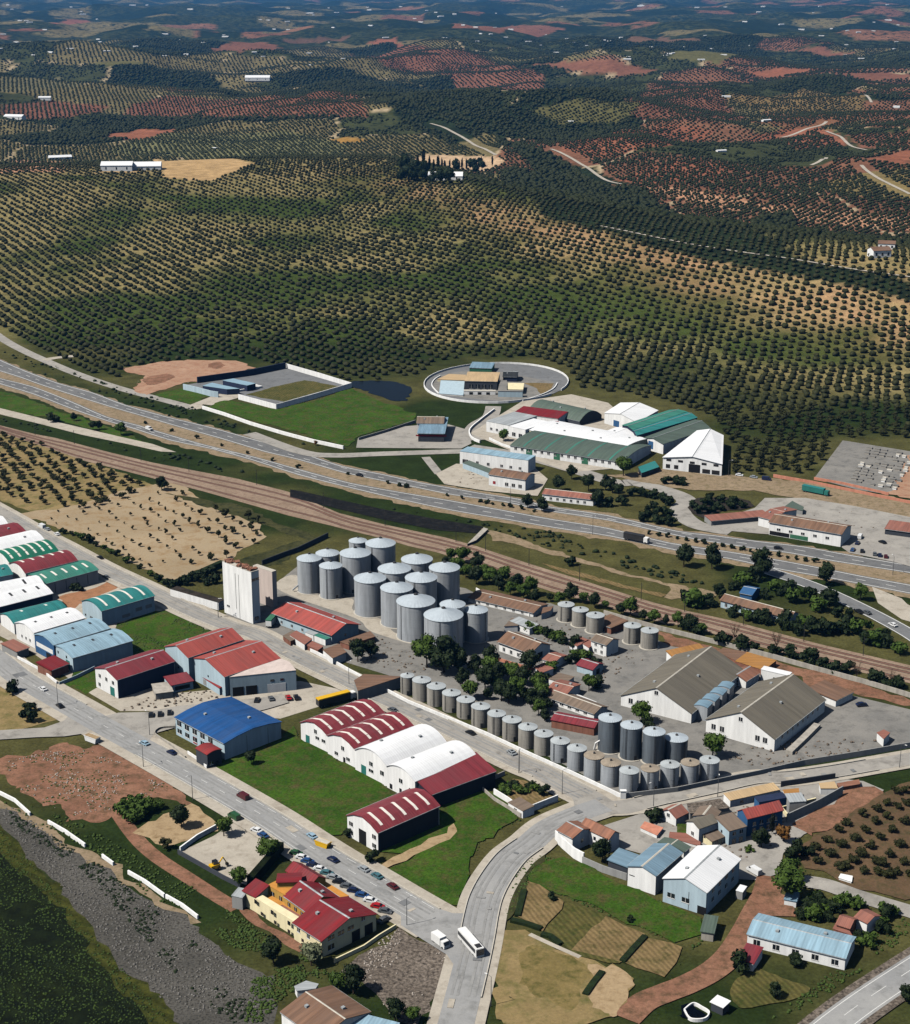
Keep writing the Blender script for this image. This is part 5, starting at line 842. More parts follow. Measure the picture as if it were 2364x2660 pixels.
big = [((555, 722, 312, 532), 'large steel silo at the left end of the big cluster, auger leaning on it'), ((705, 860, 360, 568), 'large steel silo second from the left in the front of the big cluster'),
 ((682, 840, 276, 500), 'large steel silo half hidden behind the two leftmost silos'), ((903, 1025, 186, 400), 'narrow steel silo farthest back in the big cluster'), ((1015, 1218, 216, 470), 'wide steel silo at the rear of the big cluster by the trees'),
 ((843, 1052, 284, 528), 'wide steel silo in the middle left of the big cluster'), ((938, 1155, 456, 690), 'wide steel silo standing alone in the middle front of the big cluster'), ((1115, 1335, 521, 762), 'wide steel silo just left of the tallest front silo'),
 ((1098, 1322, 392, 632), 'wide steel silo tucked in the centre of the big cluster'), ((1254, 1466, 326, 566), 'wide steel silo in the rear right row by the hedge'), ((1280, 1496, 452, 700), 'wide steel silo behind the tallest front silo'),
 ((1440, 1648, 382, 622), 'wide steel silo at the right rear corner of the big cluster'), ((1222, 1482, 619, 860), 'widest front silo of the big cluster'), ((1405, 1670, 714, 968), 'front silo of the big cluster with its foot behind the big tree'),
 ((1512, 1685, 626, 868), 'silo almost hidden behind the front silo by the big tree'), ((1672, 1836, 662, 862), 'narrower silo at the right end of the big cluster')]
for q, lb in big: silo(q, lb, S1, group='big steel silo cluster', cone=.36)
row = [(S5, (1068, 1195, 143, 272)), (S5, (1165, 1295, 186, 305)), (S5, (1268, 1395, 231, 345)), (S5, (1365, 1490, 276, 390)), (S5, (1463, 1592, 323, 447)), (S5, (1572, 1697, 371, 500)), (S5, (1672, 1803, 413, 540)), (S6, (222, 352, 566, 695)), (S6, (328, 458, 612, 740)), (S6, (438, 570, 661, 788)), (S6, (550, 683, 711, 845)), (S6, (662, 800, 762, 910)), (S6, (775, 912, 810, 952)), (S6, (900, 1034, 862, 1002))]
ordn = ['first', 'second', 'third', 'fourth', 'fifth', 'sixth', 'seventh', 'eighth', 'ninth', 'tenth', 'eleventh', 'twelfth', 'thirteenth', 'last']
silo((988, 1082, 108, 228), 'small grey silo at the head of the low row beside the brown tank house', S5, 'steel_weather', 'weather_roof', cone=.2, pad=False)
for (z, q), o_ in zip(row, ordn): silo(q, o_ + ' low grey silo from the left along the white street wall', z, 'steel_weather' if o_ not in ('tenth', 'eleventh', 'twelfth', 'thirteenth', 'last') else 'steel', 'weather_roof' if o_ not in ('twelfth', 'thirteenth') else 'rust_roof', 'low silos along the white street wall', cone=.2, pad=False)
for q, lb in (((1043, 1170, 846, 982), 'tan topped low silo nearest the white corner pillar'), ((1175, 1305, 821, 957), 'grey topped low silo second from the white corner pillar'), ((1313, 1438, 806, 937), 'tan topped low silo third from the white corner pillar'), ((1440, 1573, 791, 917), 'last low silo of the side row, in front of the open yard')): silo(q, lb, S6, 'steel', 'rust_roof' if 'tan' in lb else 'weather_roof', 'low silos along the shaded side wall', cone=.12, pad=False)
for q, lb in (((757, 915, 511, 727), 'tall grey silo with a pale pipe running down its side'), ((905, 1055, 559, 774), 'tall dark blue silo with a pale dusty foot'), ((1055, 1207, 603, 802), 'tall dark silo third in the row of four'), ((1205, 1362, 646, 790), 'tall grey silo at the right end of the row of four')): silo(q, lb, S6, 'steel_dark', 'steel_roof', 'four tall dark silos', cone=.22)
for q, lb in (((747, 860, 616, 722), 'left of three small silos near the railway hedge'), ((843, 955, 651, 757), 'middle of three small silos near the railway hedge'), ((938, 1062, 691, 800), 'right of three small silos near the railway hedge'), ((1190, 1308, 759, 872), 'left of the pair of small silos by the brick railway wall'), ((1305, 1425, 793, 907), 'right of the pair of small silos by the brick railway wall')): silo(q, lb, S2, 'steel_weather', 'weather_roof', 'small silos by the railway', cone=.15)
def pipe(name, label, pts, r, m):
    W = [at(p, z) for p, z in pts]; bm = bmesh.new()
    for a, b in zip(W, W[1:]): bm_tube(bm, a, b, r, None, 8)
    o = link(name, mesh_from(bm, name), m); return prop(o, label, 'pipe')
pipe('auger', 'long inclined auger tube leaning on the leftmost big silo', [(S1(520, 500), .8), (S1(690, 350), 12)], .35, 'steel'); pipe('chute', 'pale curved pipe running down the first tall dark silo', [(S6(735, 690), .5), (S6(745, 650), 3), (S6(850, 585), 7.5), (S6(900, 520), 11)], .3, 'white_paint')
# ------------------------------------------------------------------ vehicles
def mk(name, bm, m, par, smooth=False): return link(name, mesh_from(bm, name, smooth), m, par)
def side_hull(bm, prof, w0, w1, zs):   # prof: (x, z) outline, width narrows above zs
    def y(z): return w0 if z <= zs else w0 + (w1 - w0) * min(1, (z - zs) / .55)
    bm_prism(bm, None, ([(x, -y(z), z) for x, z in prof], [(x, y(z), z) for x, z in prof]))
def wheels(E, xs, hw, r):
    for x in xs:
        for s in (-1, 1):
            bm = bmesh.new(); bm_lathe(bm, [(r * .6, -.12), (r, -.1), (r, .1), (r * .6, .12)], 12, Matrix.Translation((x, s * hw, r)) @ Matrix.Rotation(math.pi / 2, 4, 'X')); wo = mk('wheel', bm, 'tyre', E)
            bm = bmesh.new(); bm_lathe(bm, [(r * .55, -.135), (r * .55, .135)], 10, Matrix.Translation((x, s * hw, r)) @ Matrix.Rotation(math.pi / 2, 4, 'X')); mk('rim', bm, 'pole_metal', wo)
def make_car(van=False):
    E = empty('parked_car', (0, 0, 0)); bm = bmesh.new()
    if van: prof = [(-2.5, .35), (-2.5, 1.95), (-2.35, 2.1), (1.1, 2.1), (1.75, 1.35), (2.45, 1.1), (2.5, .35)]; side_hull(bm, prof, .95, .86, 1.2)
    else: prof = [(-2.1, .32), (-2.14, .85), (-1.95, .98), (-1.5, 1.02), (-1.2, 1.36), (-.9, 1.46), (.35, 1.46), (.7, 1.34), (1.25, .98), (2.0, .84), (2.12, .6), (2.1, .32)]; side_hull(bm, prof, .87, .66, .95)
    mk('body', bm, 'car_paint', E)
    bm = bmesh.new()
    if van:
        bm_box(bm, .7, 1.5, -.93, .93, 1.38, 1.85); mk('side_window', bm, 'glass', E); bm = bmesh.new(); bm_prism(bm, None, ([(1.2, -.8, 2.03), (1.72, -.8, 1.42), (1.78, -.8, 1.42), (1.26, -.8, 2.05)], [(1.2, .8, 2.03), (1.72, .8, 1.42), (1.78, .8, 1.42), (1.26, .8, 2.05)])); mk('windscreen', bm, 'glass', E)
    else:
        for s in (-1, 1): bm_prism(bm, None, ([(-1.15, s * .84, 1.02), (1.0, s * .84, 1.02), (.55, s * .71, 1.36), (-.95, s * .71, 1.36)], [(-1.15, s * .87, 1.02), (1.0, s * .87, 1.02), (.55, s * .74, 1.36), (-.95, s * .74, 1.36)]))
        mk('side_window', bm, 'glass', E); bm = bmesh.new(); bm_prism(bm, None, ([(.66, -.62, 1.38), (1.2, -.78, 1.02), (1.25, -.78, 1.04), (.70, -.62, 1.40)], [(.66, .62, 1.38), (1.2, .78, 1.02), (1.25, .78, 1.04), (.70, .62, 1.40)])); mk('windscreen', bm, 'glass', E)
        bm = bmesh.new(); bm_prism(bm, None, ([(-1.24, -.62, 1.36), (-1.52, -.78, 1.05), (-1.57, -.78, 1.07), (-1.28, -.62, 1.39)], [(-1.24, .62, 1.36), (-1.52, .78, 1.05), (-1.57, .78, 1.07), (-1.28, .62, 1.39)])); mk('rear_window', bm, 'glass', E)
        for s in (-.62, .62): bm = bmesh.new(); bm_box(bm, 2.04, 2.14, s - .17, s + .17, .62, .76); mk('headlight', bm, 'white_paint', E)
    wheels(E, (-1.35, 1.35) if not van else (-1.6, 1.6), .8, .32); return E
CARCOL = {'white': (225, 226, 226), 'silver': (150, 156, 160), 'black': (26, 27, 30), 'navy': (24, 34, 66), 'red': (168, 28, 34), 'grey': (88, 92, 96), 'teal': (70, 110, 118), 'green': (44, 84, 52), 'blue': (40, 74, 122), 'bordeaux': (84, 30, 34), 'yellow': (226, 178, 30), 'ltblue': (150, 178, 196)}
for k, v in CARCOL.items(): mat('paint_' + k, L(*v), var=.05, rough=.3, spec=.5)
MATS['car_paint'] = MATS['paint_white']
car0 = make_car(); van0 = make_car(True); used = set()
def car(p, q, colr_, label, van=False, group=None, cat=None, name=None, z=.25, sc=1.0):
    src = van0 if van else car0
    E = src if src.name not in used else copy_tree(src); used.add(src.name)
    a, b = at(p), at(q); E.location = (a.x, a.y, z); E.rotation_euler = (0, 0, math.atan2(b.y - a.y, b.x - a.x)); E.scale = (sc, sc, sc)
    for ch in E.children:
        if ch.name.split('.')[0] == 'body': ch.material_slots[0].link = 'OBJECT'; ch.material_slots[0].material = MATS['paint_' + colr_]
    prop(E, label, cat or ('van' if van else 'car'), group); E.name = name or ('parked_van' if van else 'parked_car'); return E
used.add('__')
def first(src): pass
# the angled row outside the ochre building
rowc = [((545, 160), 'green', 'green car at the upper end of the row beside the ochre building'), ((585, 190), 'white', 'white car second in the row beside the ochre building'), ((622, 215), 'blue', 'blue car under the gate end of the ochre building row'), ((660, 242), 'navy', 'dark blue car third below the green one in the row'), ((705, 268), 'white', 'white roofed car with teal shade in the upper row'), ((752, 295), 'teal', 'teal grey car in the middle of the row'), ((795, 325), 'silver', 'silver car just above the black one in the row'), ((836, 355), 'black', 'black car with white bonnet in the middle of the row'), ((888, 385), 'grey', 'grey car below the middle of the row'), ((935, 415), 'navy', 'navy car just above the big white car'), ((990, 445), 'blue', 'mid blue car third from the lower end of the row'), ((1045, 480), 'white', 'large white car near the lower end of the row'), ((1095, 520), 'red', 'red tailed car second from the lower end of the row'), ((1145, 552), 'grey', 'dark car at the lower end of the row')]
for (x, y), c_, lb in rowc: car(T1(x, y), T1(x + 60, y + 12), c_, lb, group='cars parked in a row by the ochre building')
for p, q, c_, lb, v_ in [(T1(793, 205), T1(740, 175), 'navy', 'dark blue car driving down the front street', 0), (T1(1000, 268), T1(950, 240), 'silver', 'silver car parked at the kerb above the teal car', 0), (T1(1090, 315), T1(1040, 285), 'teal', 'teal car parked at the kerb by the green lot', 0), (T1(1195, 385), T1(1150, 355), 'bordeaux', 'dark brown car parked behind the white van', 0), (T1(1320, 450), T1(1380, 485), 'white', 'white van parked at the kerb by the street corner', 1), (T1(650, 45), T1(600, 10), 'ltblue', 'pale blue car parked behind the yellow skip', 0), (T1(1135, 610), T1(1170, 590), 'grey', 'grey car at the corner of the ochre building', 0), (S4(290, 245), S4(240, 215), 'white', 'white car driving on the upper end of the front street', 0), (S4(405, 360), S4(370, 330), 'black', 'black car beside the street corner', 0), (S4(975, 612), S4(940, 595), 'ltblue', 'pale blue car in the junction above the red soil', 0), (S4(1160, 675), S4(1120, 655), 'navy', 'navy car by the forecourt wall of the blue workshop', 0), (S4(1640, 975), S4(1580, 940), 'bordeaux', 'dark car with a rosy roof parked at the kerb of the grass lot', 1), (S4(1580, 1110), S4(1500, 1060), 'green', 'long dark green pickup parked on the front street', 1), (S4(1730, 1200), S4(1680, 1180), 'white', 'white car at the top of the concrete yard', 0), (S4(1775, 1235), S4(1730, 1210), 'blue', 'blue car at the top of the concrete yard', 0), (S4(1020, 420), S4(1020, 390), 'black', 'first black car beside the blue workshop', 0), (S4(1080, 415), S4(1080, 385), 'black', 'second black car beside the blue workshop', 0), (S4(1145, 405), S4(1145, 375), 'black', 'third black car nearest the blue workshop roof', 0),
 (S1(280, 1255), S1(290, 1230), 'black', 'black car left in the garage forecourt row', 0), (S1(375, 1245), S1(360, 1215), 'grey', 'dark grey car in the garage forecourt row', 0), (S1(492, 1238), S1(478, 1210), 'red', 'red car in the garage forecourt row', 0), (S1(545, 1235), S1(532, 1205), 'black', 'black car right of the red car in the garage forecourt', 0), (S1(1080, 1172), S1(1030, 1140), 'red', 'bright red car parked at the kerb of the rear street', 1), (S5(935, 335), S5(880, 310), 'grey', 'grey car behind the red roofs on the rear street', 0), (S5(1460, 490), S5(1420, 470), 'black', 'black car driving down the rear street', 0), (S5(1735, 625), S5(1700, 600), 'silver', 'silver car parked along the rear street near the corner', 0), (S6(180, 725), S6(140, 700), 'silver', 'silver grey car at the kerb below the low silos', 0),
 (T4(565, 165), T4(500, 135), 'white', 'white car parked at the top of the rear street', 1), (T4(640, 200), T4(600, 180), 'silver', 'silver car behind the white one at the top of the rear street', 0), (T4(770, 265), T4(720, 235), 'white', 'third white car on the verge of the rear street', 0), (T4(1350, 585), T4(1320, 565), 'black', 'black car beside the tan field verge', 0), (T4(1430, 845), T4(1380, 815), 'grey', 'grey car by the brown yard', 0),
 (S3(1700, 745), S3(1650, 720), 'white', 'white car on the exit ramp', 0), (S3(1470, 655), S3(1430, 635), 'black', 'black car under the tree shade on the exit ramp', 0), (S3(1525, 662), S3(1490, 645), 'grey', 'grey car behind the black one on the exit ramp', 0), (U7(260, 668), U7(330, 672), 'black', 'black car on the highway below the roadside restaurant', 0), (U7(1225, 540), U7(1260, 480), 'white', 'white car nearest the roadside restaurant', 1), (U7(1195, 610), U7(1240, 550), 'navy', 'navy car parked below the white one by the restaurant', 0), (U7(1490, 600), U7(1440, 580), 'black', 'black car alone in the restaurant car park', 0), (U7(1140, 690), U7(1170, 650), 'blue', 'blue car at the lower edge of the restaurant car park', 0), (U7(1250, 705), U7(1250, 660), 'black', 'black car at the lower edge of the restaurant car park', 0), (U7(1400, 740), U7(1400, 700), 'grey', 'dark grey car at the lower edge of the restaurant car park', 0), (U7(1460, 755), U7(1460, 715), 'navy', 'dark blue car at the lower edge of the restaurant car park', 0), (U7(1530, 770), U7(1530, 730), 'bordeaux', 'maroon car at the lower edge of the restaurant car park', 0),
 (R7(810, 880), R7(850, 885), 'white', 'white car leftmost of those by the big white hall', 0), (R7(895, 892), R7(930, 897), 'silver', 'silver car in the middle of those by the big white hall', 0), (R7(970, 905), R7(1010, 910), 'navy', 'navy and white van right of the big white hall', 1), (R5(880, 608), R5(920, 620), 'white', 'white van on the near carriageway of the highway', 1), (R6(350, 812), R6(400, 822), 'black', 'black car on the far carriageway of the highway', 0), (S3(1490, 1285), S3(1550, 1280), 'navy', 'dark car parked beyond the right grey warehouse', 0), (T3(590, 330), T3(540, 300), 'white', 'white van beside the big white hall in the village', 1)]:
    car(p, q, c_, lb, bool(v_))
# bus, trucks, skips
E = empty('bus', at(T1(1722, 790)) + Vector((0, 0, .25)), 0, 'long white coach with black window band turning at the street junction', 'bus'); bl = 12.2
a_, b_ = at(T1(1655, 745)), at(T1(1790, 900)); E.rotation_euler[2] = math.atan2(b_.y - a_.y, b_.x - a_.x)
bm = bmesh.new(); bm_box(bm, -6.1, 6.0, -1.27, 1.27, .35, 3.25); bmesh.ops.bevel(bm, geom=[e for e in bm.edges], offset=.14, segments=2, affect='EDGES'); mk('body', bm, 'white_paint', E)
bm = bmesh.new(); bm_box(bm, -5.8, 5.2, -1.285, 1.285, 1.5, 2.75); mk('side_window', bm, 'glass', E); bm = bmesh.new(); bm_box(bm, 5.6, 6.03, -1.15, 1.15, 1.1, 3.0); mk('windscreen', bm, 'glass', E); bm = bmesh.new(); bm_box(bm, 3.6, 5.4, -.8, .8, 3.25, 3.42); mk('roof_hatch', bm, 'dark_metal', E); wheels(E, (-3.6, 3.9), 1.15, .5)
E = empty('box_truck', at(T1(1520, 770)) + Vector((0, 0, .25)), 0, 'white box truck facing the coach at the junction', 'truck'); a_, b_ = at(T1(1480, 720)), at(T1(1560, 780)); E.rotation_euler[2] = math.atan2(b_.y - a_.y, b_.x - a_.x)
bm = bmesh.new(); bm_box(bm, -3.2, 1.0, -1.15, 1.15, .6, 3.0); mk('cargo_box', bm, 'white_paint', E); bm = bmesh.new(); bm_prism(bm, None, ([(1.1, -1.05, .4), (2.9, -1.05, .4), (2.9, -1.05, 1.3), (2.3, -1.05, 2.3), (1.1, -1.05, 2.3)], [(1.1, 1.05, .4), (2.9, 1.05, .4), (2.9, 1.05, 1.3), (2.3, 1.05, 2.3), (1.1, 1.05, 2.3)])); mk('cab', bm, 'white_paint', E)
bm = bmesh.new(); bm_prism(bm, None, ([(2.4, -.9, 2.2), (2.9, -.9, 1.35), (2.94, -.9, 1.37), (2.44, -.9, 2.22)], [(2.4, .9, 2.2), (2.9, .9, 1.35), (2.94, .9, 1.37), (2.44, .9, 2.22)])); mk('windscreen', bm, 'glass', E); wheels(E, (-2.2, 2.0), 1.0, .42)
def skip(p, q, ln, wd, hh, m, lb, cat='skip', load=None):
    E = empty('skip', at(p) + Vector((0, 0, .25)), 0, lb, cat); a, b = at(p), at(q); E.rotation_euler[2] = math.atan2(b.y - a.y, b.x - a.x)
    bm = bmesh.new(); bm_prism(bm, None, ([(-ln / 2 + .5, -wd / 2, .1), (ln / 2 - .5, -wd / 2, .1), (ln / 2, -wd / 2, hh), (-ln / 2, -wd / 2, hh)], [(-ln / 2 + .5, wd / 2, .1), (ln / 2 - .5, wd / 2, .1), (ln / 2, wd / 2, hh), (-ln / 2, wd / 2, hh)])); mk('body', bm, m, E)
    bm = bmesh.new(); bm_box(bm, -ln / 2 + .15, ln / 2 - .15, -wd / 2 + .15, wd / 2 - .15, hh - .05, hh + .15); mk('load', bm, load or 'slab', E); bm = bmesh.new()
    for s in (-1, 1): bm_box(bm, -ln / 2 - .06, ln / 2 + .06, s * wd / 2 - .07, s * wd / 2 + .07, hh - .2, hh + .05)
    mk('rim', bm, m, E)
skip(T1(725, 105), T1(780, 125), 5.2, 2.2, 1.9, 'paint_yellow', 'yellow skip with pale load parked at the kerb'); skip(S4(625, 590), S4(680, 610), 6, 2.4, 2.0, 'white_paint', 'white container full of sandy rubble at the street corner', 'container', 'sand')
def lorry(p, q, ln, m, top, lb, cab='white_paint'):
    E = empty('lorry', at(p) + Vector((0, 0, .25)), 0, lb, 'lorry'); a, b = at(p), at(q); E.rotation_euler[2] = math.atan2(b.y - a.y, b.x - a.x)
    bm = bmesh.new(); bm_box(bm, -ln / 2, ln / 2 - 2.6, -1.25, 1.25, .9, 3.3); mk('trailer', bm, m, E); bm = bmesh.new(); bm_box(bm, -ln / 2 - .05, ln / 2 - 2.55, -1.3, 1.3, 3.3, 3.75); mk('cover', bm, top, E)
    bm = bmesh.new(); bm_box(bm, ln / 2 - 2.3, ln / 2, -1.2, 1.2, .5, 3.0); bmesh.ops.bevel(bm, geom=list(bm.edges), offset=.15, segments=2, affect='EDGES'); cb = mk('cab', bm, cab, E); bm = bmesh.new(); bm_box(bm, ln / 2 - .3, ln / 2 + .03, -1.05, 1.05, 1.7, 2.7); mk('windscreen', bm, 'glass', cb); wheels(E, (-ln / 2 + 1, -ln / 2 + 2.3, ln / 2 - 1.2), 1.1, .5)
lorry(S1(815, 1265), S1(930, 1235), 16, 'dark_metal', 'paint_yellow', 'long dark trailer lorry with yellow cover parked beside the red roofs'); lorry(S2(1280, 175), S2(1380, 195), 13, 'dark_metal', 'dark_metal', 'dark lorry with white cab on the highway'); lorry(R7(1260, 985), R7(1345, 1002), 15, 'teal_door', 'teal_sheet', 'teal container lorry by the stock yard fence', 'teal_door'); lorry(T6(760, 1105), T6(840, 1020), 9, 'white_paint', 'greenwall', 'green and white tanker lorry beside the grain tower')
def digger(p, lb):
    E = empty('digger', at(p) + Vector((0, 0, .25)), .6, lb, 'digger'); bm = bmesh.new(); bm_box(bm, -1.6, 1.4, -1, 1, .7, 1.9); mk('body', bm, 'paint_yellow', E); bm = bmesh.new(); bm_box(bm, -.6, .8, -.7, .7, 1.9, 3.1); mk('cab', bm, 'glass', E); bm = bmesh.new(); bm_tube(bm, (1.3, 0, 1.6), (2.8, 0, 3.4), .22); bm_tube(bm, (2.8, 0, 3.4), (4.0, 0, 1.0), .18); mk('arm', bm, 'paint_yellow', E); bm = bmesh.new(); bm_box(bm, 3.7, 4.5, -.5, .5, .3, 1.0); mk('bucket', bm, 'dark_metal', E); wheels(E, (-1.1, 1.1), 1.0, .6)
digger(S8(1450, 520), 'small yellow digger in the concrete yard')
# ------------------------------------------------------------------ lamp posts, poles
def lamp_src(h):
    E = empty('street_lamp', (0, 0, 0)); bm = bmesh.new(); bm_tube(bm, (0, 0, 0), (0, 0, h), .13, .07, 8); mk('pole', bm, 'pole_metal', E); bm = bmesh.new(); bm_tube(bm, (0, 0, h), (1.6, 0, h + .35), .05); mk('arm', bm, 'pole_metal', E); bm = bmesh.new(); bm_box(bm, 1.3, 2.1, -.14, .14, h + .28, h + .42); mk('lamp_head', bm, 'white_paint', E); return E
l0 = lamp_src(9.0); lu = [0]
for p, lb in [(S4(968, 765), 'street lamp at the edge of the red soil'), (S4(1300, 985), 'street lamp by the tree at the garden corner'), (S4(393, 355), 'street lamp at the left street corner'), (S4(1010, 550), 'street lamp by the forecourt of the blue workshop'), (T1(1290, 640), 'street lamp near the corner of the ochre building'), (S6(230, 850), 'street lamp at the kerb below the low silo row'), (S6(520, 1000), 'street lamp near the junction below the silo corner'), (S6(1135, 1085), 'street lamp by the village corner bush'), (S6(1568, 1020), 'street lamp on the upper village street'), (S5(1785, 755), 'street lamp behind the corner garden'), (S1(900, 1140), 'street lamp beside the red car on the rear street'), (T6(125, 1030), 'street lamp in front of the low white building'), (S1(18, 690), 'street lamp on the pavement left of the grain tower'), (S7(1745, 250), 'street lamp far along the upper village street'), (T2(300, 1180), 'street lamp on the verge below the coach'), (S2(985, 130), 'street lamp left on the highway verge'), (S3(1700, 400), 'street lamp right on the highway verge'), (R6(1240, 970), 'street lamp in the highway median'), (R7(745, 880), 'street lamp beside the big white hall with wide door')]:
    E = l0 if lu[0] == 0 else copy_tree(l0); lu[0] = 1; a = at(p); E.location = (a.x, a.y, .1); E.rotation_euler = (0, 0, random.Random(lb).uniform(0, 6)); prop(E, lb, 'street lamp', 'street lamps')
bm = bmesh.new(); bm_tube(bm, (0, 0, 0), (0, 0, 8.5), .16, .1, 6); bm_tube(bm, (0, 0, 7.6), (0, 3.2, 8.0), .06); pm = mesh_from(bm, 'catenary_pole'); pm.materials.append(MATS['dark_metal'])
mid = [wa[int(i * (len(wa) - 1) / 34)].lerp(wb[int(i * (len(wb) - 1) / 34)], .08) for i in range(35)]
for i, p in enumerate(mid):
    if i % 2: o = link('catenary_pole', pm); o.location = (p.x, p.y, 0); o.rotation_euler = (0, 0, -1.8 - 1.3); prop(o, 'thin dark overhead line pole beside the railway tracks', 'pole', 'overhead line poles along the railway')
# ------------------------------------------------------------------ complex beyond the highway
hall('white_building', 'long white building with pale roof beside the highway', 'building', R6(1345, 718), R6(1380, 690), R6(960, 655), base=R6(0, 795)[1], rise=.5, prof='flat', roof='ltblue_sheet', wall='white_wall', oh=.1, win=[('v', 3, 1.6, 1.6, 1.4, .05, .45), ('v', 3, 1.4, 1.6, 1.6, .5, .98), ('v', 1, 1.0, 3.4, 2.2, .86, .98)])
hall('house', 'white roadside house with brown curved tile roof', 'house', U3(840, 1120), U3(920, 1052), U3(440, 1040), base=U3(0, 1255)[1], rise=1.6, prof='arc', roof='brown_tile', wall='white_wall', win=[('v', 3, 1.4, 2.0, 1.8, .05, .6), ('v', 1, 1.4, 1.6, 1.6, .75, .95, 'r')])
hall('workshop', 'low grey shed in front of the long white building by the highway', 'shed', U3(415, 1040), U3(500, 1030), U3(10, 945), base=U3(0, 1110)[1], rise=.6, prof='mono', roof='greygreen_sheet', wall='blue_wall', oh=.1)
hall('house', 'brown roofed white house among trees beside the highway', 'house', U3(1640, 1355), U3(1650, 1290), U3(1110, 1245), h=3.4, rise=1.5, prof='gable', roof='pink_tile', wall='white_wall', win=[('v', 6, .8, 1.3, 1.3)])
hall('arcade_hall', 'long low barrel hall with dark green and grey roof and white arcade front', 'hall', R6(1900, 730), R6(1980, 620), U3(845, 645), h=4.6, rise=2.2, prof='arc', roof='greygreen_sheet', wall='white_wall', oh=.3, sky=5, skym='palegreen_sheet', sky_rng=(.02, .9), win=[('v', 16, 2.6, 1.6, 1.6, .02, .98), ('v', 3, .4, 4, 3.6, .2, .95, 'g')])
hall('white_hall', 'long white roofed hall with red rounded end behind the arcade hall', 'hall', R6(1900, 650), R6(1990, 580), U3(1100, 470), h=6.0, rise=1.0, prof='arc', roof='white_sheet', wall='cream_wall', oh=.1); block('annex', 'red rounded annex at the end of the long white hall', 'annex', zz(U3, 1080, 490, 1075, 455, 1140, 430, 1225, 428, 1270, 465, 1190, 510), 6.5, 'cream_wall', 'bright_red')
hall('workshop', 'white roofed green walled block nearest the curved lane', 'workshop', U3(840, 530), U3(1110, 435), U3(655, 485), base=U3(0, 660)[1], rise=.3, prof='flat', roof='white_sheet', wall='white_wall', oh=.1, win=[('v', 2, 1.4, 2.6, 2.2, .1, .9)]); hall('workshop', 'pale grey roofed block with green window beside the white roofed block', 'workshop', U3(645, 480), U3(960, 365), U3(385, 425), base=U3(0, 610)[1], rise=.3, prof='flat', roof='palegrey_sheet', wall='white_wall', oh=.1, win=[('v', 1, 1.8, 3, 2.6, .0, .3, 'g'), ('v', 2, 2, 1.6, 1.4, .4, .9)])
hall('shed', 'long crimson roofed shed below the oval villa', 'shed', U3(1225, 400), U3(1230, 330), U3(845, 285), h=5.0, rise=1.0, prof='mono', roof='crimson_sheet', wall='white_wall', oh=.1); hall('hangar', 'grey green barrel roofed hangar with dark end wall', 'hangar', U3(1480, 430), U3(1650, 340), U3(1030, 260), h=3.0, rise=4.4, prof='arc', roof='greygreen_sheet', wall='dark_wall', oh=.1)
q1 = qhall('hall_building', 'white hall with blue door behind the teal roofed hall', 'hall', R7(15, 508), R7(205, 562), R7(330, 492), R7(110, 447), None, 2.5, 'white_sheet', 'white_wall', base=R7(0, 625)[1]); doors_on(q1, R7(15, 508), R7(205, 562), q1['h'], 1, 0, 5, 4.2, 'bluepaint', 'door', .25, .5)
qhall('hall_building', 'pale green striped roof hall between the teal and white halls', 'hall', R7(120, 578), R7(185, 606), R7(500, 500), R7(395, 490), 7.5, .9, 'palegreen_sheet', 'navy_wall')
qhall('hall_building', 'long hall with bright teal roof and navy side wall', 'hall', R7(180, 606), R7(207, 640), R7(560, 535), R7(490, 502), 7.0, 1.0, 'teal_sheet', 'navy_wall')
q1 = qhall('hall_building', 'grey and pale green roofed hall with white gable and blue window', 'hall', R7(240, 655), R7(362, 690), R7(640, 598), R7(535, 545), None, 1.8, 'greygreen_sheet', 'white_wall', base=R7(0, 750)[1]); doors_on(q1, R7(240, 655), R7(362, 690), q1['h'], 1, 1.2, 4, 4.5, 'bluepaint', 'window', .2, .6)
q1 = qhall('hall_building', 'big white roofed hall with rows of windows and a dark wide door', 'hall', R7(360, 768), R7(708, 808), R7(715, 640), R7(560, 612), None, 2.4, 'white_sheet', 'white_wall', base=R7(0, 880)[1])
for n_, z_, w_, h_, m_, nm_, t0_, t1_ in ((5, 5.2, 2.8, 1.3, 'glass', 'window', .0, 1), (2, 1.2, 2.4, 2.2, 'glass', 'window', .02, .3), (1, 0, 6.5, 5.0, 'dark_open', 'door', .42, .66), (2, .6, 4.4, 2.4, 'glass', 'window', .66, .98)): doors_on(q1, R7(360, 768), R7(708, 808), q1['h'], n_, z_, w_, h_, m_, nm_, t0_, t1_)
hall('house', 'small white gabled house with three windows among the halls', 'house', R7(160, 655), R7(10, 620), R7(230, 620), h=5, rise=1.6, prof='gable', roof='white_sheet', wall='white_wall', win=[('u', 3, 2.4, 1.2, 1.2)])
block('shed', 'teal canopy and grey lean-to beside the big tree by the halls', 'shed', zz(R7, 235, 860, 215, 825, 310, 790, 335, 825), 3, 'dark_wall', 'teal_sheet')
hall('service_station', 'small filling station with grey roof, pale blue canopy and red fascia', 'station', R6(848, 560), R6(845, 475), R6(697, 555), base=R6(0, 612)[1], rise=1.0, prof='mono', roof='bluegrey_sheet', wall='dark_wall', oh=.6, win=[('v', 1, 3.6, 18, .9, .1, .9, 'r')]); hall('shop', 'brown hipped roof building behind the filling station canopy', 'building', R6(845, 500), R6(840, 465), R6(690, 495), h=6.5, rise=2.2, prof='gable', roof='grime_tile', wall='white_wall')
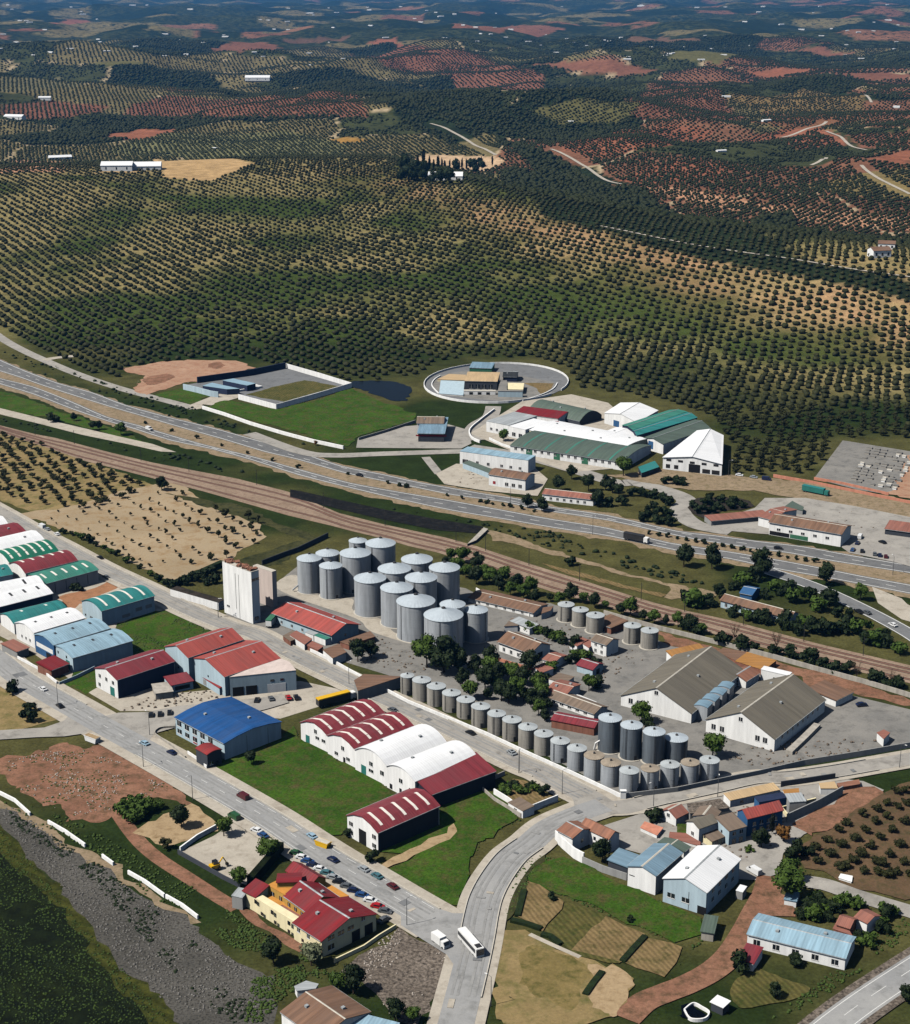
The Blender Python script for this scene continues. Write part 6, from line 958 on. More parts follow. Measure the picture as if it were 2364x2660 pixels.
wallrun('ring_wall', 'white ring wall round the oval villa road', [U4(858 + 852 * math.cos(a) - 0, 350 + 232 * math.sin(a) - 20 * math.cos(a)) for a in np.linspace(.7, 2 * math.pi + .45, 44)], 1.5, .4, 'white_wall'); wallrun('ring_kerb', 'white inner kerb wall of the oval villa road', zz(U4, 180, 475, 100, 380, 130, 310, 200, 265), 1.0, .6, 'white_wall', sm=True); wallrun('ring_kerb', 'white kerb wall at the right end of the oval bed', zz(U4, 1170, 560, 1390, 490, 1530, 420, 1580, 350), 1.0, .6, 'white_wall', sm=True)
hall('villa', 'sand roofed villa with dark glass front inside the oval road', 'villa', U4(870, 325), U4(878, 228), U4(490, 312), base=U4(0, 430)[1], rise=.6, prof='mono', roof='sand_roof', wall='dark_wall', oh=.2, win=[('v', 4, .8, 2.6, 3)]); hall('villa', 'white garage front with dark doors below the sand roofed villa', 'building', U4(850, 440), U4(855, 425), U4(475, 440), h=2.6, rise=0, prof='flat', roof='slab', wall='white_wall', oh=.1, win=[('v', 3, .2, 2.4, 1.8, .1, .9, 'd')])
hall('house', 'cream flat block with dark slot beside the sand roofed villa', 'house', U4(1175, 420), U4(1180, 345), U4(980, 415), h=3.2, rise=0, prof='flat', roof='cream_wall', wall='cream_wall', oh=.05); block('house', 'pale blue walled block with two blue windows inside the oval road', 'house', zz(U4, 1170, 440, 880, 435, 905, 310, 985, 310, 985, 425, 1175, 425), 4.2, 'blue_wall', 'yard'); hall('pavilion', 'dark domed pavilion behind the sand roofed villa', 'pavilion', U4(1105, 270), U4(1108, 215), U4(940, 265), h=3.6, rise=2, prof='gable', roof='dark_sheet', wall='navy_wall'); hall('house', 'pale blue roofed house with dark windows at the back of the oval', 'house', U4(805, 170), U4(795, 115), U4(555, 150), h=3.6, rise=.8, prof='mono', roof='bluegrey_sheet', wall='greenwall', oh=.2); block('terrace', 'raised pale blue paved terrace left of the sand roofed villa', 'terrace', zz(U4, 470, 485, 185, 465, 205, 310, 485, 310), 1.0, 'white_wall', 'blue_wall'); block('terrace', 'sand coloured terrace at the left of the villa roof', 'terrace', zz(U4, 490, 310, 165, 298, 300, 235, 500, 245), 1.6, 'cream_wall', 'sand_roof')
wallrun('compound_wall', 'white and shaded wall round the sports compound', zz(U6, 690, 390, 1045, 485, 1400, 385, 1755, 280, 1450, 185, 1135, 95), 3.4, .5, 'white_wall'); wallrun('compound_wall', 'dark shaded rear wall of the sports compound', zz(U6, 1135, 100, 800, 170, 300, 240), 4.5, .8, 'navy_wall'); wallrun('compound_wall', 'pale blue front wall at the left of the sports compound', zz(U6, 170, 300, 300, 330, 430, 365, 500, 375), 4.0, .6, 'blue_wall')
block('shed', 'pale blue roofed low block in the sports compound nearer the drive', 'shed', zz(U6, 580, 295, 350, 262, 440, 235, 700, 290), 4, 'navy_wall', 'ltblue_sheet'); block('shed', 'pale blue roofed low block at the back of the sports compound', 'shed', zz(U6, 770, 260, 540, 212, 640, 195, 850, 240), 4.2, 'navy_wall', 'ltblue_sheet'); wallrun('low_wall', 'white kinked low wall inside the sports compound', zz(U6, 590, 340, 760, 310, 910, 285, 850, 270), 1.6, .8, 'white_wall')
wallrun('lot_wall', 'long white wall below the green lot by the highway', zz(U6, 350, 480, 560, 545, 800, 630, 1100, 720, 1400, 800, 1680, 860), 2.0, .8, 'white_wall'); wallrun('lot_wall', 'grey wall between the green lot and the filling station', zz(R6, 345, 600, 500, 555, 680, 495), 1.8, .4, 'grey_wall'); wallrun('lane_wall', 'white curved wall along the lane to the halls', zz(R6, 1145, 425, 1060, 490, 1000, 545, 1010, 590, 1060, 615), 1.6, .7, 'white_wall', sm=True); wallrun('lane_wall', 'white wall below the green white block', zz(U3, 415, 650, 560, 720, 770, 790), 1.6, .5, 'white_wall')
rs = hall('restaurant', 'roadside restaurant with brown tiled roof and open glass veranda', 'restaurant', U7(1005, 490), U7(1095, 385), U7(185, 330), base=U7(0, 640)[1], rise=1.9, prof='gable', roof='brown_tile', wall='white_wall', oh=.5, win=[('v', 5, 2.8, 1.8, 1.2, .1, .95), ('v', 2, .2, 4.6, 2.0, .45, .7, 'g'), ('v', 2, .2, 5.4, 2.0, .72, .98, 'd')]); hall('house', 'reddish peaked roof wing at the left end of the restaurant', 'house', U7(180, 320), U7(305, 170), U7(75, 270), h=5, rise=1.5, prof='gable', roof='pink_tile', wall='white_wall')
hall('shelter', 'long brown roofed shelter beside the planted island', 'shelter', R7(645, 1145), R7(640, 1115), R7(905, 1075), h=2.6, rise=.4, prof='mono', roof='pink_tile', wall='grey_wall', oh=.2); hall('shelter', 'dark red long shelter at the right edge of the car park', 'shelter', R7(1670, 1190), R7(1680, 1145), R7(1900, 1230), h=3, rise=.6, prof='mono', roof='pink_tile', wall='dark_wall'); block('shelter', 'striped grey canopy behind the restaurant', 'canopy', zz(U7, 550, 210, 340, 165, 430, 100, 560, 170), 2.6, 'grey_wall', 'greygreen_sheet')
rk = random.Random(3)
for i in range(14):
    for j in range(7):
        if rk.random() < .3: continue
        x = 1500 + j * 42 + i * 8.5 - 40 + rk.uniform(-4, 4); y = 905 - i * 15 + j * 7; wl = rk.uniform(18, 32); wt = rk.random() < .35
        block('pallet_stack', ('white' if wt else 'grey') + ' stack of blocks standing in rows in the fenced stock yard', 'stack', zz(R7, x, y, x + 4, y - 7, x + 4 + wl, y - 4, x + wl, y + 4), rk.uniform(.7, 1.3), 'white_wall' if wt else 'concrete', 'slab' if wt else 'yard', ('white' if wt else 'grey') + ' stacks in the stock yard')
wallrun('fence', 'pinkish boundary fence round the stock yard', zz(R7, 1250, 900, 1420, 930, 1690, 992), 1.6, .3, 'brickpink', cat='fence'); wallrun('yard_wall', 'long pink wall along the tan strip right of the halls', zz(R7, 1010, 885, 1240, 925, 1650, 1010, 1900, 1060), 1.8, .4, 'brickpink')
hall('station_house', 'pale blue trackside house with long rust brown roof', 'house', S3(1003, 690), S3(1066, 655), S3(538, 570), base=S3(0, 740)[1], rise=1.6, prof='gable', roof='brown_tile', wall='blue_wall', oh=.5, win=[('v', 8, .8, 1.2, 1.6, .02, .98)]); hall('tent', 'blue sheeted shed behind the trackside house', 'shed', S3(750, 535), S3(810, 490), S3(670, 520), h=3.2, rise=1.4, prof='gable', roof='bluepaint', wall='bluepaint')
block('bridge', 'dark concrete bridge over the trackside ditch', 'bridge', zz(S2, 200, 165, 140, 190, 250, 80, 280, 90), 1.2, 'dark_wall', 'concrete')
# distant white buildings
def far_house(p, ln, wd, h, roof, lb, grp=None, rz=None, name='farmhouse', nw=3):
    g = atT(p, -.5); rn = random.Random(int(p[0] * 3 + p[1])); E = empty(name, g, rn.uniform(-.4, .4) if rz is None else rz, lb, 'farmhouse', grp)
    bm = bmesh.new(); bm_prism(bm, None, ([(-ln / 2, -wd / 2, 0), (-ln / 2, wd / 2, 0), (-ln / 2, wd / 2, h), (-ln / 2, 0, h + wd * .2), (-ln / 2, -wd / 2, h)], [(ln / 2, -wd / 2, 0), (ln / 2, wd / 2, 0), (ln / 2, wd / 2, h), (ln / 2, 0, h + wd * .2), (ln / 2, -wd / 2, h)])); mk('wall', bm, 'white_wall', E)
    bm = bmesh.new(); s = wd * .03; bm_prism(bm, None, ([(-ln / 2 - .4, -wd / 2 - .4, h + .02), (-ln / 2 - .4, 0, h + wd * .2 + .1), (-ln / 2 - .4, wd / 2 + .4, h + .02), (-ln / 2 - .4, wd / 2 + .4, h + .3), (-ln / 2 - .4, 0, h + wd * .2 + .4), (-ln / 2 - .4, -wd / 2 - .4, h + .3)], [(ln / 2 + .4, -wd / 2 - .4, h + .02), (ln / 2 + .4, 0, h + wd * .2 + .1), (ln / 2 + .4, wd / 2 + .4, h + .02), (ln / 2 + .4, wd / 2 + .4, h + .3), (ln / 2 + .4, 0, h + wd * .2 + .4), (ln / 2 + .4, -wd / 2 - .4, h + .3)])); mk('roof', bm, roof, E)
    if nw:
        for i in range(nw): bm = bmesh.new(); x = -ln / 2 + ln * (i + .5) / nw; bm_box(bm, x - .8, x + .8, -wd / 2 - .08, -wd / 2 + .1, h * .35, h * .75); mk('window', bm, 'glass', E)
    return E
far_house(D(235, 340), 38, 20, 7, 'white_sheet', 'white farm building with dark windows at the left of the pale plot', rz=.05); far_house(D(285, 338), 46, 22, 5, 'white_sheet', 'low white farm hall with blue shade beside the pale plot', rz=.1); far_house(D(890, 358), 40, 20, 5, 'white_sheet', 'white hilltop villa in front of the row of cypresses', rz=-.05); far_house(D(1755, 512), 16, 12, 6, 'brown_tile', 'brown roofed white farmhouse at the right edge below the grove', rz=.2); far_house(D(515, 161), 70, 30, 9, 'white_sheet', 'big white barn alone in the middle distance', rz=0); far_house(D(120, 318), 36, 14, 4, 'white_sheet', 'long low white building behind the left crest'); far_house(D(30, 238), 40, 18, 6, 'white_sheet', 'white farm at the left edge in the middle distance'); far_house(D(1770, 496), 14, 10, 5, 'brown_tile', 'upper brown roofed outbuilding at the right edge below the grove')
rn = random.Random(5); base_h = far_house(D(90, 200), 26, 12, 6, 'white_sheet', 'tiny white farmhouse far out on the hazy plain', 'tiny white farmhouses on the far plain', nw=0)
pts = [(40, 42), (330, 69), (450, 74), (447, 70), (405, 86), (214, 103), (620, 27), (672, 26), (770, 76), (1170, 92), (1280, 13), (1400, 120), (1790, 84), (1515, 25), (1055, 84), (1090, 70), (1216, 83), (1692, 62), (1745, 45), (1660, 58), (1140, 243), (1450, 194), (1790, 215), (430, 297), (740, 52), (960, 68), (1010, 75), (1530, 242), (1440, 303), (840, 45), (880, 34), (925, 51), (950, 55), (1335, 108), (800, 14), (1020, 60), (1560, 50), (1600, 60), (1640, 72), (1690, 90), (1500, 92), (1720, 118), (1300, 95), (1240, 76), (620, 130), (90, 60), (140, 98), (200, 85), (520, 40), (575, 60)]
pts += [(rn.uniform(0, 1817), 10 + 110 * rn.random() ** 1.6) for _ in range(75)]
for x, y in pts:
    o = copy_tree(base_h); g = atT(D(x, y), -.5); o.location = g; o.rotation_euler = (0, 0, rn.uniform(-.6, .6)); k = min(1.4, max(.6, g.y / 10500)) * rn.uniform(.5, 1.1); o.scale = (k * rn.uniform(.8, 1.8), k, k * .8)
# ------------------------------------------------------------------ trees and bushes
def leafm(name, c1, c2):
    c1 = tuple(x * .8 for x in c1); c2 = tuple(x * .82 for x in c2)
    m = mat(name, c1, c2, rough=.7, scale=.55, space='world', spec=.2, detail=4); return m
leafm('leaf_olive', L(22, 26, 10), L(66, 68, 30)); leafm('leaf_green', L(36, 56, 16), L(88, 112, 40)); leafm('leaf_dark', L(16, 26, 12), L(44, 60, 26)); leafm('leaf_grey', L(84, 92, 66), L(140, 146, 112)); leafm('leaf_autumn', L(90, 66, 30), L(140, 96, 44)); leafm('leaf_cypress', L(10, 16, 10), L(26, 34, 20)); leafm('twig', L(78, 66, 50), L(112, 96, 74)); leafm('leaf_far', L(22, 28, 11), L(60, 66, 28)); leafm('leaf_lawn', L(38, 58, 22), L(84, 104, 42))
def crown_mesh(seed, rx, rz, zc, nl, ls, lumps=9, shape='round', core=.62):
    rn = np.random.default_rng(seed); Vs = []; Fs = []
    cen = []
    for i in range(lumps):
        d = rn.normal(size=3); d /= np.linalg.norm(d); rr = rn.uniform(.35, .72)
        c = d * np.array([rx, rx, rz]) * rr; c[2] = c[2] * .9
        if shape == 'cone': c[:2] *= max(.15, .62 - .55 * c[2] / rz)
        cen.append((c, rn.uniform(.34, .6)))
    k = 0
    for i in range(nl):
        c, r = cen[rn.integers(len(cen))]; d = rn.normal(size=3); d /= np.linalg.norm(d)
        p = c + d * np.array([rx, rx, rz * .85]) * r * rn.uniform(.72, 1.08)
        if p[2] < -rz * .86: p[2] = -rz * rn.uniform(.5, .85)
        n = d + rn.normal(size=3) * .55; n /= np.linalg.norm(n); a = np.cross(n, rn.normal(size=3)); a /= np.linalg.norm(a) + 1e-9; b = np.cross(n, a); s = ls * rn.uniform(.55, 1.3)
        q = [p + a * s, p + b * s * .8 + n * s * .15, p - a * s, p - b * s * .8 + n * s * .15]
        Vs += q; Fs.append((k, k + 1, k + 2, k + 3)); k += 4
    me = bpy.data.meshes.new('crown'); bm = bmesh.new()
    for c, r in cen:                                       # dark inner masses behind the leaves
        M_ = Matrix.Translation(Vector(c)) @ Matrix.Diagonal((rx * r * core / .62 * .8, rx * r * core / .62 * .8, rz * r * core / .62 * .75, 1))
        g = bmesh.ops.create_icosphere(bm, subdivisions=1, radius=1, matrix=M_)
    for q in range(0, len(Vs), 4): bm.faces.new([bm.verts.new(Vs[q + j]) for j in range(4)])
    bmesh.ops.translate(bm, vec=(0, 0, zc), verts=bm.verts); bm.to_mesh(me); bm.free(); return me
def trunk_mesh(h, r, top, seed):
    rn = random.Random(seed); bm = bmesh.new(); bm_tube(bm, (0, 0, 0), (rn.uniform(-.1, .1), rn.uniform(-.1, .1), h), r, r * .6, 7)
    for i in range(4):
        a = i * 1.57 + rn.random(); bm_tube(bm, (0, 0, h * .75), (math.cos(a) * top * .45, math.sin(a) * top * .45, h + top * .35), r * .5, r * .2, 5)
    return mesh_from(bm, 'trunk')
KIND = {}
def kind(name, leaf, rx, rz, zc, nl, ls, lumps, nv=3, trunk=True, shape='round', core=.62):
    KIND[name] = [(crown_mesh(hash(name) % 999 + i if False else sum(map(ord, name)) + i * 17, rx, rz, zc, nl, ls, lumps, shape, core), trunk_mesh(max(.3, zc - rz * .55), max(.08, rx * .07), rz, i) if trunk else None) for i in range(nv)]
    for c, t_ in KIND[name]:
        c.materials.append(MATS[leaf])
        if t_: t_.materials.append(MATS['bark'])
kind('olive', 'leaf_olive', 2.9, 2.1, 2.75, 260, .42, 9, 6); kind('broad', 'leaf_green', 4.2, 4.4, 6.2, 900, .5, 14, 4); kind('dark', 'leaf_dark', 4.0, 4.6, 6.0, 800, .5, 13, 4); kind('bush', 'leaf_dark', 1.6, 1.3, 1.2, 220, .32, 6, 4, False); kind('gbush', 'leaf_green', 1.6, 1.3, 1.2, 220, .32, 6, 4, False); kind('grey', 'leaf_grey', 4, 4, 5.2, 800, .48, 12, 2); kind('autumn', 'leaf_autumn', 3, 2.8, 4, 500, .42, 10, 2); kind('cypress', 'leaf_cypress', 1.9, 8, 8.6, 500, .5, 12, 3, True, 'cone'); kind('sapling', 'leaf_olive', .9, .95, 1.35, 110, .24, 5, 4)
def tree(kn, p, s, label, cat='tree', group=None, name=None, terr=False, sz=None, loc=None):
    g = loc if loc is not None else (atT(p) if terr else at(p)); rn = random.Random(int(g.x * 13 + g.y * 7)); c, t_ = KIND[kn][rn.randrange(len(KIND[kn]))]
    nm = name or {'olive': 'olive_tree', 'broad': 'leafy_tree', 'dark': 'dark_tree', 'bush': 'bush', 'gbush': 'bush', 'grey': 'grey_tree', 'autumn': 'autumn_tree', 'cypress': 'cypress', 'sapling': 'sapling'}[kn]
    sc = (s * rn.uniform(.92, 1.08), s * rn.uniform(.92, 1.08), (sz or s) * rn.uniform(.92, 1.08)); rz = rn.uniform(0, 6.28)
    if t_ is None:
        o = link(nm, c); o.location = g; o.rotation_euler = (0, 0, rz); o.scale = sc; return prop(o, label, cat, group)
    E = empty(nm, g, rz, label, cat, group); E.scale = sc; link('crown', c, None, E); link('trunk', t_, None, E); return E
def bare(p, s, label):
    g = at(p); E = empty('bare_tree', g, 0, label, 'tree', 'bare trees along the railway'); E.scale = (s, s, s); rn = random.Random(int(g.x)); bm = bmesh.new(); bm_tube(bm, (0, 0, 0), (0, 0, 3), .2, .13); bt = bmesh.new()
    for i in range(9):
        a = rn.uniform(0, 6.28); e = Vector((math.cos(a) * rn.uniform(1, 2.4), math.sin(a) * rn.uniform(1, 2.4), rn.uniform(5, 8))); bm_tube(bm, (0, 0, rn.uniform(1.8, 3)), e, .09, .03, 4)
        for j in range(16): f = e.lerp(Vector((0, 0, 3)), rn.uniform(-.1, .6)); d = Vector((rn.uniform(-1, 1), rn.uniform(-1, 1), rn.uniform(0, 1.2))); bm_tube(bt, f, f + d, .05, .015, 3)
    mk('trunk', bm, 'bark', E); mk('twigs', bt, 'twig', E)
T = tree
for p, k, s, lb in [(S4(1225, 1165), 'dark', .8, 'dark tree casting a shadow on the sandy vegetable plot'), (S4(1120, 1310), 'olive', .8, 'sparse young tree by the teal sheet on the sandy plot'), (S4(1510, 1225), 'broad', .72, 'round light green tree at the top of the concrete yard'), (S4(1695, 745), 'dark', .55, 'dark shrubby tree beside the blue workshop'), (T1(360, 200), 'broad', .8, 'bright green tree beside the concrete yard hedge'), (T1(165, 370), 'broad', .6, 'bright green tree at the corner of the cream building'), (T1(390, 885), 'dark', .8, 'dark tree on the bank below the cream wall'), (T1(645, 905), 'grey', .85, 'pale grey green tree at the corner of the cream building'), (T1(930, 1095), 'dark', .95, 'large dark tree beside the stony lot'), (T1(1210, 1285), 'dark', .75, 'dark green tree near the bottom of the stony lot'), (T1(820, 1075), 'broad', .6, 'green tree left of the large dark tree by the stony lot'), (T1(1330, 1290), 'broad', .5, 'small green tree at the bottom of the stony lot'),
 (S6(1055, 520), 'broad', .85, 'leafy tree in front of the left grey roofed warehouse'), (S6(1535, 745), 'broad', .95, 'leafy tree behind the last low silo of the side row'), (S1(1540, 1055), 'dark', 1.6, 'biggest dark tree in front of the big silos'), (S1(1425, 1025), 'broad', 1.2, 'lighter green tree at the left of the biggest dark tree'), (S1(1650, 1060), 'dark', 1.05, 'dark tree right of the biggest tree in the silo yard'), (S1(960, 985), 'dark', 1.05, 'dark tree at the street wall beside the brown hut'), (S1(1050, 960), 'dark', .85, 'smaller dark tree right of the brown hut'), (S6(700, 300), 'broad', .75, 'leafy tree beside the red roofed hut in the yard'),
 (S3(290, 345), 'dark', 1.1, 'round dark tree leftmost on the highway embankment'), (S3(480, 360), 'dark', 1.15, 'wide dark tree second on the highway embankment'), (S3(810, 410), 'dark', 1.35, 'tallest dark tree at the start of the exit ramp'), (S3(1250, 465), 'dark', 1.15, 'slender dark tree between the exit ramp and the highway'), (S3(1480, 570), 'broad', .75, 'thin green tree beside the exit ramp bend'), (S3(530, 560), 'dark', .8, 'dark tree at the left end of the trackside house'), (S3(295, 590), 'bush', 2.6, 'upright dark bush beside the siding path'), (S3(620, 680), 'bush', 2.2, 'dark bush in front of the trackside house'), (S2(835, 335), 'bush', 2.0, 'lone round bush on the siding'), (R6(1340, 1000), 'dark', .7, 'dark bush tree at the highway median end'), (R6(1425, 1020), 'dark', .8, 'dark tree beside the highway at the brown roofed house'), (R7(125, 880), 'broad', 1.15, 'big leafy tree beside the white halls'), (R6(1200, 605), 'broad', .75, 'leafy tree in front of the white roofed block'), (R5(955, 965), 'dark', .9, 'large round dark tree beside the railway at the tan field'), (T7(1430, 1050), 'broad', .8, 'leafy tree casting a long shadow beside the highway'), (T7(650, 890), 'bush', 3.0, 'round dark bush on the grass verge between highway and track'), (T7(870, 880), 'dark', .55, 'small dark tree left of the pair at the highway verge'), (T7(1100, 990), 'dark', .6, 'pale trunked dark tree at the highway verge'), (T7(1175, 985), 'dark', .6, 'reddish dark tree at the highway verge'),
 (S7(990, 1135), 'broad', 1.15, 'large bushy green tree beside the small blue roofed hut'), (S7(815, 790), 'dark', .75, 'conical dark green tree in the village square'), (S7(965, 745), 'autumn', 1.0, 'orange tinged tree in the village square'), (S7(885, 700), 'cypress', .5, 'slim dark cypress by the deep blue wall'), (S7(735, 815), 'gbush', 1.0, 'small round green bush in the village square'), (S7(1035, 880), 'bush', 2.2, 'dark bush above the large bushy tree'), (T2(1050, 210), 'dark', .8, 'dark tree between the garden wall and the blue lean-to'), (T3(750, 1310), 'dark', .5, 'lone dark tree in the curved vegetable bed'), (T3(920, 1055), 'bush', 1.6, 'green bush at the foot of the long pale blue shed'), (T3(480, 1110), 'bush', 2.4, 'dark bush below the white hut with dark red roof'), (T3(1780, 1340), 'dark', .5, 'dark tree across the main road at the right edge'), (S4(80, 265), 'bush', 2.2, 'round dark bush on the dry street corner'), (S4(195, 385), 'bush', 1.7, 'upper dark bush of the clump on the dry corner'), (S4(205, 450), 'bush', 2.2, 'lower dark bush of the clump on the dry corner'), (T4(990, 1010), 'bush', 1.4, 'dark bush in front of the grey side wall of the rear row'), (T4(1090, 1010), 'bush', 1.5, 'second dark bush in front of the grey side wall'), (S6(1140, 1180), 'bush', 2.2, 'dark green bush at the village street corner'), (S5(650, 1180), 'bush', 1.5, 'clipped bush left of the red roofed front warehouse'), (T1(1060, 215), 'bush', 1.8, 'dark bush right of the red roofed front warehouse'), (T2(1240, 615), 'bush', .9, 'dark bush at the edge of the green lot above the plots'), (T2(720, 465), 'bush', 1.1, 'lone dark bush in the pale ploughed plot'), (R6(90, 630), 'autumn', .5, 'small red shrub on the lane beside the highway'), (R6(1520, 900), 'dark', .9, 'dark tree left above the brown roofed roadside house'), (R6(1700, 900), 'dark', 1.0, 'dark tree right above the brown roofed roadside house'), (R6(1760, 990), 'dark', 1.0, 'dark tree right beside the brown roofed roadside house'), (R6(1600, 830), 'dark', .8, 'dark tree behind the brown roofed roadside house'), (T3(860, 400), 'broad', .8, 'broad green tree crown above the small blue roofed hut'), (S6(380, 245), 'bush', 2.0, 'dark bush beside the long white house in the lower yard'), (S6(1110, 560), 'bush', 2.0, 'dark clipped bush beside the tree at the left warehouse')]: T(k, p, s, lb, 'bush' if 'bush' in k else 'tree')
for i, (x, y) in enumerate([(40, 470), (110, 490), (170, 520), (240, 560), (290, 520), (330, 560), (390, 600), (420, 560), (470, 640), (520, 600), (560, 660), (600, 640), (640, 690), (150, 440), (70, 430), (250, 480)]): T('broad' if i % 3 else 'dark', S2(x - 40, y - 40 - (80 if i > 12 else 60)), .85 if i % 2 else .7, 'leafy tree in the dense belt between the big silos and the railway', group='tree belt behind the big silos')
for i, (x, y) in enumerate([(30, 1270), (110, 1140), (190, 1050), (290, 1080), (260, 1160), (350, 1110), (440, 1090), (520, 1130), (370, 1240), (470, 1230), (580, 1250), (640, 1290), (160, 1230), (300, 1010), (560, 1040), (620, 1160)]): T('dark' if i % 3 else 'broad', S2(x, y + 10), .62 + .09 * (i % 5), 'dark garden tree in the grove between the low silos and the farmhouse', group='garden trees among the silos')
for i, (x, y) in enumerate([(700, 600), (760, 620), (840, 600), (920, 610), (1000, 640), (1070, 650), (1180, 690), (1240, 700), (1320, 730), (1400, 750), (1480, 760), (1560, 770), (1640, 800), (1720, 820)]): T('broad' if i % 2 else 'dark', S2(x, y - 20), .45 + .09 * ((i * 7) % 5), 'shrubby tree in the hedge along the railway wall', group='hedge trees along the railway wall')
for i, (x, y) in enumerate([(300, 760), (380, 790), (560, 860), (680, 890), (760, 900), (900, 930), (1020, 950), (1130, 980), (1220, 1010), (1300, 1050), (1400, 1060), (1600, 1130), (1680, 1150), (1740, 1150)]): T('bush', S3(x, y + 10), 1.8 + .3 * (i % 4), 'low dark shrub between the brick wall and the tracks', 'bush', 'shrubs below the railway')
for i, (x, y) in enumerate([(900, 500), (950, 540), (1000, 520), (1050, 580), (840, 560), (1130, 560), (1200, 640), (1260, 600), (1320, 680), (1100, 750), (1170, 790), (1240, 800), (1300, 780), (1360, 800), (1420, 770), (1480, 790), (1400, 700), (1520, 860), (1590, 870), (1650, 880), (1700, 900), (1740, 930), (1060, 800), (970, 760), (720, 700), (780, 720), (850, 730), (360, 610), (420, 600), (480, 610), (680, 470), (760, 440), (620, 500)]): T('gbush' if i % 3 == 0 else 'bush', S3(x, y), 2.0 + .4 * (i % 4), 'bush in the thicket between the railway and the exit ramp', 'bush', 'thicket around the trackside house')
for x, y, s in [(630, 850, .95), (915, 915, 1.1), (1455, 1115, 1.0), (1690, 1150, .8)]: bare(S3(x, y), s, {630: 'bare twiggy tree leftmost by the railway', 915: 'widest bare twiggy tree by the railway', 1455: 'pale trunked bare tree at the railway wall', 1690: 'bare shrubby tree near the right end of the railway wall'}[x])
for i, (x, y) in enumerate([(180, 1000), (240, 1000), (300, 1010), (360, 1030), (400, 1050), (300, 1080), (270, 1110), (330, 1120), (390, 1110), (340, 1160), (400, 1170), (250, 1150), (20, 960), (60, 980), (100, 1000), (30, 1060), (120, 1050), (380, 930), (440, 930), (480, 935)]): T('dark' if i in (12, 13, 14) else 'bush', R7(x, y), 2.2 if i not in (12, 13, 14) else .8, 'dark shrub on the bank between the lane and the highway', 'bush', 'shrubs beside the lane below the halls')
for i, (x, y) in enumerate([(550, 1070), (610, 1055), (640, 1040), (700, 1035), (780, 1050), (580, 1105), (640, 1095), (700, 1080), (760, 1070), (830, 1065)]): T('bush', R7(x, y), 1.9 + .2 * (i % 3), 'clipped dark bush on the planted island', 'bush', 'bushes on the planted island')
for i, (x, y) in enumerate([(1000, 590), (1060, 560), (1110, 590), (1180, 600), (1230, 640), (1280, 590), (1350, 600), (1400, 610), (1040, 650), (1130, 640), (960, 680), (1060, 690), (1180, 700), (1580, 740), (1640, 690), (1690, 660), (1600, 800), (1480, 900), (1420, 860), (1620, 650), (940, 180), (880, 200), (1000, 190)]): T('gbush' if i % 2 else 'bush', T3(x, y), 1.3 + .3 * (i % 3), 'garden bush around the pink tiled cottages', 'bush', 'garden bushes by the pink tiled cottages')
for i, (x, y) in enumerate([(830, 1040), (870, 1020), (930, 1030), (990, 1030), (900, 1080), (960, 1080), (1010, 1060), (850, 1090), (820, 1070), (1060, 1040), (940, 1110), (880, 1130)]): T('gbush', S4(x, y), 1.5 + .2 * (i % 3), 'leafy green shrub beside the sandy vegetable plot', 'bush', 'shrubs beside the sandy plot')
for i, (z_, x, y) in enumerate([(R6, 280, 800), (R6, 520, 852), (R6, 585, 868), (R6, 625, 876), (R6, 870, 926), (R6, 950, 942), (R6, 1060, 962), (R6, 1100, 970), (R6, 1135, 976), (R6, 1200, 984), (R6, 1240, 992), (R6, 1300, 1004), (R6, 1380, 1020)] + [(S3, x_, 112 + x_ * .172) for x_ in range(60, 1300, 62)] + [(R5, x_, 560 + (x_ - 830) * .29) for x_ in range(860, 1800, 150)]): T('bush', z_(x, y + 4), .75 + .12 * (i % 4), 'low dark shrub planted along the highway median', 'bush', 'shrubs along the highway median')
for i, (x, y) in enumerate([(20, 330), (60, 260), (110, 300), (160, 360), (220, 280), (260, 340), (310, 380), (380, 330), (420, 400), (330, 250), (200, 210), (90, 200), (400, 470), (360, 430)]): T(('dark', 'broad', 'dark')[i % 3], S6(x, y + 30), .5 + .1 * (i % 4), 'dark tree in the garden strip behind the low silo row', group='trees behind the low silo row')
for i, (x, y) in enumerate([(620, 780), (680, 800), (740, 830), (780, 850), (560, 770), (860, 880), (940, 950), (1000, 1010), (900, 960), (620, 1090), (700, 1030), (1010, 1150), (560, 900), (840, 990)]): T('bush' if i % 2 else 'gbush', S2(x, y + 15), 1.6 + .3 * (i % 3), 'garden bush among the huts of the silo yard', 'bush', 'bushes among the huts of the silo yard')
for i, (x, y) in enumerate([(140, 1000), (190, 960), (240, 985), (300, 960), (350, 985), (400, 1010), (120, 970)]): T('bush' if i % 2 else 'gbush', S6(x, y), 1.3 + .2 * (i % 3), 'bush inside the overgrown corner plot', 'bush', 'bushes in the overgrown corner plot')
rn = random.Random(8)
def in_px(poly, x, y):
    r = False; n = len(poly)
    for i in range(n):
        (x1, y1), (x2, y2) = poly[i], poly[(i + 1) % n]
        if (y1 > y) != (y2 > y) and x < (x2 - x1) * (y - y1) / (y2 - y1) + x1: r = not r
    return r
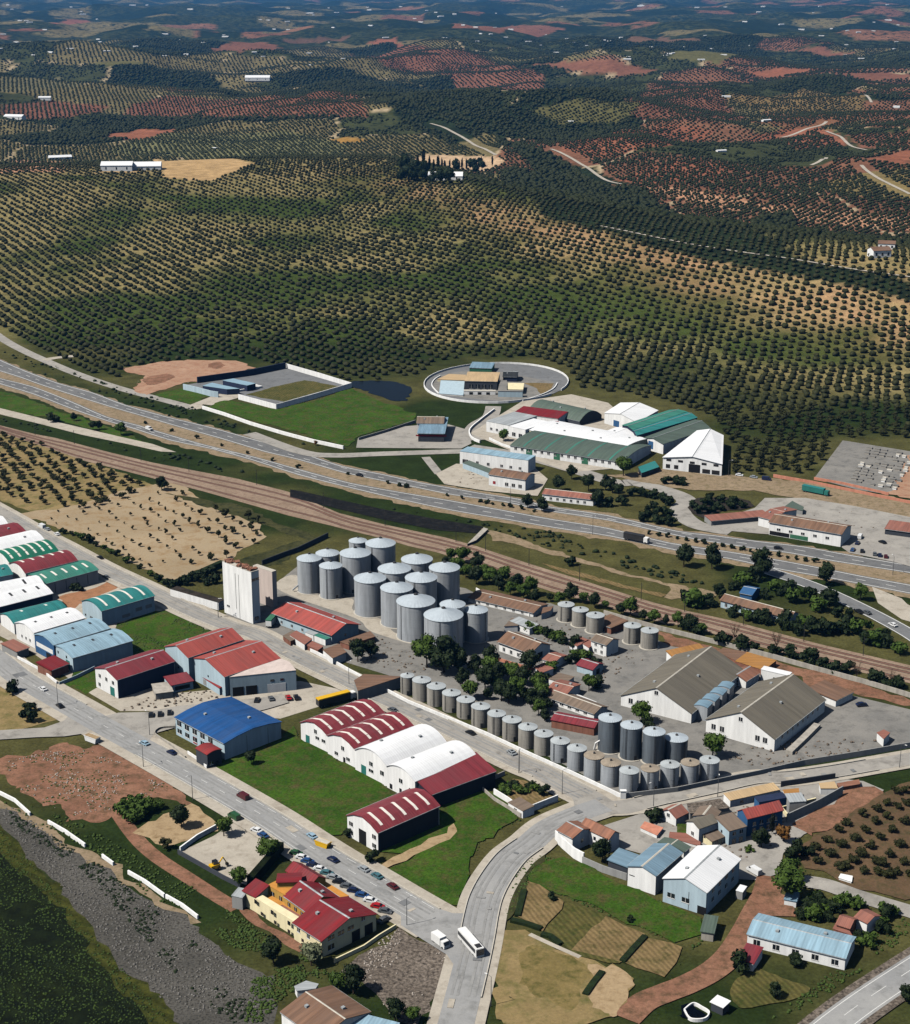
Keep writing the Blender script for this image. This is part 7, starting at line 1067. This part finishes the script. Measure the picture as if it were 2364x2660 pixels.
def grid(poly, dx, jit, ang, seed=1, keep=1.0):
    W = [at(p) for p in poly]; wp = [(p.x, p.y) for p in W]; rn = random.Random(seed); c = sum(W, Vector()) / len(W); R_ = max((p - c).length for p in W); n = int(R_ / dx) + 2; out = []
    for i in range(-n, n + 1):
        for j in range(-n, n + 1):
            x = (i + rn.uniform(-jit, jit)) * dx; y = (j + rn.uniform(-jit, jit)) * dx; X = c.x + x * math.cos(ang) - y * math.sin(ang); Y = c.y + x * math.sin(ang) + y * math.cos(ang)
            if in_px(wp, X, Y) and rn.random() < keep: out.append(Vector((X, Y, 0)))
    return out
for x, y in [(1500, 580), (1590, 545), (1670, 505), (1725, 530), (1790, 500), (1390, 635), (1515, 690), (1585, 630), (1665, 595), (1775, 630), (1335, 685), (1445, 745), (1615, 735), (1700, 685), (1255, 750), (1180, 800), (1545, 795), (1350, 785), (1490, 850), (1670, 850), (1745, 785), (1110, 835), (1195, 900), (1275, 850), (1385, 925), (1345, 935), (1580, 895), (1625, 915), (1515, 965), (1600, 970), (1660, 990), (1715, 965), (1785, 905), (1715, 430), (1790, 425), (1820, 985), (1010, 870), (1430, 890), (1860, 560), (1870, 650), (1850, 730), (1880, 820), (1900, 900), (1880, 480)]: T('olive', S7(x, y), .66, 'olive tree in the brown earth orchard at the lower right', group='olive trees in the lower right orchard')
for p in grid(zz(R5, -40, 620, 60, 650, 280, 710, 480, 800, 640, 840, 900, 940, 870, 985, 700, 1020, 520, 1080, 330, 1080, 0, 1000, -40, 980), 7.4, .26, .5, 3, .9): T('olive', None, rn.uniform(.62, .86), 'dark olive tree in the small grove between the railway and the tan field', group='olive trees in the railway grove', loc=p)
for p in grid(zz(R8, 190, 130, 330, 90, 560, 40, 800, -30, 1170, -100, 1340, 20, 1560, 90, 1740, 140, 1760, 280, 1490, 410, 1160, 520, 1030, 470, 660, 270, 400, 170), 9.2, .14, .62, 4, .93):
    px, py = proj(p.x, p.y, 0); T('sapling', None, np.interp(px, [150, 420, 660], [.8, 1.15, 2.0]) * rn.uniform(.6, 1.25), 'small young tree planted in rows on the tan field', group='saplings on the tan field', loc=p)
for i, (x, y) in enumerate([(470, 215), (520, 225), (600, 265), (690, 305), (780, 355), (860, 400), (930, 440), (1000, 485), (1060, 520), (1100, 545), (420, 205), (560, 245), (640, 290), (740, 335)]): T('gbush' if i % 2 else 'bush', R8(x + 10, y + 20), 1.1 + .3 * (i % 3), 'scrubby bush on the verge between the tan field and the street', 'bush', 'bushes along the rear street verge')
for q_, l_ in ((zz(T2, 478, 578, 522, 405), 'narrow dark hedge at the left edge of the pale ploughed plot'), (zz(T2, 435, 605, 540, 630, 640, 665), 'green clipped hedge below the pale ploughed plot'), (zz(T2, 1185, 885, 1260, 800, 1340, 715), 'dark hedge strip between the two ploughed plots'), (zz(T2, 935, 1110, 990, 1030, 1050, 955), 'dark hedge strip alone in the dry field'), (zz(T2, 640, 700, 700, 715, 770, 770), 'low dark hedge beside the pale garden path')): wallrun('hedge', l_, q_, .9, 1.8, 'leaf_dark', cat='hedge')
wallrun('hedge', 'clipped dark hedge between the tan field and the grain tower', zz(R8, 1150, 590, 1300, 530, 1500, 440), 2.6, 2.4, 'leaf_dark', cat='hedge'); wallrun('fence', 'dark netted fence running from the grain tower to the railway', zz(T6, 640, 400, 900, 300, 1060, 245, 1420, 70), 2.4, .3, 'dark_wall', cat='fence')
for i, (x, y) in enumerate([(1180, 600), (1250, 570), (1310, 545), (1370, 520), (1430, 495), (1130, 590), (1400, 570), (1450, 560)]): T('bush', R8(x, y), 1.9, 'dark shrub in the hedge left of the grain tower', 'bush', 'hedge shrubs by the grain tower')
for i, (x, s) in enumerate([(100, .8), (250, .9), (320, 1.2), (390, .8), (440, .65), (490, .85), (535, .8), (570, .8), (630, .75), (700, .85), (740, .6), (775, .8), (825, .8), (875, .95), (1000, .7), (1130, .75)]): T('cypress', U5(x, 285 - (40 if x > 950 else 0)), s * 1.5, 'tall dark cypress in the row behind the hilltop villa', group='cypresses behind the hilltop villa', terr=True)
for i, (x, y) in enumerate([(60, 430), (110, 400), (170, 420), (150, 330), (210, 360), (250, 390), (310, 420), (330, 360), (100, 300), (940, 330), (1010, 300), (900, 300), (430, 440), (520, 450), (620, 450), (980, 240), (700, 300)]): T('dark', U5(x, y), 1.5 + .3 * (i % 3), 'dark tree in the clump around the hilltop villa', group='dark trees around the hilltop villa', terr=True)
# scattered low scrub on the rough banks: one mass
def np_trees(name, P, S, rng, sub, leaf, label, kindp=True, zf=.72, lift=.55, trunkless=True, cat=None):
    bm = bmesh.new(); bmesh.ops.create_icosphere(bm, subdivisions=sub, radius=1); bv = np.array([v.co[:] for v in bm.verts]); bf = np.array([[v.index for v in f.verts] for f in bm.faces]); bm.free()
    n, k = len(P), len(bv); J = 1 + rng.uniform(-.3, .28, (n, k, 1)); a = rng.uniform(0, 6.28, n); ca, sa = np.cos(a)[:, None], np.sin(a)[:, None]
    B = bv[None] * J; X = B[..., 0] * ca - B[..., 1] * sa; Y = B[..., 0] * sa + B[..., 1] * ca; Zz = np.maximum(B[..., 2], -.75) * zf
    sx = S * rng.uniform(.85, 1.15, n)
    V = np.stack([P[:, 0:1] + X * sx[:, None], P[:, 1:2] + Y * S[:, None], P[:, 2:3] + (Zz + lift) * S[:, None] * rng.uniform(.85, 1.2, n)[:, None]], -1).reshape(-1, 3)
    F = (bf[None] + (np.arange(n) * k)[:, None, None]).reshape(-1, 3)
    me = bpy.data.meshes.new(name); np_mesh(me, V, F); me.materials.append(MATS[leaf]); o = link(name, me)
    return prop(o, label, cat, None, 'stuff')
rng = np.random.default_rng(7)
def scatter(polys, n, smin, smax, th=.46):
    out = []; sz = []
    for poly, m_ in zip(polys, n):
        W = [at(p) for p in poly]; wp = np.array([(p.x, p.y) for p in W]); lo, hi = wp.min(0), wp.max(0); X = rng.uniform(lo[0], hi[0], m_ * 3); Y = rng.uniform(lo[1], hi[1], m_ * 3)
        ok = inpoly(X, Y, [tuple(q) for q in wp]) & (fbm(X / 9, Y / 9, 2, 3) > th); X, Y = X[ok][:m_], Y[ok][:m_]; out.append(np.stack([X, Y, np.zeros_like(X)], -1)); sz.append(rng.uniform(smin, smax, len(X)) ** 1)
    return np.concatenate(out), np.concatenate(sz)
P, S = scatter([zz(S8, -100, 600, 200, 700, 500, 950, 900, 1330, 1200, 1557, -100, 1557)], [1100], .1, .35); np_trees('bank_scrub', P, S, rng, 1, 'leaf_dark', 'dark low scrub covering the steep bank at the lower left', zf=.6, lift=.3)
P, S = scatter([zz(S8, -100, 260, 0, 240, 250, 520, 560, 900, 860, 1220, 1120, 1500, 900, 1557, -100, 1557)], [2600], .1, .38, .35); np_trees('bank_grass', P, S, rng, 1, 'leaf_lawn', 'coarse grass tufts on the dark bank at the lower left', zf=.6, lift=.3)
P, S = scatter([zz(S8, 20, 60, 250, 200, 700, 430, 1000, 700, 1300, 820, 1560, 800, 1300, 640, 900, 420, 600, 230, 300, 100), zz(T1, 0, 500, 150, 560, 420, 760, 700, 900, 760, 960, 560, 1000, 300, 900, 0, 700), zz(T1, 250, 1000, 500, 930, 760, 1000, 900, 1200, 700, 1060, 480, 1100, 300, 1290, 200, 1290)], [1500, 1100, 600], .15, .55); np_trees('verge_scrub', P, S, rng, 1, 'leaf_lawn', 'leafy green weeds on the verge between the stony ground and the track', zf=.7, lift=.35)
P, S = scatter([zz(S8, 60, 120, 330, 280, 700, 500, 1000, 760, 1200, 900, 1400, 1100, 1740, 1500, 1560, 1557, 1250, 1300, 900, 900, 560, 520, 250, 330, 60, 200)], [3600], .15, .62); np_trees('rubble_scrub', P, S, rng, 1, 'leaf_dark', 'dark weeds and debris strewn over the stony ground', zf=.5, lift=.25)
P, S = scatter([zz(R5, -20, 140, 100, 200, 300, 300, 700, 420, 900, 500, 1100, 560, 900, 400, 500, 290, 200, 180), zz(R5, 0, 520, 250, 580, 700, 700, 1100, 760, 1500, 860, 1500, 890, 1000, 800, 300, 620, 0, 560), zz(R6, 100, 920, 500, 1000, 900, 1060, 1300, 1120, 1700, 1180, 1700, 1230, 1200, 1140, 700, 1040, 100, 930), zz(U6, 0, 430, 250, 470, 700, 640, 1350, 820, 1300, 830, 700, 700, 200, 560), zz(S2, 250, 90, 700, 210, 1300, 380, 1700, 480, 1750, 440, 1300, 300, 700, 150)], [260, 260, 260, 220, 200], .4, 1.5); np_trees('verge_scrub', P, S, rng, 1, 'leaf_dark', 'dark roadside scrub along the highway and railway verges', zf=.7, lift=.4)
P, S = scatter([zz(T3, 1350, 1000, 1560, 860, 1817, 640, 1817, 800, 1480, 1060, 1150, 1290, 900, 1440, 700, 1480, 1000, 1260), zz(T2, 380, 600, 480, 280, 580, 180, 660, 170, 560, 340, 470, 560), zz(T2, 1500, 1000, 1640, 800, 1740, 640, 1780, 680, 1700, 820, 1560, 1000)], [900, 300, 200], .15, .6); np_trees('bank_scrub', P, S, rng, 1, 'leaf_lawn', 'green scrub on the rough banks of the lower right', zf=.7, lift=.35)
leafm('stone', L(120, 108, 98), L(214, 204, 192)); leafm('greystone', L(74, 72, 68), L(150, 146, 140));
P, S = scatter([zz(S8, 20, 80, 150, 130, 330, 270, 760, 560, 1000, 730, 1250, 880, 1420, 1020, 1740, 1240, 1780, 1500, 1400, 1500, 1100, 1400, 870, 1160, 560, 820, 250, 440, 20, 190)], [4200], .08, .4, .3); np_trees('loose_stones', P, S, rng, 1, 'greystone', 'grey stones covering the long stony strip', zf=.7, lift=.2)
leafm('junk', L(60, 58, 56), L(170, 150, 130))
P, S = scatter([zz(S4, 40, 720, 280, 660, 620, 650, 940, 780, 1150, 900, 1000, 960, 740, 1050, 480, 1090, 250, 980, 60, 860), zz(T2, 320, 1000, 380, 720, 900, 880, 1200, 1000, 1000, 1260, 500, 1290)], [500, 500], .1, .45); np_trees('soil_weeds', P, S, rng, 1, 'leaf_lawn', 'patchy weeds on the bare soil and dry field', zf=.5, lift=.2)
P, S = scatter([zz(S4, 60, 720, 280, 660, 620, 650, 940, 780, 1150, 900, 1000, 960, 740, 1050, 480, 1090, 250, 980, 60, 860), zz(R5, 720, 250, 950, 215, 1400, 210, 1200, 310, 1000, 350, 870, 390), zz(T1, 1060, 770, 1230, 660, 1560, 850, 1470, 1200, 1200, 1260, 960, 960)], [420, 160, 400], .1, .42); np_trees('scattered_stones', P, S, rng, 1, 'stone', 'pale stones and rubble strewn over the bare soil', zf=.6, lift=.25)
P, S = scatter([zz(S1, 940, 960, 1100, 800, 1400, 900, 1420, 1060, 1300, 1080), zz(S2, 560, 680, 900, 760, 1150, 860, 1400, 960, 1000, 1130, 700, 900), zz(S7, 560, 180, 800, 80, 1200, 60, 1600, 60, 1500, 140, 800, 270), zz(S4, 820, 380, 1000, 290, 1400, 240, 1500, 300, 1200, 350), zz(S7, 100, 640, 700, 480, 1000, 560, 900, 760, 700, 900, 300, 720), zz(R6, 1000, 780, 1400, 780, 1380, 900, 900, 860), zz(R7, 900, 1100, 1500, 1080, 1800, 1250, 1400, 1260)], [90, 150, 140, 80, 110, 60, 60], .12, .6, 0); np_trees('yard_clutter', P, S, rng, 1, 'junk', 'small pallets, drums and scrap lying about the yards', zf=.8, lift=.5)
P, S = scatter([zz(S5, -600, 700, 160, 520, 260, 430, 320, 520, 600, 660, 975, 890, 640, 1020, 480, 1140, 60, 920), zz(T1, 1150, 290, 1450, 90, 1700, 0, 1930, -330, 2140, -320, 1860, -30, 1720, 200, 1640, 510, 1480, 505), zz(S5, 1240, 970, 1530, 850, 1817, 1060, 1350, 1260, 900, 1290), zz(R8, 760, 860, 1050, 740, 1420, 880, 1120, 1000, 880, 1040), zz(T2, 550, 340, 640, 170, 800, 190, 1220, 380, 1740, 600, 1550, 760, 1100, 570), zz(U6, 370, 460, 1050, 490, 1760, 285, 1900, 420, 1700, 800, 1100, 700)], [2200, 1300, 800, 700, 1500, 900], .15, .6); np_trees('grass_tufts', P, S, rng, 1, 'leaf_lawn', 'rough grass tufts and weeds on the empty green lots', zf=.5, lift=.2)
# ------------------------------------------------------------------ the big olive grove and the far groves
EXCL = [[at(p) for p in q] for q in [zz(D, -40, 640, 60, 690, 150, 735, 235, 760, 245, 735, 380, 715, 480, 715, 570, 735, 690, 765, 820, 750, 840, 750, 860, 730, 930, 712, 1080, 715, 1140, 740, 1150, 775, 1240, 785, 1310, 800, 1430, 840, 1460, 880, 1455, 950, 1620, 945, 1670, 872, 1840, 880, 1900, 900, 1900, 2300, -300, 2300, -300, 600)]]
EXW = [[(p.x, p.y) for p in q] for q in EXCL]
BARE = [P_ for P_, _, t_ in FIELDS if t_ == 0]
ang = .55; ca, sa = math.cos(ang), math.sin(ang); sp_ = 9.3
I, J = np.meshgrid(np.arange(-190, 260), np.arange(-20, 330)); x0 = I * sp_ + rng.uniform(-.95, .95, I.shape); y0 = J * sp_ + rng.uniform(-.95, .95, I.shape)
wx_ = 40 * (fbm(x0 / 420, y0 / 420, 71, 2) - .5); wy_ = 60 * (fbm(x0 / 460, y0 / 460, 73, 2) - .5); x0 = x0 + wx_; y0 = y0 + wy_
X = (x0 * ca - y0 * sa).ravel() + 300; Y = (x0 * sa + y0 * ca).ravel() + 250
k = (Y > 780) & (Y < 2600); X, Y = X[k], Y[k]; Zt = hgt(X, Y); px, py = proj(X, Y, Zt)
k = (px > -420) & (px < PW + 420) & (Y < crest(X) + 90) & ~inpoly(X, Y, EXW[0]) & (rng.random(len(X)) < .96)
for B_ in BARE: k &= ~inpoly(X, Y, B_)
X, Y, Zt, py, px = X[k], Y[k], Zt[k], py[k], px[k]
order = np.argsort(-(py - 1e6 * ((px < 5) | (px > PW - 5)))); near = order[:140]; rest = order[140:]
for i in near: T('olive', None, rn.uniform(.85, 1.05), 'dark olive tree in the lowest rows of the hillside grove', group='olive trees in the lowest rows of the hillside grove', loc=Vector((X[i], Y[i], Zt[i])))
P = np.stack([X, Y, Zt], -1)[rest]; dn = fbm(P[:, 0] / 130, P[:, 1] / 130, 55, 3); S = rng.uniform(1.95, 2.75, len(P)) * np.where(dn > .56, .9, 1.0)
a_ = P[:, 1] < 1650
np_trees('olive_grove', P[a_], S[a_], rng, 2, 'leaf_olive', 'dark round olive trees in rows over the near hillside'); np_trees('olive_grove', P[~a_], S[~a_], rng, 1, 'leaf_olive', 'dark olive trees in rows along the crest of the hillside')
Ps = []; Ss = []; ROADW = [q for c_ in DIRT for q in c_]; RX = np.array([q.x for q in ROADW]); RY = np.array([q.y for q in ROADW])
def offroad(X, Y):
    ok = np.ones(len(X), bool)
    for x, y in zip(RX, RY): ok &= ~((np.abs(X - x) < 14) & (np.abs(Y - y) < 22))
    return ok
for (y0_, y1_, sx_, sy_, oris) in ((1300, 2900, 8.2, 8.8, (0, 1, 2)), (2900, 4600, 9.2, 10.4, (0, 1, 2)), (4600, 7200, 12.5, 14.5, (0, 1))):
    for oi in oris:
        th = (.25, .95, -.5)[oi]; n = int(1.15 * y1_ / sx_); I, J = np.meshgrid(np.arange(-n, n), np.arange(-n, n)); I = I.ravel().astype(float); J = J.ravel().astype(float)
        xc, yc = 0, (y0_ + y1_) / 2; Lx = I * sx_ + rng.uniform(-.13, .13, I.shape) * sx_; Ly = J * sy_ + rng.uniform(-.13, .13, I.shape) * sy_
        X = Lx * math.cos(th) - Ly * math.sin(th) + xc; Y = Lx * math.sin(th) + Ly * math.cos(th) + yc
        k = (np.abs(X) < .30 * Y + 60) & (Y > crest(X) + 60) & (Y >= y0_) & (Y < y1_); X, Y = X[k], Y[k]; _, _, tr, ori = soil(X, Y)
        keep = (tr == 1) & ((ori % len(oris)) == oi) & (rng.random(len(X)) < .93); X, Y = X[keep], Y[keep]; ok = offroad(X, Y); X, Y = X[ok], Y[ok]
        Ps.append(np.stack([X, Y, hgt(X, Y)], -1)); Ss.append(rng.uniform(2.0, 2.8, len(X)) * (1.3 if y0_ > 4000 else 1))
    s_ = sx_ * .82; n = int(.36 * y1_ / s_); I, J = np.meshgrid(np.arange(-n, n), np.arange(int(y0_ / s_), int(y1_ / s_)))
    X = (I * s_ + rng.uniform(-.5, .5, I.shape) * s_).ravel(); Y = (J * s_ + rng.uniform(-.5, .5, I.shape) * s_).ravel(); k = (np.abs(X) < .30 * Y + 60) & (Y > crest(X) + 60); X, Y = X[k], Y[k]; _, _, tr, _ = soil(X, Y)
    gap = fbm(X / 45, Y / 45, 91, 3); keep = ((tr == 3) | ((tr == 2) & (gap < .6))) & (rng.random(len(X)) < .85); X, Y, tr = X[keep], Y[keep], tr[keep]; ok = offroad(X, Y); X, Y, tr = X[ok], Y[ok], tr[ok]
    Ps.append(np.stack([X, Y, hgt(X, Y)], -1)); Ss.append(rng.uniform(1.5, 3.6, len(X)) * np.where(tr == 3, 1.25, .85) * (1.3 if y0_ > 4000 else 1))
P = np.concatenate(Ps); S = np.concatenate(Ss); print('far trees', len(P), 'hill trees', len(rest))
np_trees('distant_groves', P, S, rng, 1, 'leaf_far', 'dark dotted groves and woods covering the hills out to the haze', zf=.8)
